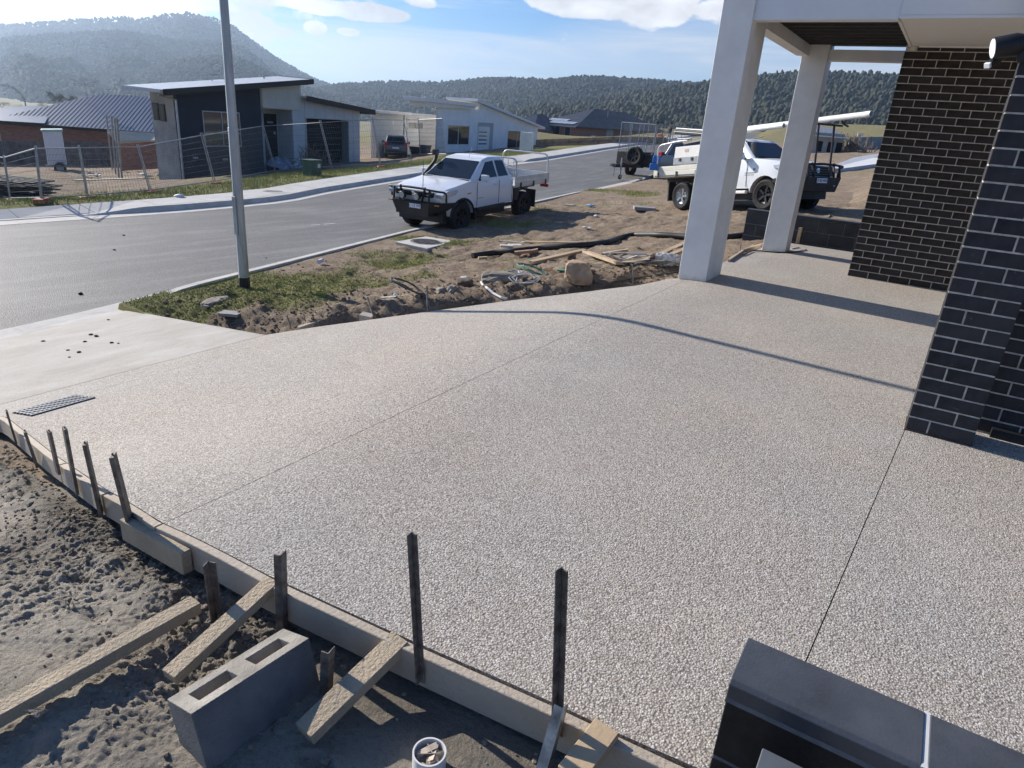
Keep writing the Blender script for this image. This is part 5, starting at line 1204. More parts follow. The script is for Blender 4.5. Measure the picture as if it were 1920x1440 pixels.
def wheel(par,c,R,Wd,axis,rimm,tyrem,spokes=5,hubm=None,name='wheel',rimr=.62,n=28,lug=0):
    """tyre + rim, axle along axis (unit vector pointing outwards)"""
    ax=Vector(axis).normalized(); q=ax.to_track_quat('Z','Y').to_matrix().to_4x4(); M=Matrix.Translation(Vector(c))@q
    r=R; w=Wd/2; pr=[(r*rimr,-w*.8),(r*.86,-w),(r*.97,-w*.82),(r,-w*.5),(r,w*.5),(r*.97,w*.82),(r*.86,w),(r*rimr,w*.8),(r*rimr*.97,w*.3)]
    mb=MB().lathe(pr,n,M)
    if lug:
        for i in range(n):
            a=2*math.pi*i/n; mb.bar(M@Vector((r*.99*math.cos(a),r*.99*math.sin(a),-w*.75)),M@Vector((r*.99*math.cos(a+.08),r*.99*math.sin(a+.08),w*.75)),r*.09,r*.05,(M.to_3x3()@Vector((math.cos(a),math.sin(a),0))))
    t=mb.build(name,tyrem,par,0,35)
    mb=MB().lathe([(0,w*.45),(r*.16,w*.5),(r*.18,w*.30),(r*rimr*.6,w*.18),(r*rimr*.93,w*.5),(r*rimr*1.0,w*.78),(r*rimr*.99,-w*.6)],n,M)
    for i in range(spokes):
        a=2*math.pi*i/spokes; mb.bar(M@Vector((r*.10*math.cos(a),r*.10*math.sin(a),w*.50)),M@Vector((r*rimr*.93*math.cos(a),r*rimr*.93*math.sin(a),w*.60)),r*.15,r*.07,ax)
    mb.build('rim',rimm,t,0,35); return t
RUB=mat('tyre_rubber',(.020,.020,.021),.85,var=.3,vscale=20,bump=.3,bscale=60); RIMW=mat('white_rim',(.6,.6,.62),.4,.3,var=.05); RIMB=mat('black_rim',(.018,.018,.02),.45,.3,var=.1); RIMS=mat('silver_rim',(.45,.46,.48),.3,.8,var=.05)
vn=Vector((CAMP-P)).normalized(); vn.z=0
wheel(e,wc,.30,.16,vn,RIMW,RUB,6)
MB().bar(bl+Vector((-.3,0,-.05)),brr+Vector((.4,0,-.05)),.1,.1).bar(wc-Vector((.33,0,-.33)),wc+Vector((.33,0,.33)),.25,.03).build('chassis',GALD,e)
# galvanised posts with beige sheet shelter
STP=mat('grey_steel_post',(.33,.34,.33),.6,.3,var=.15,vscale=4)
for i,(b,t,l) in enumerate([((211,319),(199,215),'leftmost'),((217,326),(209,218),'second from left'),((223,333),(215,220),'middle'),((229,337),(219,222),'nearest, rightmost tall'),((233,313),(226,268),'short, hindmost')]):
    P=hit(*b); Q=topat(P,*t); tag(MB().tube([P,Q],.045 if i<4 else .05,8).build('steel_post',STP,None),l+' upright steel post beside the beige container sheet','post','upright steel posts on the site')
P=hit(225,322); pts=[topat(P,*p) for p in ((200,244.5),(219,266),(300,262.5),(298,251),(222,245.5))]; P2=hit(300,320)
e=empty('beige_awning_sheet',P,0,'sloping cream sheet roof of a low shed beside the steel posts','shed'); o=Vector(P)
V=[Vector(p)-o for p in pts]; n_=Vector(CAMP-P).normalized(); bk=-Vector((n_.x,n_.y,0))*1.6
mb=MB(); mb.add([V[1],V[2],V[3]+bk*.5,V[0]+bk*.3],[(0,1,2,3)]); mb.add([v-Vector((0,0,.08)) for v in (V[1],V[2],V[3]+bk*.5,V[0]+bk*.3)],[(3,2,1,0)])
mb.build('roof_sheet',mat('cream_sheet',(.66,.58,.44),.7,var=.05),e)
MB().add([V[1]+bk*.05-Vector((0,0,.09)),V[2]+bk*.05-Vector((0,0,.09)),V[2]+bk*.05-Vector((0,0,1.6)),V[1]+bk*.05-Vector((0,0,1.6))],[(0,1,2,3)]).build('wall',RB,e)
# long plank, boards, pallets
P=hit(141,344);Q=hit(270,338.5,0.0); P[2]+=.12;Q[2]+=.1; plank(P,Q,.24,.04,'long_plank','long pale plank lying on the bare site behind the fence',mat('pale_plank',(.52,.46,.37),.8,var=.1))
def pile(px,py,w,d,items,name,label,m,cat,seed,group=None,hh=.12):
    P=hit(px,py); e=empty(name,P,0,label,cat,group); r=random.Random(seed)
    for i in range(items):
        x=r.uniform(-w,w)*.5;y=r.uniform(-d,d)*.5; z=.04+r.random()*hh; a=r.uniform(0,3.14); M=Matrix.Translation((x,y,z))@Euler((r.uniform(-.25,.25),r.uniform(-.25,.25),a)).to_matrix().to_4x4()
        l=r.uniform(.25,.8)*w*.5; MB().box(-l/2,l/2,-.1*w*.5,.1*w*.5,-.02,.02,M).build('board' if 'board' in label or 'pallet' in label or 'timber' in label else 'piece',m,e)
    return e
pd=mat('dark_pallet_timber',(.055,.055,.06),.85,var=.3); P=hit(30,371); e=empty('pallet_stack',P,.3,'flattened stack of dark weathered pallets behind the fence at far left','pallets')
for i in range(5):
    for j in range(5): MB().box(-1.1+rng.uniform(-.1,.1),1.0+rng.uniform(-.2,.2),-.5+j*.22,-.38+j*.22,.05+i*.10,.085+i*.10).build('board',pd,e)
wht=mat('scrap_white_sheet',(.62,.60,.55),.8,var=.15)
pile(275,331,1.8,1.0,9,'scrap_heap','low heap of broken white board scraps left of the dark house',wht,'scrap',3)
pile(178,333,1.2,.8,5,'scrap_heap','few white board scraps near the foot of the steel posts',wht,'scrap',8)
pile(135,335,.5,.4,2,'scrap_heap','single pale scrap lying in the middle of the bare site',wht,'scrap',9)
# rubble with plastic, and the heap of cut branches, in front of house 1
P=hit(472,321); e=empty('rubble_heap',P,0,'grey heap of blocks and crumpled plastic sheeting in front of the dark house','rubble')
gb=mat('grey_rubble',(.26,.27,.27),.9,var=.2); 
for i in range(34):
    r=.10+.14*rng.rand(); mb=MB(); lump(mb,(rng.normal(0,.75),rng.normal(0,.35),.05+abs(rng.normal(0,.18))),r,i+200,.8); mb.build('rubble_piece',gb,e)
P=hit(448,327); e=empty('pallet_stack',P,.5,'short stack of pale blocks wrapped on a pallet under the dark house window','pallets')
for i in range(3):
    for j in range(3): MB().box(-.75+j*.5,-.27+j*.5,-.3,.3,.06+i*.2,.24+i*.2).build('block',gb,e,.01)
PLS=mat('crumpled_plastic',(.45,.52,.62),.25,var=.2,vscale=6,trans=.0)
P=hit(520,318); g_=np.linspace(-1,1,16); Xp,Yp=np.meshgrid(g_*1.25,g_*.7); Zp=.12+.75*np.exp(-((Xp*.8)**2+(Yp*1.3)**2))*(.6+.9*fbm(Xp+9,Yp,3,3,4)); 
o=grid_obj('plastic_sheet',Xp+P[0],Yp+P[1],Zp*.8+P[2]-.1,[PLS],smooth=False); tag(o,'bluish crumpled plastic sheet thrown over the rubble by the branches','plastic sheet')
P=hit(588,318); e=empty('branch_heap',P,0,'tangled heap of dry cut branches in front of the open garage','branches'); mb=MB()
for i in range(230):
    a=rng.uniform(0,6.28); r=abs(rng.normal(0,.75)); x=r*math.cos(a);y=r*math.sin(a)*.5; z=max(.05,.95-.55*r)*rng.uniform(.2,1.0); L=rng.uniform(.3,.9); dx,dy,dz=rng.normal(0,.8),rng.normal(0,.5),rng.normal(.15,.45); q=Vector((dx,dy,dz)).normalized()*L
    p=Vector((x,y,z)); m_=p+q*.5+Vector((rng.normal(0,.06),rng.normal(0,.06),rng.normal(0,.06))); mb.tube([p,m_,p+q],[.016,.012,.006],4,False)
o_=mb.build('twigs',mat('dry_twigs',(.24,.175,.13),.9,var=.35,vscale=3),e); o_['kind']='stuff'
# green service box on the verge, with label plate
P=hit(586,329); e=empty('service_box',P,F1.rz,'green electrical service box on the grass verge beside the branch heap','utility box'); w_=.26; top=topat(P,586,299)[2]-P[2]
GRN=mat('dark_green_box',(.035,.085,.06),.5,var=.12)
MB().box(-w_,w_,-.22,.22,-.05,top-.05).build('cabinet',GRN,e,.01); MB().box(-w_-.03,w_+.03,-.25,.25,top-.05,top).build('lid',GRN,e,.01); MB().box(.04,.18,-.226,-.221,top-.28,top-.14).build('label_plate',wht,e)
# white cabinet / upright sign panel by the white house
P=hit(985,284); t_=topat(P,984,247.5); e=tag(MB().box(P[0]-.42,P[0]+.42,P[1]-.05,P[1]+.25,P[2]-.1,t_[2],Matrix()).build('site_toilet_panel',WHITE,None,.02),'upright white box standing on the kerbside grass before the white house','cabinet')
# wheelie bins
for px,py,tp,l,c in [(779,290,275,'squat green-lidded bin left of its pair by the white house wall',(.035,.04,.03)),(797,289,272,'taller black bin right of its pair by the white house wall',(.02,.021,.022))]:
    P=hit(px,py); t_=topat(P,px,tp)[2]-P[2]; e=empty('wheelie_bin',P,F3.rz,l,'bin','bins beside the white house'); m_=mat('bin_plastic_%s'%('green' if c[0]>.03 else 'black'),c,.5,var=.1)
    V=[(-.2,-.22,0),(.2,-.22,0),(.2,.22,0),(-.2,.22,0),(-.28,-.32,t_-.06),(.28,-.32,t_-.06),(.28,.32,t_-.06),(-.28,.32,t_-.06)]
    MB().add(V,[(0,3,2,1),(4,5,6,7),(0,1,5,4),(1,2,6,5),(2,3,7,6),(3,0,4,7)]).build('bin_body',m_,e,.02); MB().box(-.3,.3,-.34,.34,t_-.06,t_).build('lid',m_,e,.02)
# curved street lamp far left
P=hit(50,262); P=np.array(onz(49,214,-6)); e=empty('street_lamp',P,0,'distant curved street lamp above the left brick roof','street lamp'); o=Vector(P)
pts=[Vector(topat(P,*p))-o for p in ((49,230),(49,200),(46,188),(40,177),(30,168),(15,161),(2,159))]; rs=[.16,.14,.12,.11,.10,.09,.09]; MB().tube(pts,rs,8).build('pole',GALD,e); MB().bar(pts[-1],pts[-1]+(pts[-1]-pts[-2]).normalized()*.9,.3,.14).build('lamp_head',GALD,e)
# gum trees
def gum(P,h,w,label,seed,trunk=True):
    e=empty('gum_tree',P,0,label,'tree'); r=np.random.RandomState(seed); mb=MB(); ends=[]
    if trunk:
        mb.tube([(0,0,-.3),(0.05*h,0,h*.25),(0,.02*h,h*.45)],[h*.03,h*.022,h*.015],6)
        for i in range(6):
            a=i*1.05+r.rand(); q=(math.cos(a)*w*.32,math.sin(a)*w*.32,h*(.62+.2*r.rand())); mb.tube([(0,.01*h,h*(.3+.02*i)),(q[0]*.5,q[1]*.5,h*.52),q],[h*.012,h*.009,h*.004],5,False); ends.append(q)
        mb.build('trunk',TRK,e)
    n=900; V=[];F=[]
    cl=[(r.normal(0,w*.26),r.normal(0,w*.26),h*(.72+r.normal(0,.10)),w*r.uniform(.12,.22)) for _ in range(11)]
    for i in range(n):
        c=cl[i%11]; v=r.normal(0,1,3); v/=np.linalg.norm(v); v*=c[3]*r.rand()**.4; p=np.array(c[:3])+v*[1,1,.7]; s=h*.022
        d1=r.normal(0,1,3);d1*=s/np.linalg.norm(d1);d2=r.normal(0,1,3);d2*=s/np.linalg.norm(d2); k=len(V); V+=[tuple(p-d1),tuple(p+d2),tuple(p+d1),tuple(p-d2*.8)]; F.append((k,k+1,k+2,k+3))
    f=MB().add(V,F).build('crown',FM,e); return e
P=onz(110,212,-8); gum(P,float(topat(P,110,173)[2]-P[2]),(topat(P,128,190)-topat(P,90,190))[1]*1.25 if abs((topat(P,128,190)-topat(P,90,190))[1])>2 else 9,'rounded gum tree standing above the left end of the ribbed roof',4)
P=onz(133,214,-8); gum(P,float(topat(P,133,176)[2]-P[2]),6,'narrower gum tree beside the rounded one above the ribbed roof',6)
for i,(px,py,tp,l) in enumerate([(5,208,190,'small dark tree at the far left in the dry paddock'),(42,206,196,'low shrub-like tree in the dry paddock'),(82,208,193,'scrubby small tree between paddock and roof')]):
    P=onz(px,py,-9); gum(P,float(topat(P,px,tp)[2]-P[2]),5,l,20+i)
# ================================================================ vehicles
PAINT=mat('white_car_paint',(.74,.76,.78),.28,var=.015,vscale=1,coat=.6); PAINTB=mat('navy_car_paint',(.02,.028,.05),.2,var=.02,coat=.8); PAINTG=mat('dark_grey_car_paint',(.04,.045,.055),.25,var=.02,coat=.7)
CARG=mat('tinted_glass',(.008,.012,.020),.05,var=0,spec=.5); WSG=mat('windscreen_glass',(.012,.018,.028),.08,var=0,spec=.35); BPL=mat('black_plastic',(.018,.018,.019),.55,var=.1); CHR=mat('chrome',(.75,.76,.78),.12,1,var=0)
ALT=mat('aluminium_tray',(.60,.61,.60),.42,.35,var=.06,vscale=3); LNS=mat('headlamp_glass',(.45,.50,.56),.08,var=.1,vscale=12,spec=1); AMB=mat('amber_lens',(.6,.18,.03),.3,var=0); REDL=mat('red_tail_lens',(.45,.02,.02),.25,var=0); SPOT=mat('spotlamp_cover',(.42,.42,.36),.3,var=.05); PLT=mat('plate_white',(.75,.76,.78),.5,var=0); PLB=mat('plate_blue_text',(.03,.05,.22),.6,var=0)
def text_mesh(txt,size,M,name,m,parent,ext=.002):
    cu=bpy.data.curves.new('t','FONT'); cu.body=txt; cu.size=size; cu.extrude=ext; cu.align_x='CENTER'; cu.align_y='CENTER'
    to=bpy.data.objects.new('t',cu); COL.objects.link(to); dg=bpy.context.evaluated_depsgraph_get(); me=bpy.data.meshes.new_from_object(to.evaluated_get(dg)); bpy.data.objects.remove(to); bpy.data.curves.remove(cu)
    me.transform(M); me.materials.clear(); me.materials.append(m); return link(name,me,parent)
def cabin(e,p,paint):
    """lower body + greenhouse; p: dict of side-view coordinates, x forward, front axle at x=0"""
    WB=p['wb'];R=p['R'];hw=p['hw'];zc=p.get('zc',R); sill=p['sill']; ar=R*1.22
    def arch(cx,z0):
        return [(cx+ar*math.cos(a),zc+ar*math.sin(a)) for a in np.linspace(math.pi*.04,math.pi*.96,11)]
    out=list(p['nose'])                           # from front bottom up over the bonnet to the rear, then down
    low=[(x,z) for x,z in p['rear']]
    poly=out+low
    arches=[]
    if p.get('reararch'): poly+= [(-WB-ar-.03,sill+.1)]+list(reversed([q for q in arch(-WB,0)]))+[(-WB+ar+.03,sill)]
    poly+=[(-ar-.03,sill)]+list(reversed(arch(0,0)))+[(ar+.03,sill+.05)]
    # de-duplicate nearly equal points
    pp=[poly[0]]
    for q in poly[1:]:
        if math.hypot(q[0]-pp[-1][0],q[1]-pp[-1][1])>.012: pp.append(q)
    if p['R'] and True:
        me=MB().prism(pp,-hw,hw).mesh('body'); bm=bmesh.new(); bm.from_mesh(me)
        for ax,vals in ((0,(.62,.35,.1,-.25,-.6,-1.0,-1.4,-1.8,-2.2,-2.8,-3.3)),(2,(.70,.85,.98,1.10,1.2))):
            for v_ in vals:
                co=[0,0,0];no=[0,0,0];co[ax]=v_;no[ax]=1
                bmesh.ops.bisect_plane(bm,geom=bm.verts[:]+bm.edges[:]+bm.faces[:],plane_co=co,plane_no=no,dist=1e-4)
        for y_ in (-.5*hw,0,.5*hw): bmesh.ops.bisect_plane(bm,geom=bm.verts[:]+bm.edges[:]+bm.faces[:],plane_co=(0,y_,0),plane_no=(0,1,0),dist=1e-4)
        for v in bm.verts:
            f=1-.05*((v.co.z-.86)/.45)**2-(.13*(max(v.co.x,0)/.85)**2.2 if v.co.x>0 else 0)
            if not any(abs(math.hypot(v.co.x-cx,v.co.z-zc)-ar)<.02 for cx in (0,-WB)): v.co.y*=f
            if v.co.x>.3: v.co.x-=.12*(abs(v.co.y)/hw)**2*(v.co.x-.3)/.5
            if v.co.z>1.0 and v.co.x>-.5: v.co.z+=.035*(1-(v.co.y/hw)**2)-.01
        bm.to_mesh(me); bm.free(); me.materials.append(paint); me.polygons.foreach_set('use_smooth',[True]*len(me.polygons)); me.set_sharp_from_angle(angle=R_(50)); body=link('body',me,e,0); bv=body.modifiers.new('bevel','BEVEL'); bv.width=.05; bv.segments=3; bv.angle_limit=R_(40); bv.harden_normals=False
    g=p['gh'] # (x front bottom, x front top, x rear top, x rear bottom, zbelt, zroof, half width bottom, half width top)
    xf,xt,xr,xb,zb,zr_,wb,wt=g
    V=[(xf,-wb,zb),(xf,wb,zb),(xb,wb,zb),(xb,-wb,zb),(xt,-wt,zr_-.03),(xt,wt,zr_-.03),(xr,wt,zr_-.015),(xr,-wt,zr_-.015),((xt*.65+xr*.35),-wt*.96,zr_+.03),((xt*.65+xr*.35),wt*.96,zr_+.03),(xr+.12,wt*.95,zr_+.02),(xr+.12,-wt*.95,zr_+.02)]
    F=[(0,1,5,4),(4,5,9,8),(8,9,10,11),(11,10,6,7),(7,6,2,3),(1,2,6,10,9,5),(0,4,8,11,7,3)]
    MB().add(V,F).build('cab_roof',paint,e,.075,seg=4)
    def sp(x,z,s,o=.006):
        t=(z-zb)/(zr_-zb); y=wb+(wt-wb)*t; return (x,s*(y+o),z)
    for s in (1,-1):
        for i,poly2 in enumerate(p['glass']):
            A=[sp(x,z,s,.010) for x,z in poly2]; B=[sp(x,z,s,-.02) for x,z in poly2]; n=len(A)
            MB().add(A+B,[tuple(range(n)),tuple(reversed(range(n,2*n)))]+[(k,(k+1)%n,(k+1)%n+n,k+n) for k in range(n)]).build('side_window',CARG,e,.004,seg=1)
        for x in p.get('seams',()): MB().bar((x,s*(hw+.002),sill+.04),(x,s*(hw+.002),zb-.06),.008,.010).build('door_seam',BPL,e)
        for (x,z) in p.get('handles',()): MB().box(x-.09,x+.09,s*hw-.01 if s>0 else s*hw-.03,s*hw+.03 if s>0 else s*hw+.01,z-.018,z+.018).build('door_handle',paint,e,.006)
        mx,mz=p['mirror']; mr=MB().box(mx-.05,mx+.06,min(s*(hw+.02),s*(hw+.25)),max(s*(hw+.02),s*(hw+.25)),mz-.09,mz+.09).build('mirror',paint,e,.03,seg=3); MB().bar((mx,s*(hw-.06),mz-.06),(mx,s*(hw+.06),mz-.05),.05).build('mirror_arm',BPL,mr)
    # windscreen
    d=Vector((xt-xf,0,zr_-.03-zb)); n=Vector((d.z,0,-d.x)).normalized()*.008
    if n.x<0: n=-n
    def wp_(u,v): x=xf+(xt-xf)*v; z=zb+(zr_-.03-zb)*v; y=(wb+(wt-wb)*v-.07)*u; return Vector((x,y,z))+n
    A=[wp_(-1,.04),wp_(1,.04),wp_(1,.90),wp_(-1,.90)]; B=[a-n*3 for a in A]
    MB().add(A+B,[(0,1,2,3),(7,6,5,4),(0,4,5,1),(1,5,6,2),(2,6,7,3),(3,7,4,0)]).build('windscreen',WSG,e,.004,seg=1)
    MB().box(xf-.02,xf+.06,-wb+.08,wb-.08,zb-.02,zb+.012).build('scuttle',BPL,e)
    MB().bar(wp_(-.1,.03)+n,wp_(-.75,.10)+n,.014).bar(wp_(.55,.03)+n,wp_(-.02,.08)+n,.014).build('wiper',BPL,e)
    # rear glass
    d=Vector((xr-xb,0,zr_-.02-zb))
    def rp(u,v,o=.008): x=xb+(xr-xb)*v-o; z=zb+(zr_-.02-zb)*v; return Vector((x,(wb+(wt-wb)*v-.12)*u,z))
    A=[rp(-1,.12),rp(1,.12),rp(1,.85),rp(-1,.85)]; B=[a+Vector((.02,0,0)) for a in A]
    MB().add(A+B,[(0,1,2,3),(7,6,5,4),(0,4,5,1),(1,5,6,2),(2,6,7,3),(3,7,4,0)]).build('rear_window',CARG,e)
    # dark underbody and wheel wells
    MB().box(-WB-.3 if p.get('reararch') else -2.2,.62,-hw+.16,hw-.16,R*.75,sill+.28).build('underbody',BPL,e)
def hoop(e,name,pts,r,m,n=8):
    return MB().tube(pts,r,n).build(name,m,e,0,50)
def rounded(pts,rad=.08,k=4):
    out=[Vector(pts[0])]
    for a,b,c in zip(pts[:-2],pts[1:-1],pts[2:]):
        a,b,c=Vector(a),Vector(b),Vector(c); p=b+(a-b).normalized()*rad; q=b+(c-b).normalized()*rad
        for i in range(k+1): t=i/k; out.append(p*(1-t)**2+b*2*t*(1-t)+q*t*t)
    return out+[Vector(pts[-1])]
def veh_frame(F_,R_px,wb,side):
    """origin under the front axle centre; F_, R_px are ground contacts of the wheels on the visible side"""
    F_=Vector(F_);Rr=Vector(R_px); fwd=(F_-Rr); s=fwd.length/wb; fwd.normalize(); lf=Vector((0,0,1)).cross(fwd).normalized(); up=fwd.cross(lf); return F_,fwd,lf,up,s
def place(e,F_,Rr,wb,halftrack,side,wk=1.0):
    F_,fwd,lf,up,s=veh_frame(F_,Rr,wb,side); w=s*wk; o=F_-lf*(side*halftrack*w)
    e.matrix_world=Matrix(((fwd.x*s,lf.x*w,up.x*w,o.x),(fwd.y*s,lf.y*w,up.y*w,o.y),(fwd.z*s,lf.z*w,up.z*w,o.z),(0,0,0,1))); return s
# ---- ute 1
U1=empty('ute',(0,0,0),0,'white extra-cab ute with bull bar, snorkel and empty drop-side tray parked at the kerb','ute')
R=.41; hw=.90
P1=dict(wb=3.1,R=R,hw=hw,sill=.60,nose=[(.56,.72),(.80,.80),(.88,.96),(.84,1.10),(.62,1.20),(.1,1.285),(-.42,1.36)],rear=[(-2.36,1.40),(-2.40,.62)],
  gh=(-.42,-1.16,-2.16,-2.36,1.36,1.90,.84,.64),glass=[[(-.78,1.39),(-1.24,1.80),(-1.58,1.83),(-1.62,1.39)],[(-1.70,1.39),(-1.67,1.83),(-2.06,1.82),(-2.18,1.39)]],seams=(-.62,-1.66,-2.33),handles=[(-1.50,1.20),],mirror=(-.78,1.42))
cabin(U1,P1,PAINT)
for x in (0,-3.1):
    for s in (1,-1): wheel(U1,(x,s*.76,R),R,.27,(0,s,0),RIMB,RUB,6,rimr=.55,lug=1)
for s in (1,-1):
    MB().box(-2.3,-.60,min(s*.86,s*.94),max(s*.86,s*.94),.50,.60).build('side_step',BPL,U1,.015)
    a=[(ar_[0],ar_[1]) for ar_ in [(.51*math.cos(t),R+.51*math.sin(t)) for t in np.linspace(.1,math.pi-.1,12)]]
    hoop(U1,'wheel_arch_flare',[(x,s*.905,z) for x,z in a],.028,BPL,6)
    MB().box(-.62,-.55,min(s*.62,s*.90),max(s*.62,s*.90),.28,.62).build('mud_flap',BPL,U1)
    MB().prism([(.80,.98),(.30,1.06),(.20,1.16),(.60,1.17),(.84,1.08)],min(s*.66,s*.913),max(s*.66,s*.913)).build('headlight',LNS,U1,.015)
    MB().box(-.35,-.2,min(s*.895,s*.908),max(s*.895,s*.908),1.02,1.05).build('indicator',AMB,U1)
    MB().box(-.90,-.62,min(s*.9,s*.906),max(s*.9,s*.906),.86,.875).build('badge_strip',GALD,U1)
MB().box(.78,.90,-.60,.60,.98,1.12).build('grille',BPL,U1,.02); MB().bar((.905,-.62,1.13),(.905,.62,1.13),.03).bar((.91,-.5,1.045),(.91,.5,1.045),.02).build('grille_bar',CHR,U1); MB().lathe([(0,.01),(.06,.008),(.07,0)],20,Matrix.Translation((.915,0,1.06))@Euler((0,math.pi/2,0)).to_matrix().to_4x4()).build('badge',CHR,U1)
def bullbar(e,x0,z0,z1,top,hw,flare=.1,seedm=BPL):
    b=MB().add([(x0-.28,-hw-.04,z0+.05),(x0+.02,-hw*.62,z0-.05),(x0+.02,hw*.62,z0-.05),(x0-.28,hw+.04,z0+.05),(x0-.32,-hw-.07,z1),(x0+.10,-hw*.72,z1),(x0+.10,hw*.72,z1),(x0-.32,hw+.07,z1),
       (x0-.75,-hw-.04,z0+.18),(x0-.75,hw+.04,z0+.18),(x0-.72,-hw-.06,z1-.02),(x0-.72,hw+.06,z1-.02)],
       [(0,1,5,4),(1,2,6,5),(2,3,7,6),(4,5,6,7),(3,2,1,0),(8,0,4,10),(3,9,11,7),(10,4,7,11),(8,9,3,0),(9,8,10,11)]).build('bull_bar',seedm,e,.02,seg=2)
    r=.028
    for s in (1,-1):
        MB().bar((x0+.06,s*.36,z1),(x0-.02,s*.40,top+.04),.06,.03,(0,1,0)).build('upright',seedm,b,.008)
        hoop(b,'tube',rounded([(x0+.03,s*.38,top),(x0-.02,s*hw*.95,top-.03),(x0-.22,s*(hw+.05),top-.06),(x0-.24,s*(hw+.05),z1+.02)],.10),r,seedm)
        hoop(b,'tube',[(x0+.06,s*.58,z1),(x0+.02,s*.58,top-.02)],r,seedm)
    hoop(b,'tube',[(x0-.01,-.40,top),(x0+.02,0,top+.01),(x0-.01,.40,top)],r*1.1,seedm); return b
bb=bullbar(U1,.93,.60,.86,1.20,.86)
MB().prism([(.45,.45),(.95,.50),(.95,.66),(.45,.70)],-.55,.55).build('bash_plate',BPL,U1,.01)
for s in (.24,-.24): MB().lathe([(0,.0),(.085,0),(.098,-.012),(.095,-.08),(.05,-.12),(0,-.12)],22,Matrix.Translation((1.07,s,1.00))@Euler((0,math.pi/2,0)).to_matrix().to_4x4()).build('spotlight',BPL,bb,0,40) ; 
for s in (.24,-.24): MB().lathe([(0,.006),(.084,.002)],22,Matrix.Translation((1.073,s,1.00))@Euler((0,math.pi/2,0)).to_matrix().to_4x4()).build('spotlight_cover',SPOT,bb)
MB().box(1.035,1.043,-.01,.36,.70,.81).build('number_plate',PLT,bb); MT=Matrix(((0,0,1,1.046),(1,0,0,.175),(0,1,0,.755),(0,0,0,1)))
text_mesh('C\u00b715 YM',.10,MT,'plate_text',PLB,bb)
for s in (1,-1): MB().box(.89,.91,min(s*.84,s*.70),max(s*.84,s*.70),.79,.82).build('indicator',AMB,bb)
hoop(U1,'snorkel',rounded([(-.30,-.91,1.10),(-.42,-.93,1.22),(-.92,-.80,1.74),(-.95,-.80,1.93)],.12),.05,BPL); MB().box(-1.0,-.82,-.87,-.73,1.90,2.05).build('snorkel_head',BPL,U1,.03)
MB().tube([(1.02,.42,1.2),(1.0,.42,1.95)],[.010,.005],5).build('whip_aerial',BPL,U1); MB().tube([(-1.15,.18,1.90),(-1.32,.16,2.16)],.006,5).build('whip_aerial',BPL,U1)
def tray(e,x0,x1,z,h,hw,m,boards=2,skip=()):
    MB().box(x1,x0,-hw+.03,hw-.03,z-.06,z).build('tray_floor',m,e,.006)
    for s in (1,-1):
        for k in range(boards): MB().box(x1+.02,x0-.02,min(s*(hw-.03),s*hw),max(s*(hw-.03),s*hw),z-.02+k*h/boards+.004,z-.02+(k+1)*h/boards).build('drop_side_board',m,e,.008)
        for i in range(3):
            x=x1+.25+(x0-x1-.5)*i/2; MB().box(x-.03,x+.03,min(s*(hw+.001),s*(hw+.022)),max(s*(hw+.001),s*(hw+.022)),z-.08,z+.08).build('side_latch',BPL,e)
    for k in range(boards): MB().box(x1-.0,x1+.03,-hw+.03,hw-.03,z-.02+k*h/boards+.004,z-.02+(k+1)*h/boards).build('tailboard',m,e,.008)
    MB().bar((x0,-.38,z-.14),(x1+.1,-.38,z-.14),.08,.14).bar((x0,.38,z-.14),(x1+.1,.38,z-.14),.08,.14).build('chassis_rail',BPL,e)
tray(U1,-2.50,-4.45,1.06,.30,.93,ALT)
for s in (1,-1): hoop(U1,'headboard_tube',[(-2.5,s*.90,1.05),(-2.5,s*.90,1.80)],.022,ALT)
hoop(U1,'headboard_tube',rounded([(-2.5,.90,1.05),(-2.5,.90,1.86),(-2.5,-.90,1.86),(-2.5,-.90,1.05)],.18),.026,ALT)
for z in (1.25,1.45,1.65): hoop(U1,'headboard_rail',[(-2.5,-.88,z),(-2.5,.88,z)],.012,ALT,6)
mb=MB()
for i in range(9): mb.bar((-2.5,-.8+i*.2,1.1),(-2.5,-.8+i*.2,1.82),.012)
mb.build('headboard_mesh',ALT,U1)
hoop(U1,'rear_hoop',rounded([(-4.38,.88,1.2),(-4.38,.86,1.92),(-4.38,-.86,1.92),(-4.38,-.88,1.2)],.2),.026,ALT)
for s in (1,-1):
    MB().prism([(-2.5,.98),(-2.5,.62),(-2.70,.62),(-2.78,.98)],min(s*.6,s*.88),max(s*.6,s*.88)).build('tool_box',BPL,U1,.01)
    hoop(U1,'mudguard',[(-3.1+.50*math.cos(t),s*.76,R+.50*math.sin(t)) for t in np.linspace(.2,math.pi-.05,9)],.03,BPL,4); MB().box(-3.66,-3.62,min(s*.6,s*.92),max(s*.6,s*.92),.30,.85).build('mud_flap',BPL,U1)
    MB().box(-4.5,-4.44,min(s*.6,s*.88),max(s*.6,s*.88),.86,.96).build('tail_lamp',REDL,U1)
hoop(U1,'towbar',[(-4.2,0,.72),(-4.6,0,.72)],.03,BPL)
Fc=hit(861,426.5);Rc=hit(978,400.8); Fc[2]=zr(Fc[1])+.004; Rc[2]=zr(Rc[1])+.004; print('U1',place(U1,Fc,Rc,3.1,.80,1,.855),Fc,Rc)
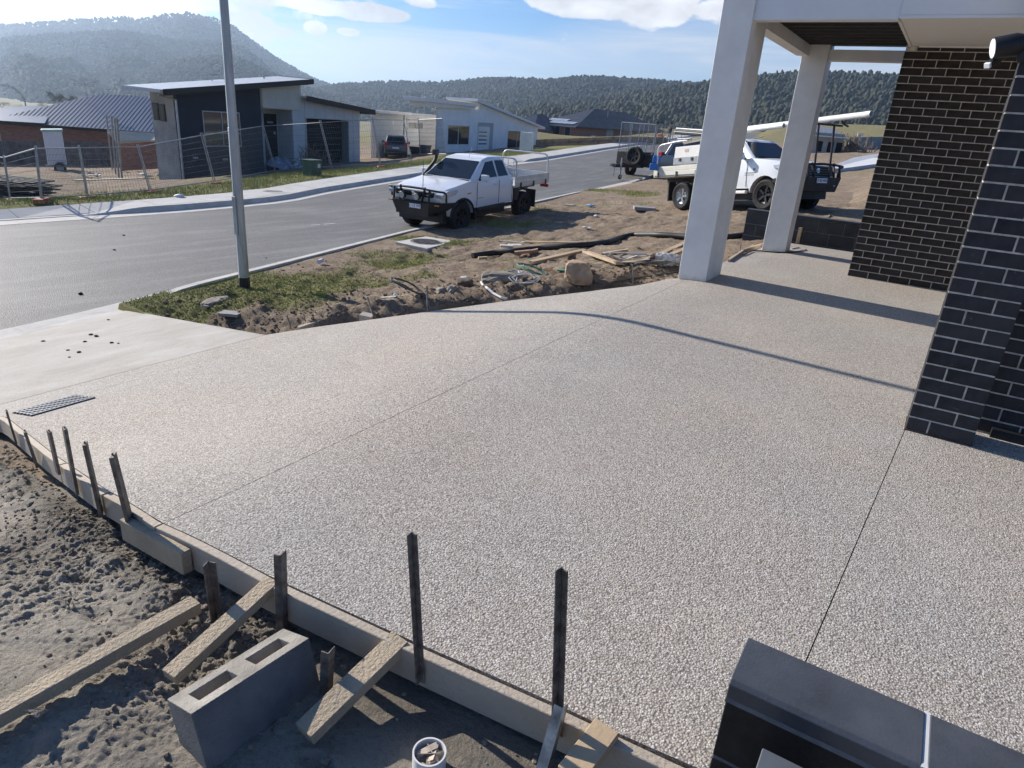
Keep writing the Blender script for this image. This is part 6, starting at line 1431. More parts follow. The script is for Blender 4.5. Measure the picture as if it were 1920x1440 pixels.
# ---- ute 2
U2=empty('ute',(0,0,0),0,'white tray-back ute loaded with pvc pipes and a white toolbox, nose towards the house','ute')
R=.385
P2=dict(wb=3.085,R=R,hw=.88,sill=.55,nose=[(.54,.66),(.78,.74),(.84,.90),(.82,1.06),(.62,1.16),(.1,1.235),(-.45,1.30)],rear=[(-2.05,1.32),(-2.10,.56)],
  gh=(-.45,-1.10,-1.86,-2.06,1.30,1.84,.82,.63),glass=[[(-.74,1.33),(-1.18,1.76),(-1.78,1.78),(-1.86,1.33)]],seams=(-.60,-2.02),handles=[(-1.80,1.14)],mirror=(-.74,1.36))
cabin(U2,P2,PAINT)
for x in (0,-3.085):
    for s in (1,-1): wheel(U2,(x,s*.73,R),R,.25,(0,s,0),RIMB if x==0 else RIMS,RUB,5,rimr=.60)
for s in (1,-1):
    MB().box(-2.0,-.58,min(s*.80,s*.90),max(s*.80,s*.90),.42,.50).build('side_step',WHITE,U2,.02)
    MB().box(-.66,-.30,min(s*.88,s*.886),max(s*.88,s*.886),.93,.945).box(-.66,-.36,min(s*.88,s*.886),max(s*.88,s*.886),.88,.892).build('model_lettering',GALD,U2)
    MB().prism([(.78,.92),(.28,1.02),(.22,1.10),(.60,1.12),(.81,1.04)],min(s*.64,s*.893),max(s*.64,s*.893)).build('headlight',LNS,U2,.015)
    MB().lathe([(0,.01),(.03,.006),(.032,0)],12,Matrix.Translation((-.36,s*.885,1.02))@Euler((-s*math.pi/2,0,0)).to_matrix().to_4x4()).build('side_repeater',AMB,U2)
gr=MB().box(.76,.86,-.58,.58,.84,1.08).build('grille',BPL,U2,.02)
mb=MB()
for z in (.88,.94,1.0,1.05): mb.bar((.868,-.56,z),(.868,.56,z),.018,.014)
mb.build('grille_slats',GALD,gr)
import itertools
def ring(c,a,b,r,n=24): return [(c[0],c[1]+a*math.cos(2*math.pi*i/n),c[2]+b*math.sin(2*math.pi*i/n)) for i in range(n+1)]
MB().tube(ring((.885,0,.965),.075,.05,0),.007,6,False).tube(ring((.886,0,.985),.045,.018,0),.006,6,False).tube(ring((.887,0,.962),.018,.046,0),.006,6,False).build('emblem',CHR,gr)
bb2=bullbar(U2,1.0,.50,.80,1.10,.84)
MB().box(1.103,1.111,-.30,.07,.66,.77).build('number_plate',PLT,bb2); MT=Matrix(((0,0,1,1.114),(1,0,0,-.115),(0,1,0,.715),(0,0,0,1))); text_mesh('FI 03 WG',.088,MT,'plate_text',PLB,bb2)
text_mesh('TJM',.05,Matrix(((0,0,1,1.108),(1,0,0,.35),(0,1,0,.60),(0,0,0,1))),'maker_plate_text',ALT,bb2)
# front rack of two black posts with cross bar
rk=MB(); ZR=2.02
for s in (.28,-.28): rk.tube([(1.02,s-.05,.80),(1.0,s-.05,ZR)],.026,8)
rk.tube([(1.0,-.52,ZR),(1.0,.52,ZR)],.026,8); rk.build('front_rack',BPL,U2)
MB().tube([(-2.3,.7,1.0),(-2.3,.7,1.98),(-2.3,-.7,1.98),(-2.3,-.7,1.0)],.025,8).build('rear_rack',BPL,U2)
tray(U2,-2.18,-4.30,1.00,.26,.92,mat('cream_tray',(.66,.64,.56),.5,.1,var=.06))
hoop(U2,'rear_hoop',rounded([(-4.2,-.86,1.2),(-4.2,-.86,1.86),(-3.3,-.86,1.92),(-3.0,-.80,1.92)],.2),.024,ALT); hoop(U2,'rear_hoop',rounded([(-4.2,.86,1.2),(-4.2,.86,1.86),(-3.3,.86,1.92)],.2),.024,ALT)
tb=MB().prism([(-2.35,1.28),(-3.42,1.28),(-3.42,1.42),(-3.38,1.76),(-2.35,1.76)],-.90,-.30).build('tool_box',WHITE,U2,.012); MB().box(-3.43,-2.34,-.906,-.901,1.27,1.46).build('checker_plate',GAL,tb)
for x in (-3.15,-2.65): MB().box(x-.04,x+.04,-.925,-.907,1.36,1.44).build('box_latch',BPL,tb); 
MB().box(-2.98,-2.82,-.905,-.900,1.60,1.68).build('box_sticker',mat('pinkish_sticker',(.55,.42,.38),.5,var=.1),tb)
for s in (1,-1):
    hoop(U2,'mudguard',[(-3.085+.47*math.cos(t),s*.73,R+.47*math.sin(t)) for t in np.linspace(.2,math.pi-.05,9)],.03,BPL,4); MB().box(-3.62,-3.58,min(s*.6,s*.88),max(s*.6,s*.88),.25,.8).build('mud_flap',BPL,U2)
Fc=onz(1434,394.5,.02);Rc=onz(1279,393,-.36); s2=place(U2,Fc,Rc,3.085,.75,-1); print('U2',s2)
MW2=U2.matrix_world.copy()
def w2(p): return MW2@Vector(p)
# load on the rack: things of their own
def along(px0,px1,y0,y1,ref,r,label,name='pvc_pipe',m=PVC,group='pipes on the ute rack'):
    a=w2(ref[0]);b=w2(ref[1]); A=Vector(topat(a,*px0));B=Vector(topat(b,*px1)); d=(B-A).normalized(); L=(B-A).length
    q=d.to_track_quat('Z','Y').to_matrix().to_4x4(); M=Matrix.Translation(A)@q
    return tag(MB().lathe([(r*.9,0),(r,0),(r,L-.14),(r*1.07,L-.13),(r*1.07,L),(r*.93,L),(r*.93,.0)],20,M).build(name,m,None,0,40),label,'pipe',group)
along((1300,258),(1470,235.5),0,0,((-3.2,-.45,2.08),(-.35,-.45,2.08)),.055,'middle white pvc pipe on the ute rack, its dark open end above the cab roof')
along((1400,241.5),(1634,213.5),0,0,((-2.2,-.15,2.12),(2.0,-.15,2.12)),.062,'longest white pvc pipe, reaching past the front rack of the ute')
along((1283,266),(1345,253),0,0,((-3.9,-.75,1.98),(-2.6,-.75,1.98)),.06,'beige capped pipe over the toolbox, lowest on the ute rack',m=mat('beige_pipe',(.62,.56,.44),.5,var=.05))
a=Vector(topat(w2((1.0,-.1,2.05)),1583,224)); tag(MB().tube([a+Vector((0,0,-.09)),a+Vector((.06,-.02,0)),a+Vector((0,0,.09)),a+Vector((-.06,.02,0)),a+Vector((0,0,-.09)),a+Vector((.12,-.04,-.14))],.02,8).build('strap',BPL,None),'black ratchet strap round the long pipe at the front rack','strap')
# blue jerry cans on the tray
JB_=mat('blue_plastic',(.02,.17,.55),.45,var=.06)
for i,(px,py,l) in enumerate([(1232,298,'upper blue plastic jerry can at the rear of the loaded ute tray'),(1226,313,'lower blue jerry can half hidden behind the tray side')]):
    a=w2((-3.85+.05*i,-.35-.3*i,1.3)); c=Vector(topat(a,px,py)); e=empty('jerry_can',c,.4,l,'jerry can'); e.scale=(.68,.68,.68); MB().prism([(-.17,-.13),(.17,-.13),(.17,.08),(.08,.13),(-.14,.13),(-.17,.10)],-.08,.08).build('can_body',JB_,e,.02); MB().tube([(-.1,0,.12),(-.08,0,.17),(.03,0,.17),(.05,0,.12)],.013,6).build('handle',JB_,e); MB().tube([(.12,0,.1),(.14,0,.15)],.028,10).build('cap',BPL,e)
# roof-top case over the rear of the cab
a=w2((-3.0,-.2,2.2)); c=Vector(topat(a,1310,249)); e=empty('roof_case',c,MW2.to_euler().z,'black case with silver rails lying on top of the loaded ute','case'); MB().box(-.62,.75,-.3,.3,-.085,.05).build('case_shell',BPL,e,.03); MB().box(-.64,.76,-.315,.315,-.02,.0).build('rail',ALT,e); MB().box(-.60,.75,-.29,.29,.051,.085).build('lid',ALT,e,.01)
# ---- wagons
def wagon(name,label,paint,F_,Rr,side,L=1.0,rear_detail=True):
    e=empty(name,(0,0,0),0,label,'car'); R=.35
    p=dict(wb=2.75,R=R,hw=.90,sill=.42,nose=[(.56,.5),(.80,.58),(.85,.80),(.72,.96),(.1,1.06),(-.45,1.10)],rear=[(-3.45,1.18),(-3.58,1.05),(-3.60,.62),(-3.35,.52)],reararch=True,
      gh=(-.45,-1.15,-3.20,-3.50,1.10,1.72,.84,.66),glass=[[(-.85,1.14),(-1.25,1.60),(-1.75,1.64),(-1.75,1.14)],[(-1.83,1.14),(-1.83,1.64),(-2.55,1.63),(-2.62,1.14)],[(-2.70,1.16),(-2.65,1.62),(-3.05,1.58),(-3.25,1.20)]],seams=(-.8,-1.79,-2.62),handles=[(-1.6,1.0),(-2.5,1.0)],mirror=(-.8,1.16))
    cabin(e,p,paint)
    for x in (0,-2.75):
        for s in (1,-1): wheel(e,(x,s*.77,R),R,.22,(0,s,0),RIMS,RUB,5,n=20)
    for s in (1,-1):
        MB().box(-3.62,-3.45,min(s*.66,s*.895),max(s*.66,s*.895),.92,1.30).build('tail_lamp',REDL,e,.02); MB().box(.78,.86,min(s*.6,s*.88),max(s*.6,s*.88),.78,.90).build('headlight',LNS,e,.02)
        hoop(e,'roof_rail',[(-1.5,s*.62,1.76),(-3.0,s*.62,1.76)],.02,ALT,6)
    MB().box(-3.70,-3.55,-.86,.86,.42,.68).build('bumper',BPL,e,.04); MB().box(-3.625,-3.60,-.26,.26,.80,.91).build('number_plate',PLT,e)
    return e,place(e,F_,Rr,2.75,.8,side)
# dark wagon standing beyond the loaded ute, its tail at the left
Fw=Vector(w2((.6,2.6,0)));Rw=Vector(w2((-3.0,2.4,0))); 
Rg=onz(1268,350,-.30); Rg=np.array(Rg); dirv=(MW2.to_3x3()@Vector((1,.22,0))).normalized(); Fg=Vector(Rg)+dirv*2.75; Fg.z=T1(Fg.x,Fg.y); Rg[2]=T1(Rg[0],Rg[1])
wg,sg=wagon('wagon','dark blue wagon with a red tail lamp, half hidden beyond the loaded ute',PAINTB,Fg,Rg,-1)
# small dark hatchback by the white house, seen from behind
c=hit(742,297.5); d_=Vector((c[0],c[1],0)).normalized(); lf=Vector((0,0,1)).cross(d_)
Rr_=Vector(c)-lf*.62; Fg=Rr_+d_*2.15; Rr_=Rr_+Vector((0,0,0)); Fg.z=Rr_.z
wh,sh_=wagon('hatchback','dark grey hatchback seen from behind on the drive of the white house',PAINTG,Fg,Rr_,-1)
# ---- cage trailer
TRB=mat('black_trailer_steel',(.022,.021,.022),.6,.2,var=.3)
e=empty('cage_trailer',(0,0,0),0,'black box trailer with galvanised mesh cage and spare wheel on the street','trailer')
Jw=hit(1161,341); Wl=hit(1155,327); Wr=hit(1214,331)
Jw[2]=zr(Jw[1]);
A=topat(Wr,1135,314.5); base=Vector(hit(1150,328)); base.z=float(zr(base.y))
# local frame: x along the drawbar towards us, y to the right as seen
xd=Vector(Jw)-Vector(hit(1185,316)); xd.z=0; xd.normalize(); rgt=Vector((math.cos(_a),-math.sin(_a),0)); xd=(xd*math.cos(.62)-rgt*math.sin(.62)).normalized(); yd=Vector((0,0,1)).cross(xd); KT=1.2; o=Vector(Jw)-(xd*1.0+yd*.18)*KT; 
right=Vector((math.cos(_a),-math.sin(_a),0)); 
if yd.dot(right)<0: pass
e.matrix_world=Matrix(((xd.x*KT,yd.x*KT,0,o.x),(xd.y*KT,yd.y*KT,0,o.y),(0,0,KT,float(zr(o.y))),(0,0,0,1)))
pxm=abs(FPX/float((CR.T@(np.array(o)-CAMP))[2])); print('trailer px/m',pxm,'o',o)
W2_=.78
MB().box(-.0,.035,-W2_,W2_,.50,.92).build('front_panel',TRB,e,.005); MB().box(-2.4,0,W2_-.03,W2_,.50,.92).build('side_panel',TRB,e,.005); MB().box(-2.4,0,-W2_,-W2_+.03,.50,.92).build('side_panel',TRB,e,.005); MB().box(-2.4,0,-W2_,W2_,.46,.50).build('floor',TRB,e)
MB().bar((0,-.45,.48),(1.2,0,.46),.06,.1).bar((0,.45,.48),(1.2,0,.46),.06,.1).build('drawbar',TRB,e); MB().box(1.15,1.4,-.05,.05,.44,.54).build('coupling',GALD,e,.01); MB().tube([(1.2,.05,.46),(1.22,.06,.1)],.008,5).build('chain',GALD,e)
MB().tube([(1.0,.18,.08),(1.0,.18,.75)],.028,8).build('jockey_stem',GAL,e); wheel(e,(1.0,.18,.09),.09,.05,(0,1,0),GAL,RUB,0,n=14,name='jockey_wheel')
for s in (1,-1): wheel(e,(-1.2,s*.95,.32),.32,.18,(0,s,0),RIMS,RUB,6,n=22); MB().prism([(-.75,.60),(-.85,.72),(-1.55,.72),(-1.65,.60)],min(s*.80,s*1.06),max(s*.80,s*1.06)).build('mudguard',TRB,e,.01)
wheel(e,(.14,.12,.82),.34,.2,(1,0,0),RIMB,RUB,6,n=22,name='spare_wheel')
cg=MB().tube([(0,-W2_+.02,.92),(0,-W2_+.02,1.95),(0,W2_-.02,1.95),(0,W2_-.02,.92)],.022,6).tube([(-2.38,-W2_+.02,.92),(-2.38,-W2_+.02,1.95),(-2.38,W2_-.02,1.95),(-2.38,W2_-.02,.92)],.022,6).tube([(0,-W2_+.02,1.95),(-2.38,-W2_+.02,1.95)],.02,6).tube([(0,W2_-.02,1.95),(-2.38,W2_-.02,1.95)],.02,6)
for i in range(1,4):
    for s in (1,-1): cg.tube([(-2.38*i/4,s*(W2_-.02),.92),(-2.38*i/4,s*(W2_-.02),1.95)],.016,6)
for y in (-.26,.26): cg.tube([(0,y,.92),(0,y,1.95)],.014,6)
cg.build('cage_frame',GAL,e)
mb=MB()
for k in range(1,11):
    z=.92+k*.095
    for y in (-W2_+.02,W2_-.02): mb.bar((0,y,z),(-2.38,y,z),.006)
    mb.bar((0,-W2_,z),(0,W2_,z),.006)
for i in range(1,24):
    for y in (-W2_+.02,W2_-.02): mb.bar((-2.38*i/24,y,.92),(-2.38*i/24,y,1.95),.006)
for i in range(1,16): mb.bar((0,-W2_+2*W2_*i/16,.92),(0,-W2_+2*W2_*i/16,1.95),.006)
m_=mb.build('cage_mesh',GALD,e); m_['kind']='stuff'
# ---- people
SKIN=mat('skin',(.42,.25,.18),.6,var=.05); HAIR=mat('dark_hair',(.02,.016,.012),.7,var=.1)
def person(P,H_,pose,label,shirt,pants,rz):
    e=empty('person',P,rz,label,'person'); k=H_/1.75
    V=[(0,0,.95),(0,0,1.15),(0,0,1.38),(0,0,1.50),(0,.01,1.58),(0,.01,1.68),
       (-.19,0,1.42),(-.25,.02,1.15),(-.21,-.12,.95),(-.20,-.16,.88),(.19,0,1.42),(.25,.02,1.15),(.22,-.10,.96),(.21,-.14,.88),
       (-.10,0,.90),(-.11,-.03,.50),(-.12,.02,.09),(-.13,-.14,.03),(.10,0,.90),(.12,.02,.50),(.14,.06,.09),(.16,-.10,.03)]
    E=[(0,1),(1,2),(2,3),(3,4),(4,5),(2,6),(6,7),(7,8),(8,9),(2,10),(10,11),(11,12),(12,13),(0,14),(14,15),(15,16),(16,17),(0,18),(18,19),(19,20),(20,21)]
    Rr=[.15,.14,.155,.06,.085,.085,.065,.05,.038,.045,.065,.05,.038,.045,.10,.07,.05,.045,.10,.07,.05,.045]
    if pose=='bend':
        V=[(0,0,.55),(0,-.14,.68),(0,-.32,.78),(0,-.42,.80),(0,-.50,.80),(0,-.58,.80),(-.19,-.32,.74),(-.22,-.38,.48),(-.18,-.48,.25),(-.16,-.5,.16),(.19,-.32,.74),(.22,-.38,.48),(.18,-.48,.25),(.16,-.5,.16),
           (-.10,0,.52),(-.12,-.32,.42),(-.12,-.02,.09),(-.12,-.16,.03),(.10,0,.52),(.12,-.32,.42),(.12,-.02,.09),(.12,-.16,.03)]
    me=bpy.data.meshes.new('body'); me.from_pydata([tuple(c*k for c in v) for v in V],E,[]); o=bpy.data.objects.new('body',me); COL.objects.link(o); o.parent=e
    sk=o.modifiers.new('skin','SKIN'); 
    if not me.skin_vertices: 
        bm=bmesh.new(); bm.from_mesh(me); bm.verts.layers.skin.verify(); bm.to_mesh(me); bm.free()
    for i,r in enumerate(Rr): me.skin_vertices[0].data[i].radius=(r*k,r*k)
    me.skin_vertices[0].data[0].use_root=True
    o.modifiers.new('sub','SUBSURF').levels=2; o.modifiers['sub'].render_levels=2
    dg=bpy.context.evaluated_depsgraph_get(); m2=bpy.data.meshes.new_from_object(o.evaluated_get(dg)); o.modifiers.clear(); o.data=m2
    m2.materials.clear(); [m2.materials.append(m) for m in (SKIN,shirt,pants,BPL)]
    for p in m2.polygons:
        z=p.center.z/k; x=abs(p.center.x)/k; p.use_smooth=True
        if pose=='bend': p.material_index=3 if z<.07 else (2 if z<.5 and p.center.y/k>-.30 else (1 if p.center.y/k>-.42 and z>.42 else 0))
        else: p.material_index=3 if z<.07 else (0 if z>1.50 or (z<.93 and x>.17 and z>.8 and False) else (1 if z>.92 or (x>.17 and z>.92) else (0 if x>.175 and z>.80 else 2)))
    hc=Vector(V[5])*k; hm_=MB(); hm_.lathe([(0,.105),(.05,.095),(.085,.06),(.098,.01),(.092,-.03)],16,Matrix.Translation(hc+Vector((0,.012,.02)))@Matrix.Scale(k,4)); hm_.build('hair',HAIR,e,0,60)
    return e
P=hit(1252,271); H_=float(topat(P,1254,231)[2]-P[2]); print('person',P,H_)
person(P,H_,'stand','standing person in dark jacket and pale trousers beyond the cage trailer','',None,0) if 0 else person(P,H_,'stand','standing person in dark jacket and pale trousers beyond the cage trailer',mat('dark_jacket',(.035,.04,.05),.8,var=.2),mat('pale_trousers',(.42,.39,.36),.8,var=.1),-.5)
P=hit(1240,268.5); person(P,H_*.95,'bend','crouching person in orange top stooping beside the standing person',mat('orange_top',(.62,.20,.12),.8,var=.1),mat('grey_trousers',(.2,.2,.2),.8,var=.1),-1.9)
# ================================================================ street light pole at our driveway
Pp=np.array(hit(459,541)); print('pole',Pp)
e=empty('light_pole',Pp,0,'tall faceted galvanised light pole with a dark base band beside the concrete crossover','light pole')
POL=bpy.data.materials.new('galvanised_pole'); POL.use_nodes=True; t=POL.node_tree; b=t.nodes['Principled BSDF']; b.inputs['Metallic'].default_value=.5; b.inputs['Roughness'].default_value=.5
tcn=N(t,'ShaderNodeTexCoord').outputs['Object']; mp=N(t,'ShaderNodeMapping'); mp.inputs['Scale'].default_value=(1,1,.12); t.links.new(tcn,mp.inputs[0]); t.links.new(mixc(t,ramp(t,noise(t,mp.outputs[0],9,6,.7),[(.3,0),(.7,1)]),(.22,.24,.25),(.50,.52,.53)),b.inputs['Base Color'])
H_=7.2; lean=Vector(topat(Pp,417,0))-Vector(Pp); lean=Vector((lean.x/lean.z,lean.y/lean.z,0))*0
MB().tube([(0,0,.16),(0,0,2.1)],[.072,.064],8).build('pole_lower',POL,e,.006,seg=2)
MB().tube([(0,0,2.06),(0,0,4.0)],[.060,.052],8).tube([(0,0,2.05),(0,0,2.07)],[.066,.066],8).build('pole_middle',POL,e,.005,seg=2)
MB().tube([(0,0,3.98),(0,0,H_)],[.049,.038],8).build('pole_upper',POL,e,.004,seg=2)
MB().tube([(0,0,-.3),(0,0,.16)],[.078,.076],8).build('base_band',BPL,e,.005,seg=2)
MB().box(-.035,.035,-.074,-.062,.75,1.25).build('access_cover',POL,e,.004)
MB().tube([(0,0,H_-.05),(-.1,.1,H_+.5),(-.6,.3,H_+.95),(-1.6,.6,H_+1.15)],[.045,.04,.035,.03],8).build('outreach_arm',POL,e,0,40); MB().box(-2.2,-1.55,.48,.72,H_+1.1,H_+1.22).build('lantern',GALD,e,.04)
MB().prism([(.07,0.0),(.17,0.0),(.17,.05),(.07,.05)],-.1,.02).build('base_offcut',TIM,None); o=bpy.data.objects['base_offcut']; q_=hit(492,558); o.location=Vector(q_)+Vector((-.1,.05,0)); o.rotation_euler=(0,0,.8); tag(o,'small pale timber offcut lying in the grass at the foot of the light pole','timber')
# ================================================================ verge litter
def gz(px,py,dz=0): 
    """ground point incl. the small-scale relief"""
    P=hit(px,py)
    for _ in range(12):
        z=T1(P[0],P[1])+float(detail(np.array([P[0]]),np.array([P[1]]))[0]); P=.5*P+.5*onz(px,py,z+dz) if z<CH-.2 else P
    return P
GP='loose planks on the dug verge'
def gplank(a,b,w,h,label,m=TIM,lift=.03,group=GP): A=gz(*a,lift);B=gz(*b,lift); return plank(A,B,w,h,'timber_plank',label,m,group=group)
gplank((996,492),(1097,469),.10,.045,'single plank lying left of the crossed planks',TIM,.05)
gplank((1098,472),(1163,494),.12,.04,'wide crossed plank pointing at the coiled wires',TIM,.05)
gplank((1128,476),(1178,469),.08,.04,'plank behind, running right of the crossing',TIM,.05)
gplank((1093,480),(1165,482),.07,.04,'darker plank lying under the crossed ones',PINE,.03)
gplank((1160,494),(1212,490),.08,.035,'plank joining the crossed planks to the stack by the post',TIM,.04)
gplank((1205,492),(1285,456),.09,.045,'left plank of the pair running to the porch post',TIM,.05)
gplank((1222,494),(1292,464),.08,.045,'right plank of the pair running to the porch post',TIM,.06)
gplank((984,453),(1088,455),.11,.03,'long thin plank just behind the black drainage hose',TIM,.04)
gplank((935,451),(985,456),.05,.025,'weathered lath left of the thin plank',PINE,.03)
gplank((965,474),(995,471),.10,.05,'brown block leaning against the black drainage hose',mat('brown_offcut',(.33,.20,.13),.8,var=.15),.06)
gplank((991,473),(1009,469),.10,.06,'reddish brown end block right of the leaning one',MATS['brown_offcut'],.06)
gplank((897,484),(913,483),.06,.04,'tiny pale offcut near the open end of the black hose',TIM,.03)
gplank((1215,556),(1262,545),.08,.03,'perforated pale strip at the slab edge by the post',TIM,.03)
gplank((560,617),(607,601),.05,.05,'grey form board fallen at the crossover corner of the trench',PINE,.05)
# black drainage hose
pts=[gz(*p,.05) for p in ((886,480),(925,474),(970,470),(1010,466),(1060,461),(1105,459),(1140,454),(1165,445),(1190,440),(1230,440),(1275,443),(1310,446),(1350,446),(1395,441))]
tag(MB().tube(rounded([tuple(p) for p in pts],.15,3),.055,12).build('drainage_hose',mat('black_corrugated_hose',(.013,.012,.012),.55,var=.2),None,0,50),'thick black drainage hose snaking across the dug verge','hose')
HW=mat('dark_conduit',(.05,.05,.05),.6,var=.2)
tag(MB().tube([tuple(gz(*p,.015)) for p in ((970,505),(1020,503),(1060,500),(1110,499),(1150,502))],.010,6).build('cable',HW,None),'thin dark cable lying straight behind the rocks','cable')
tag(MB().tube([tuple(gz(*p,.02)) for p in ((1118,537),(1150,528),(1200,520),(1240,514),(1275,510))],.012,6).build('cable',HW,None),'dark cable sagging along the trench towards the porch post','cable')
tag(MB().tube([tuple(gz(*p,.03)) for p in ((902,529),(905,534),(915,541),(925,550),(940,558),(950,560))],.014,8).build('conduit',PVC,None),'short bent white conduit at the slab edge','pipe')
def coil(px,py,r,n,label,m,thick=.008,seed=0,tilt=.5,name='wire_coil'):
    P=gz(px,py,.05); rr=random.Random(seed); pts=[]
    for i in range(n*14):
        a=i/14*2*math.pi; k=r*(1+.25*math.sin(a*.37+seed)); pts.append((k*math.cos(a)+rr.uniform(-.02,.02),k*.7*math.sin(a)+rr.uniform(-.02,.02),.02+abs(math.sin(a*.5+seed))*r*tilt))
    e=MB().tube([(P[0]+x,P[1]+y,P[2]+z-.03) for x,y,z in pts],thick,5,False).build(name,m,None,0,60); return tag(e,label,'wire')
coil(1172,493,.26,3,'loops of grey cable over the crossed planks',mat('grey_cable',(.30,.30,.30),.5,var=.1),.010,2,.7)
coil(1195,502,.12,3,'small round coil beside the short steel peg',HW,.008,5,.9); coil(1215,503,.28,3,'tangled dark cable in front of the white sack',HW,.010,8,.5)
coil(962,521,.10,2,'small grey coil against the flat rock',MATS['grey_cable'],.010,1,1.0)
coil(1000,516,.20,5,'tangle of green and grey string right of the flat rock',mat('green_string',(.10,.22,.17),.7,var=.4,vscale=30),.007,3,.6)
coil(985,528,.16,4,'mess of thin grey string below the green tangle',MATS['grey_cable'],.006,4,.5)
coil(765,554,.18,2,'dark hose loop with a blue tie at the trench',HW,.010,6,1.0); 
P=gz(744,556,.03);Q=gz(716,558,.03); tag(MB().tube([tuple(P),tuple(Q)],.012,6).build('conduit',MATS['grey_cable'],None),'straight grey conduit end sticking out left of the dark loop','pipe')
P=gz(742,552,.03); o=MB(); lump(o,tuple(P),.035,3); tag(o.build('tape_tie',mat('blue_tape',(.10,.36,.55),.6,var=.1),None),'blue tape knot on the dark hose loop','tape')
def rock(px,py,r,sx,sz,seed,label,m,lift=0):
    P=gz(px,py,0); bm=bmesh.new(); bmesh.ops.create_icosphere(bm,subdivisions=3,radius=1)
    for v in bm.verts:
        n_=mnoise.fractal(v.co*1.3+Vector((seed*7,0,0)),1,2,4); v.co*=1+.35*n_
        v.co.x=max(-.85,min(.85,v.co.x)); v.co.z=max(-.6,min(.8,v.co.z)); v.co.x*=sx*r; v.co.y*=r*.8; v.co.z*=sz*r
    me=bpy.data.meshes.new('rock'); bm.to_mesh(me); bm.free(); me.materials.append(m); o=link('rock',me); o.location=(P[0],P[1],P[2]+r*sz*.45+lift); o.rotation_euler=(0,0,seed*.7+math.atan2(right.y,right.x)); return tag(o,label,'rock')
RK1=mat('tan_sandstone',(.38,.27,.18),.9,var=.15,vscale=6,bump=.4,bscale=25); RK2=mat('grey_rock',(.27,.24,.20),.9,var=.25,vscale=6,bump=.5,bscale=25)
rock(1084,526,.20,.95,.9,0,'upright tan sandstone lump by the trench',RK1); rock(945,530,.20,1.7,.55,.2,'broad flat grey rock beside the string tangle',RK2); rock(1080,531,.06,1,.8,5,'fist-sized stone at the foot of the tan sandstone',RK2)
rock(828,549,.08,1.3,.7,7,'grey broken stone left of the trench loop, right one',RK2); rock(848,547,.07,1,.9,8,'small lighter stone next to the broken grey one',RK2); rock(872,536,.10,1.2,.7,9,'dark muddy stone on the spoil ridge',mat('muddy_rock',(.12,.09,.07),.95,var=.2,bump=.5,bscale=30)); rock(402,566,.13,1.9,.35,11,'flat patch of grey cement spill in the grass left of the pole',RK2,-.02)
# white sack
P=gz(1250,494,.05); bm=bmesh.new(); bmesh.ops.create_icosphere(bm,subdivisions=4,radius=1)
for v in bm.verts:
    n_=mnoise.fractal(v.co*2.5,1,2,4); f=1+.22*n_; t_=(v.co.x+1)/2; v.co=Vector((v.co.x*.24*f,v.co.y*.10*f*(1-.25*t_),v.co.z*.10*f*(1-.25*t_)))
me=bpy.data.meshes.new('sack'); bm.to_mesh(me); bm.free(); me.materials.append(mat('white_woven_sack',(.60,.60,.60),.6,var=.35,vscale=25,bump=.8,bscale=60)); e=empty('sack',(P[0],P[1],P[2]+.05),math.atan2(right.y,right.x)+.15,'crumpled white plastic sack with a dark opening by the porch post','sack')
link('sack_bag',me,e); MB().lathe([(0,.0),(.06,.002),(.085,-.03)],14,Matrix.Translation((-.235,-.02,.0))@Euler((0,-math.pi/2,0)).to_matrix().to_4x4()).build('sack_opening',mat('brown_inside',(.05,.022,.015),.9,var=.1),e)
# small stakes in the verge along the slab
for (b,t,l,w) in [((548,617),(537,590),'thin timber stake at the crossover corner of the trench',.04),((575,604),(569,587),'short thin stake left of the fallen form board',.035),((706,600),(688,556),'broad muddy stake with a pale block at its foot',.055),
    ((803,583),(800,538),'slim grey stake standing at the slab edge',.045),((955,560),(954,550),'stub of a stake by the white conduit',.04),((1187,532),(1185,496),'grey stake by the small round coil',.045),((1386,480),(1389,457),'steel peg with dark edge between the two porch posts',.035)]:
    P=gz(b[0],b[1]); P=P+np.array([0,0,.0]); peg(tuple(P),t,0,l,w,m=STEEL2 if b[0]!=1386 else STEEL,name='timber_stake',group='stakes along the far slab edge')
P=gz(688,597,.02); o=MB().box(-.07,.07,-.05,.05,-.03,.05).build('wood_block',mat('pale_wood',(.55,.48,.40),.8,var=.1),None,.004); o.location=P; o.rotation_euler=(.15,.1,.4); tag(o,'pale wood block leaning at the broad muddy stake','timber')
# far slab edge boards near the posts
plank(onz(1366,492,-.02),onz(1392,474,-.02),.035,.09,'form_board','thin form board between the two porch posts, nearer part',PINE); plank(onz(1392,473,-.02),onz(1430,461,-.02),.035,.09,'form_board','thin form board running to the farther porch post',TIM)
pp=onz(1430,471.5,.006); tag(MB().tube([tuple(onz(*p,.008)) for p in ((1392,478),(1410,470),(1430,470.5),(1455,473),(1480,473.5),(1500,471),(1512,468))],.010,6).build('cable',HW,None,0,60),'dark cable curving on the slab round the foot of the farther post','cable')
tag(MB().tube([tuple(onz(*p,.008)) for p in ((1485,466),(1497,464),(1512,469),(1500,471))],.008,6).build('cable',PVC,None,0,60),'thin white cable loop beside the farther post','cable')
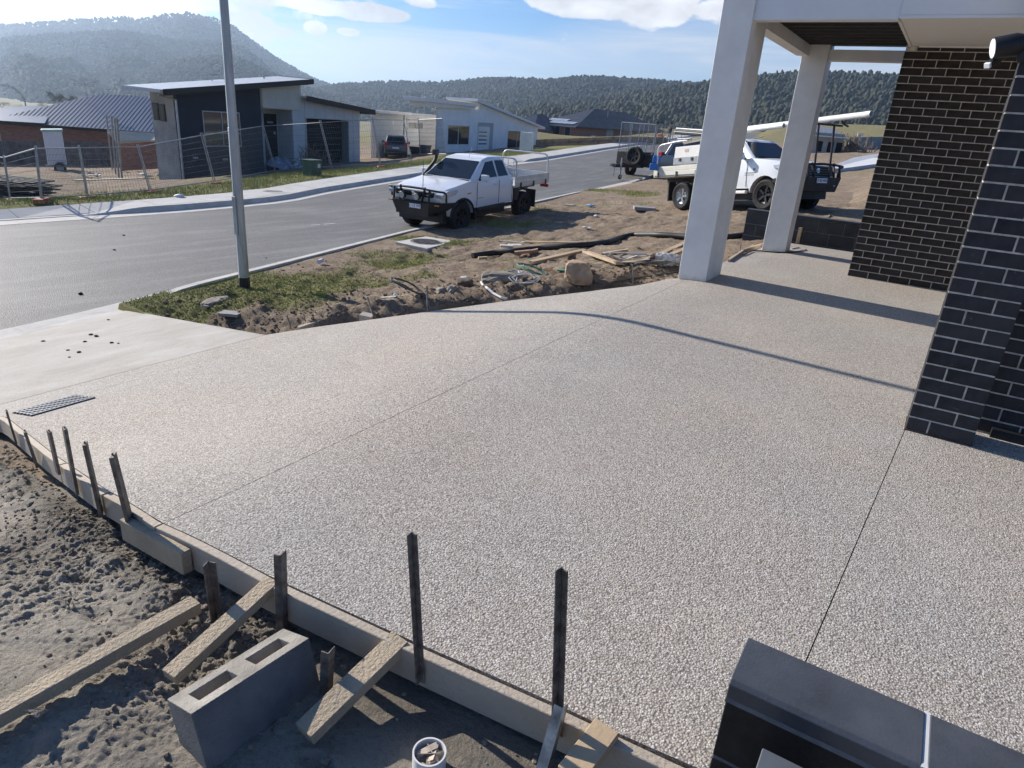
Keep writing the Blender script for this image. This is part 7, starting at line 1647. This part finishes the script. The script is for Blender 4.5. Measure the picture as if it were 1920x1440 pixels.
# kerbside pit lid with round grate
c=[gz(*p,.02) for p in ((741,453),(801,466),(852,452),(799,443))]; z=max([float(zr(c[0][1]))+.13]+[T1(p[0],p[1])+float(detail(np.array([p[0]]),np.array([p[1]]))[0]) for p in c+[sum(c)/4,(c[0]+c[1])/2,(c[1]+c[2])/2]])+.012
c=[onz(*p,z) for p in ((741,453),(801,466),(852,452),(799,443))]
e=empty('pit_lid',c[0],0,'square concrete pit surround with round grey lid beside the kerb','pit cover'); o=Vector(c[0]); V=[Vector(p)-o for p in c]; V+=[v-Vector((0,0,.1)) for v in V]
MB().add(V,[(0,1,2,3),(7,6,5,4),(0,4,5,1),(1,5,6,2),(2,6,7,3),(3,7,4,0)]).build('surround',KERB,e,.006); cc=(V[0]+V[1]+V[2]+V[3])/4; rr=min((V[0]-V[1]).length,(V[1]-V[2]).length)*.36
LID=mat('cast_lid',(.20,.19,.175),.7,.3,var=.3,vscale=10); mb=MB().lathe([(0,.008),(rr*.92,.008),(rr*.93,.003),(rr*.97,.003),(rr,.009),(rr*1.05,.006)],32,Matrix.Translation(cc)); 
for i in range(-6,7): 
    h_=math.sqrt(max(0,(rr*.88)**2-(i*rr*.13)**2)); mb.bar(cc+Vector((i*rr*.13,-h_,.011)),cc+Vector((i*rr*.13,h_,.011)),rr*.04,.006)
mb.build('lid',LID,e)
# far path pit lid
P=hit(507,359); e=empty('pit_lid',(P[0],P[1],P[2]+.012),F1.rz,'pit cover set into the far footpath before the dark house','pit cover'); MB().box(-.8,.8,-.5,.5,-.02,.006).build('surround',KERB,e,.003); MB().lathe([(0,.012),(.33,.012),(.36,.008),(.36,.0)],28).build('lid',LID,e)
# slab drain grate
GRT=mat('steel_drain_grate',(.16,.165,.175),.4,.7,var=.2,vscale=20); e=empty('drain_grate',(0,0,0),0,'dark galvanised strip grate let into the slab by the crossover joint','drain grate')
q=[slabhit(*p) for p in ((40,778),(182,747),(140,745))]; gx=J2+.01; y0,y1=q[0][1],q[1][1]; wd=.26; gz0=float(zs(gx+wd/2))
def gp_(x,y,dz): return (x,y,float(zs(x))+dz)
for x in (gx,gx+wd): MB().bar(gp_(x,y0,.006),gp_(x,y1,.006),.016,.012).build('frame_bar',GRT,e)
for i in range(int((y1-y0)/.03)): y=y0+.015+i*.03; MB().bar(gp_(gx,y,.007),gp_(gx+wd,y,.007),.011,.010).build('bar',GRT,e) if i<90 else None
mb=MB()
for k in range(1,5): x=gx+wd*k/5; mb.bar(gp_(x,y0,.0065),gp_(x,y1,.0065),.008,.009)
mb.build('cross_rod',GRT,e); MB().add([gp_(gx,y0,.003),gp_(gx+wd,y0,.003),gp_(gx+wd,y1,.003),gp_(gx,y1,.003)],[(0,1,2,3)]).build('channel',mat('dark_channel',(.02,.02,.022),.9,var=0),e)
# assorted litter
def bit(px,py,s,col,name,label,cat,seed=0,flat=.5,rot=0,kind='lump'):
    P=gz(px,py,.02); m=mat('litter_%s_%d'%(name,px),col,.6,var=.1); mb=MB()
    if kind=='lump':
        for i in range(4): lump(mb,(rng.normal(0,s*.4),rng.normal(0,s*.4),s*.3),s*rng.uniform(.4,.8),seed+i,flat)
    elif kind=='slab': mb.box(-s,s,-s*.6,s*.6,0,s*.3)
    elif kind=='bottle': mb.tube([(-s,0,s*.35),(s*.5,0,s*.35),(s*.8,0,s*.35),(s*1.1,0,s*.35)],[s*.35,s*.35,s*.16,s*.14],12)
    o=mb.build(name,m,None,.004 if kind=='slab' else 0,None if kind=='lump' else 40,1); o.location=P; o.rotation_euler=(0,0,rot); return tag(o,label,cat)
bit(433,591,.12,(.30,.28,.25),'paving_tile','grey square tile lying in the grass right of the crossover','tile',kind='slab',rot=.4)
bit(602,493,.10,(.62,.66,.74),'plastic_bottle','crushed clear plastic bottle by the kerb','bottle',kind='bottle',rot=2.0)
bit(1105,388,.16,(.22,.42,.60),'bucket_lid','pale blue plastic tub lid near the parked ute','lid',flat=.4); bit(1069,386,.14,(.42,.42,.38),'concrete_chunk','small pale concrete chunk on the kerb edge near the blue tub lid','rubble',kind='slab')
bit(1208,394,.30,(.30,.28,.30),'steel_bracket','dark flat toolbox-like bracket lying on the grass before the loaded ute','bracket',kind='slab',rot=.5)
bit(1120,407,.09,(.66,.66,.64),'paper_scrap','white crumpled paper on the grass, upper of two','litter'); bit(1103,429,.08,(.68,.68,.66),'paper_scrap','white crumpled paper in the weeds, lower of two','litter')
bit(950,463,.12,(.55,.53,.48),'polystyrene_piece','pale polystyrene slab piece against the black hose','litter',kind='slab',rot=.6); bit(966,462,.13,(.60,.58,.53),'polystyrene_piece','broken white piece next to the one against the black hose','litter',kind='slab',rot=.9)
bit(979,456,.07,(.50,.50,.48),'pipe_fitting','grey pipe fitting behind the black hose','fitting'); bit(868,522,.05,(.7,.7,.66),'paper_scrap','tiny white scrap on the spoil ridge','litter'); bit(335,370,.14,(.68,.68,.68),'plastic_bag','white plastic bag caught at the foot of the far fence','bag')
bit(1027,509,.07,(.75,.42,.22),'caulk_tube','white and orange sealant tube right of the green string','tube',kind='bottle',rot=.7); bit(1055,508,.07,(.10,.24,.14),'green_strap','green strap end behind the tan sandstone','strap',kind='slab')
for i,(px,py,s) in enumerate([(170,628,.016),(181,631,.018),(159,641,.013),(81,640,.014),(127,657,.012),(210,643,.014),(148,661,.014),(130,670,.010),(203,600,.012),(222,644,.009)]):
    P=aphit(px,py); mb=MB(); lump(mb,(0,0,s*.3),s*1.5,i,.5); o=mb.build('dirt_clod',mat('dark_clod',(.035,.03,.025),.95,var=.2) if 'dark_clod' not in MATS else MATS['dark_clod'],None); o.location=P; tag(o,'dark dirt clods scattered on the pale concrete crossover','dirt','dirt clods on the crossover')
for i,(px,py,s) in enumerate([(153,561,.03),(215,476,.022),(233,448,.022),(500,491,.014)]):
    P=hit(px,py); mb=MB(); lump(mb,(0,0,s*.3),s*1.2,i+40,.5); o=mb.build('dirt_clod',MATS['dark_clod'],None); o.location=(P[0],P[1],float(zr(P[1]))+.006); tag(o,'dark dirt clods dropped on the asphalt','dirt','dirt clods on the road')
CHK=mat('chalk_mark',(.62,.62,.60),.9,var=.2,vscale=20)
for i,(a,b,l) in enumerate([((583,428),(600,427),'left short white paint mark on the asphalt'),((607,426),(629,424),'right short white paint mark on the asphalt')]):
    A=hit(*a);B=hit(*b); A[2]=float(zr(A[1]))+.008;B[2]=float(zr(B[1]))+.008; tag(MB().bar(A,B,.05,.004).build('paint_mark',CHK,None),l,'paint mark')
# soil crumbs and grass blades (uncountable)
mb=MB(); 
def verge_z(x,y): return T(x,y)+detail(x,y)
n=2600; xs=rng.uniform(-9.5,-2.4,n*2); ys=np.interp(xs,FE_x,FE_y)+np.abs(rng.normal(0,1.3,n*2))+.05; ok=(xs>kx(ys)+.3); xs,ys=xs[ok][:n],ys[ok][:n]; zz=verge_z(xs,ys)
for i in range(len(xs)): r=abs(rng.normal(0,.008))+.005; r*=1.8 if rng.rand()<.05 else 1; lump(mb,(xs[i],ys[i],zz[i]+r*.3),r,i,.7)
me=mb.mesh('soil_crumbs',None); me.materials.append(mat('soil_crumb',(.20,.14,.095),.95,var=.35,vscale=3)); tag(link('soil_crumbs',me),kind='stuff')
GRS=foliage_mat('grass_blades',(.16,.20,.05),(.33,.35,.12),(.40,.36,.18),1.2)
def blades(name,n,x0,x1,y0,y1,zf,maskf,h,seed):
    r=np.random.RandomState(seed); x=r.uniform(x0,x1,n*4); y=r.uniform(y0,y1,n*4); m=(maskf(x,y)>r.uniform(.35,.75,n*4))&~((x<XL+.1)&(x>-8.6)&(y<np.interp(x,[AC[0],XL],[AC[1],FE_y[0]])+.04)); x,y=x[m][:n],y[m][:n]; z=zf(x,y); k=len(x)
    a=r.rand(k)*6.283; hh=h*r.uniform(.4,1.3,k); w=.005+.004*r.rand(k); l=r.uniform(-.6,.6,(k,2))*hh[:,None]
    V=np.stack([np.stack([x-w*np.cos(a),y-w*np.sin(a),z-.005],-1),np.stack([x+w*np.cos(a),y+w*np.sin(a),z-.005],-1),np.stack([x+l[:,0],y+l[:,1],z+hh],-1)],1).reshape(-1,3)
    me=bpy.data.meshes.new(name); me.vertices.add(len(V)); me.vertices.foreach_set('co',V.ravel()); me.loops.add(k*3); me.loops.foreach_set('vertex_index',np.arange(k*3,dtype=np.int32)); me.polygons.add(k); me.polygons.foreach_set('loop_start',np.arange(0,k*3,3,dtype=np.int32)); me.update(calc_edges=True); me.materials.append(GRS); tag(link(name,me),kind='stuff')
blades('grass',45000,-11.5,-4,3.8,13,verge_z,grassmask,.022,3)
def mfar(x,y): return np.where((x>fx(y)-4.4)&(x<fx(y)-1.25),.9,0)*(.4+fbm(x,y,.8,3,4))
blades('grass',26000,-26,-15.5,4,42,lambda x,y:T(x,y),mfar,.11,5)
blades('grass',9000,-11.5,-5,13,24,verge_z,grassmask,.07,7)
# ---- right-hand background: shed, metal fence, sign, raised pad
def hitR(px,py,z): return onz(px,py,z)
PD=mat('pale_pad_concrete',(.55,.56,.57),.7,var=.08)
q=[hit(1530,330),hit(1700,306),hit(1700,284),hit(1600,301)]
V=[Vector(p)+Vector((0,0,.16)) for p in q]; V+=[v-Vector((0,0,.5)) for v in V]; tag(MB().add(V,[(0,1,2,3),(7,6,5,4),(0,4,5,1),(1,5,6,2),(2,6,7,3),(3,7,4,0)]).build('concrete_pad',PD,None),kind='structure')
P=hit(1640,276); P=np.array(onz(1640,272,1.05)) if False else P
a=hit(1590,281);b=hit(1700,277); a=np.array(a);b=np.array(b); e=empty('sheet_metal_fence',a,0,'grey-green sheet metal fence at the foot of the forested hill','fence'); h_=float(topat(a,1590,257)[2]-a[2]); d=Vector(b-a); MF=mat('grey_green_sheet',(.20,.25,.25),.55,var=.08); n=max(3,int(d.length/2.4))
for i in range(n): p=d*(i/n);q2=d*((i+1)/n); mm=MB().bar(p+Vector((0,0,h_/2)),q2*.998+p*.002+Vector((0,0,h_/2)),.04,h_).build('fence_sheet',MF,e); MB().bar(p+Vector((0,0,0)),p+Vector((0,0,h_+.05)),.07,.07).build('post',GALD,e)
P=hit(1611,281); e=empty('site_sign',P,0,'small blank white sign board on a post before the metal fence','sign'); tp=Vector(topat(P,1613,252))-Vector(P); MB().tube([(0,0,0),tuple(tp)],.03,6).build('post',GALD,e); M=Matrix.Translation(tp)@Matrix.Rotation(math.atan2(right.y,right.x),4,'Z'); w_=float(np.linalg.norm(topat(P,1619,252)-topat(P,1608,252)))/2; MB().box(-w_,w_,-.02,.02,-w_*.5,w_*.5,M).build('board',WHITE,e)
P=hit(1560,286); e=empty('grey_shed',P,math.atan2(right.y,right.x),'low pale shed with dark openings seen beyond the loaded ute','shed'); s_=float(np.linalg.norm(topat(P,1600,270)-topat(P,1500,270))); h_=float(topat(P,1560,250)[2]-P[2])
SH=mat('shed_sheet',(.38,.38,.36),.7,var=.1); MB().box(-s_*.5,s_*.18,0,3,-.2,h_).build('wall',SH,e); MB().add([(-s_*.55,-.5,h_*.8),(s_*.22,-.5,h_*.8),(s_*.22,3,h_*1.35),(-s_*.55,3,h_*1.35)],[(0,1,2,3)]).add([(-s_*.55,-.5,h_*.76),(s_*.22,-.5,h_*.76),(s_*.22,-.5,h_*.8),(-s_*.55,-.5,h_*.8)],[(0,1,2,3)]).build('roof',GAL,e); 
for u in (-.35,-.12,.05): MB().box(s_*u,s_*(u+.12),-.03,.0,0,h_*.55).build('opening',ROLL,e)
P=hit(1585,285); e=empty('branch_heap',P,0,'dry brown scrub beside the grey shed','scrub'); mb=MB()
for i in range(120):
    q=Vector((rng.normal(0,.5),rng.normal(0,.3),1)).normalized()*rng.uniform(.5,1.4); p=Vector((rng.normal(0,.9),rng.normal(0,.5),0)); mb.tube([p,p+q*.5,p+q],[.03,.02,.01],4,False)
o_=mb.build('twigs',MATS['dry_twigs'],e); o_['kind']='stuff'
# power pole with cross arm by the end of the street
P=hit(1240,262); e=empty('power_pole',P,0,'twin dark poles with a cross bar above the bungalow roof end','pole'); a=Vector(topat(P,1233,229.5))-Vector(P);b=Vector(topat(P,1245,230))-Vector(P)
MB().tube([(a.x,a.y,0),tuple(a)],.05,6).build('post',BPL,e); MB().tube([(b.x,b.y,0),tuple(b)],.05,6).build('post',BPL,e); MB().tube([tuple(a+(a-b)*.2),tuple(b+(b-a)*.1)],.04,6).build('cross_bar',BPL,e)
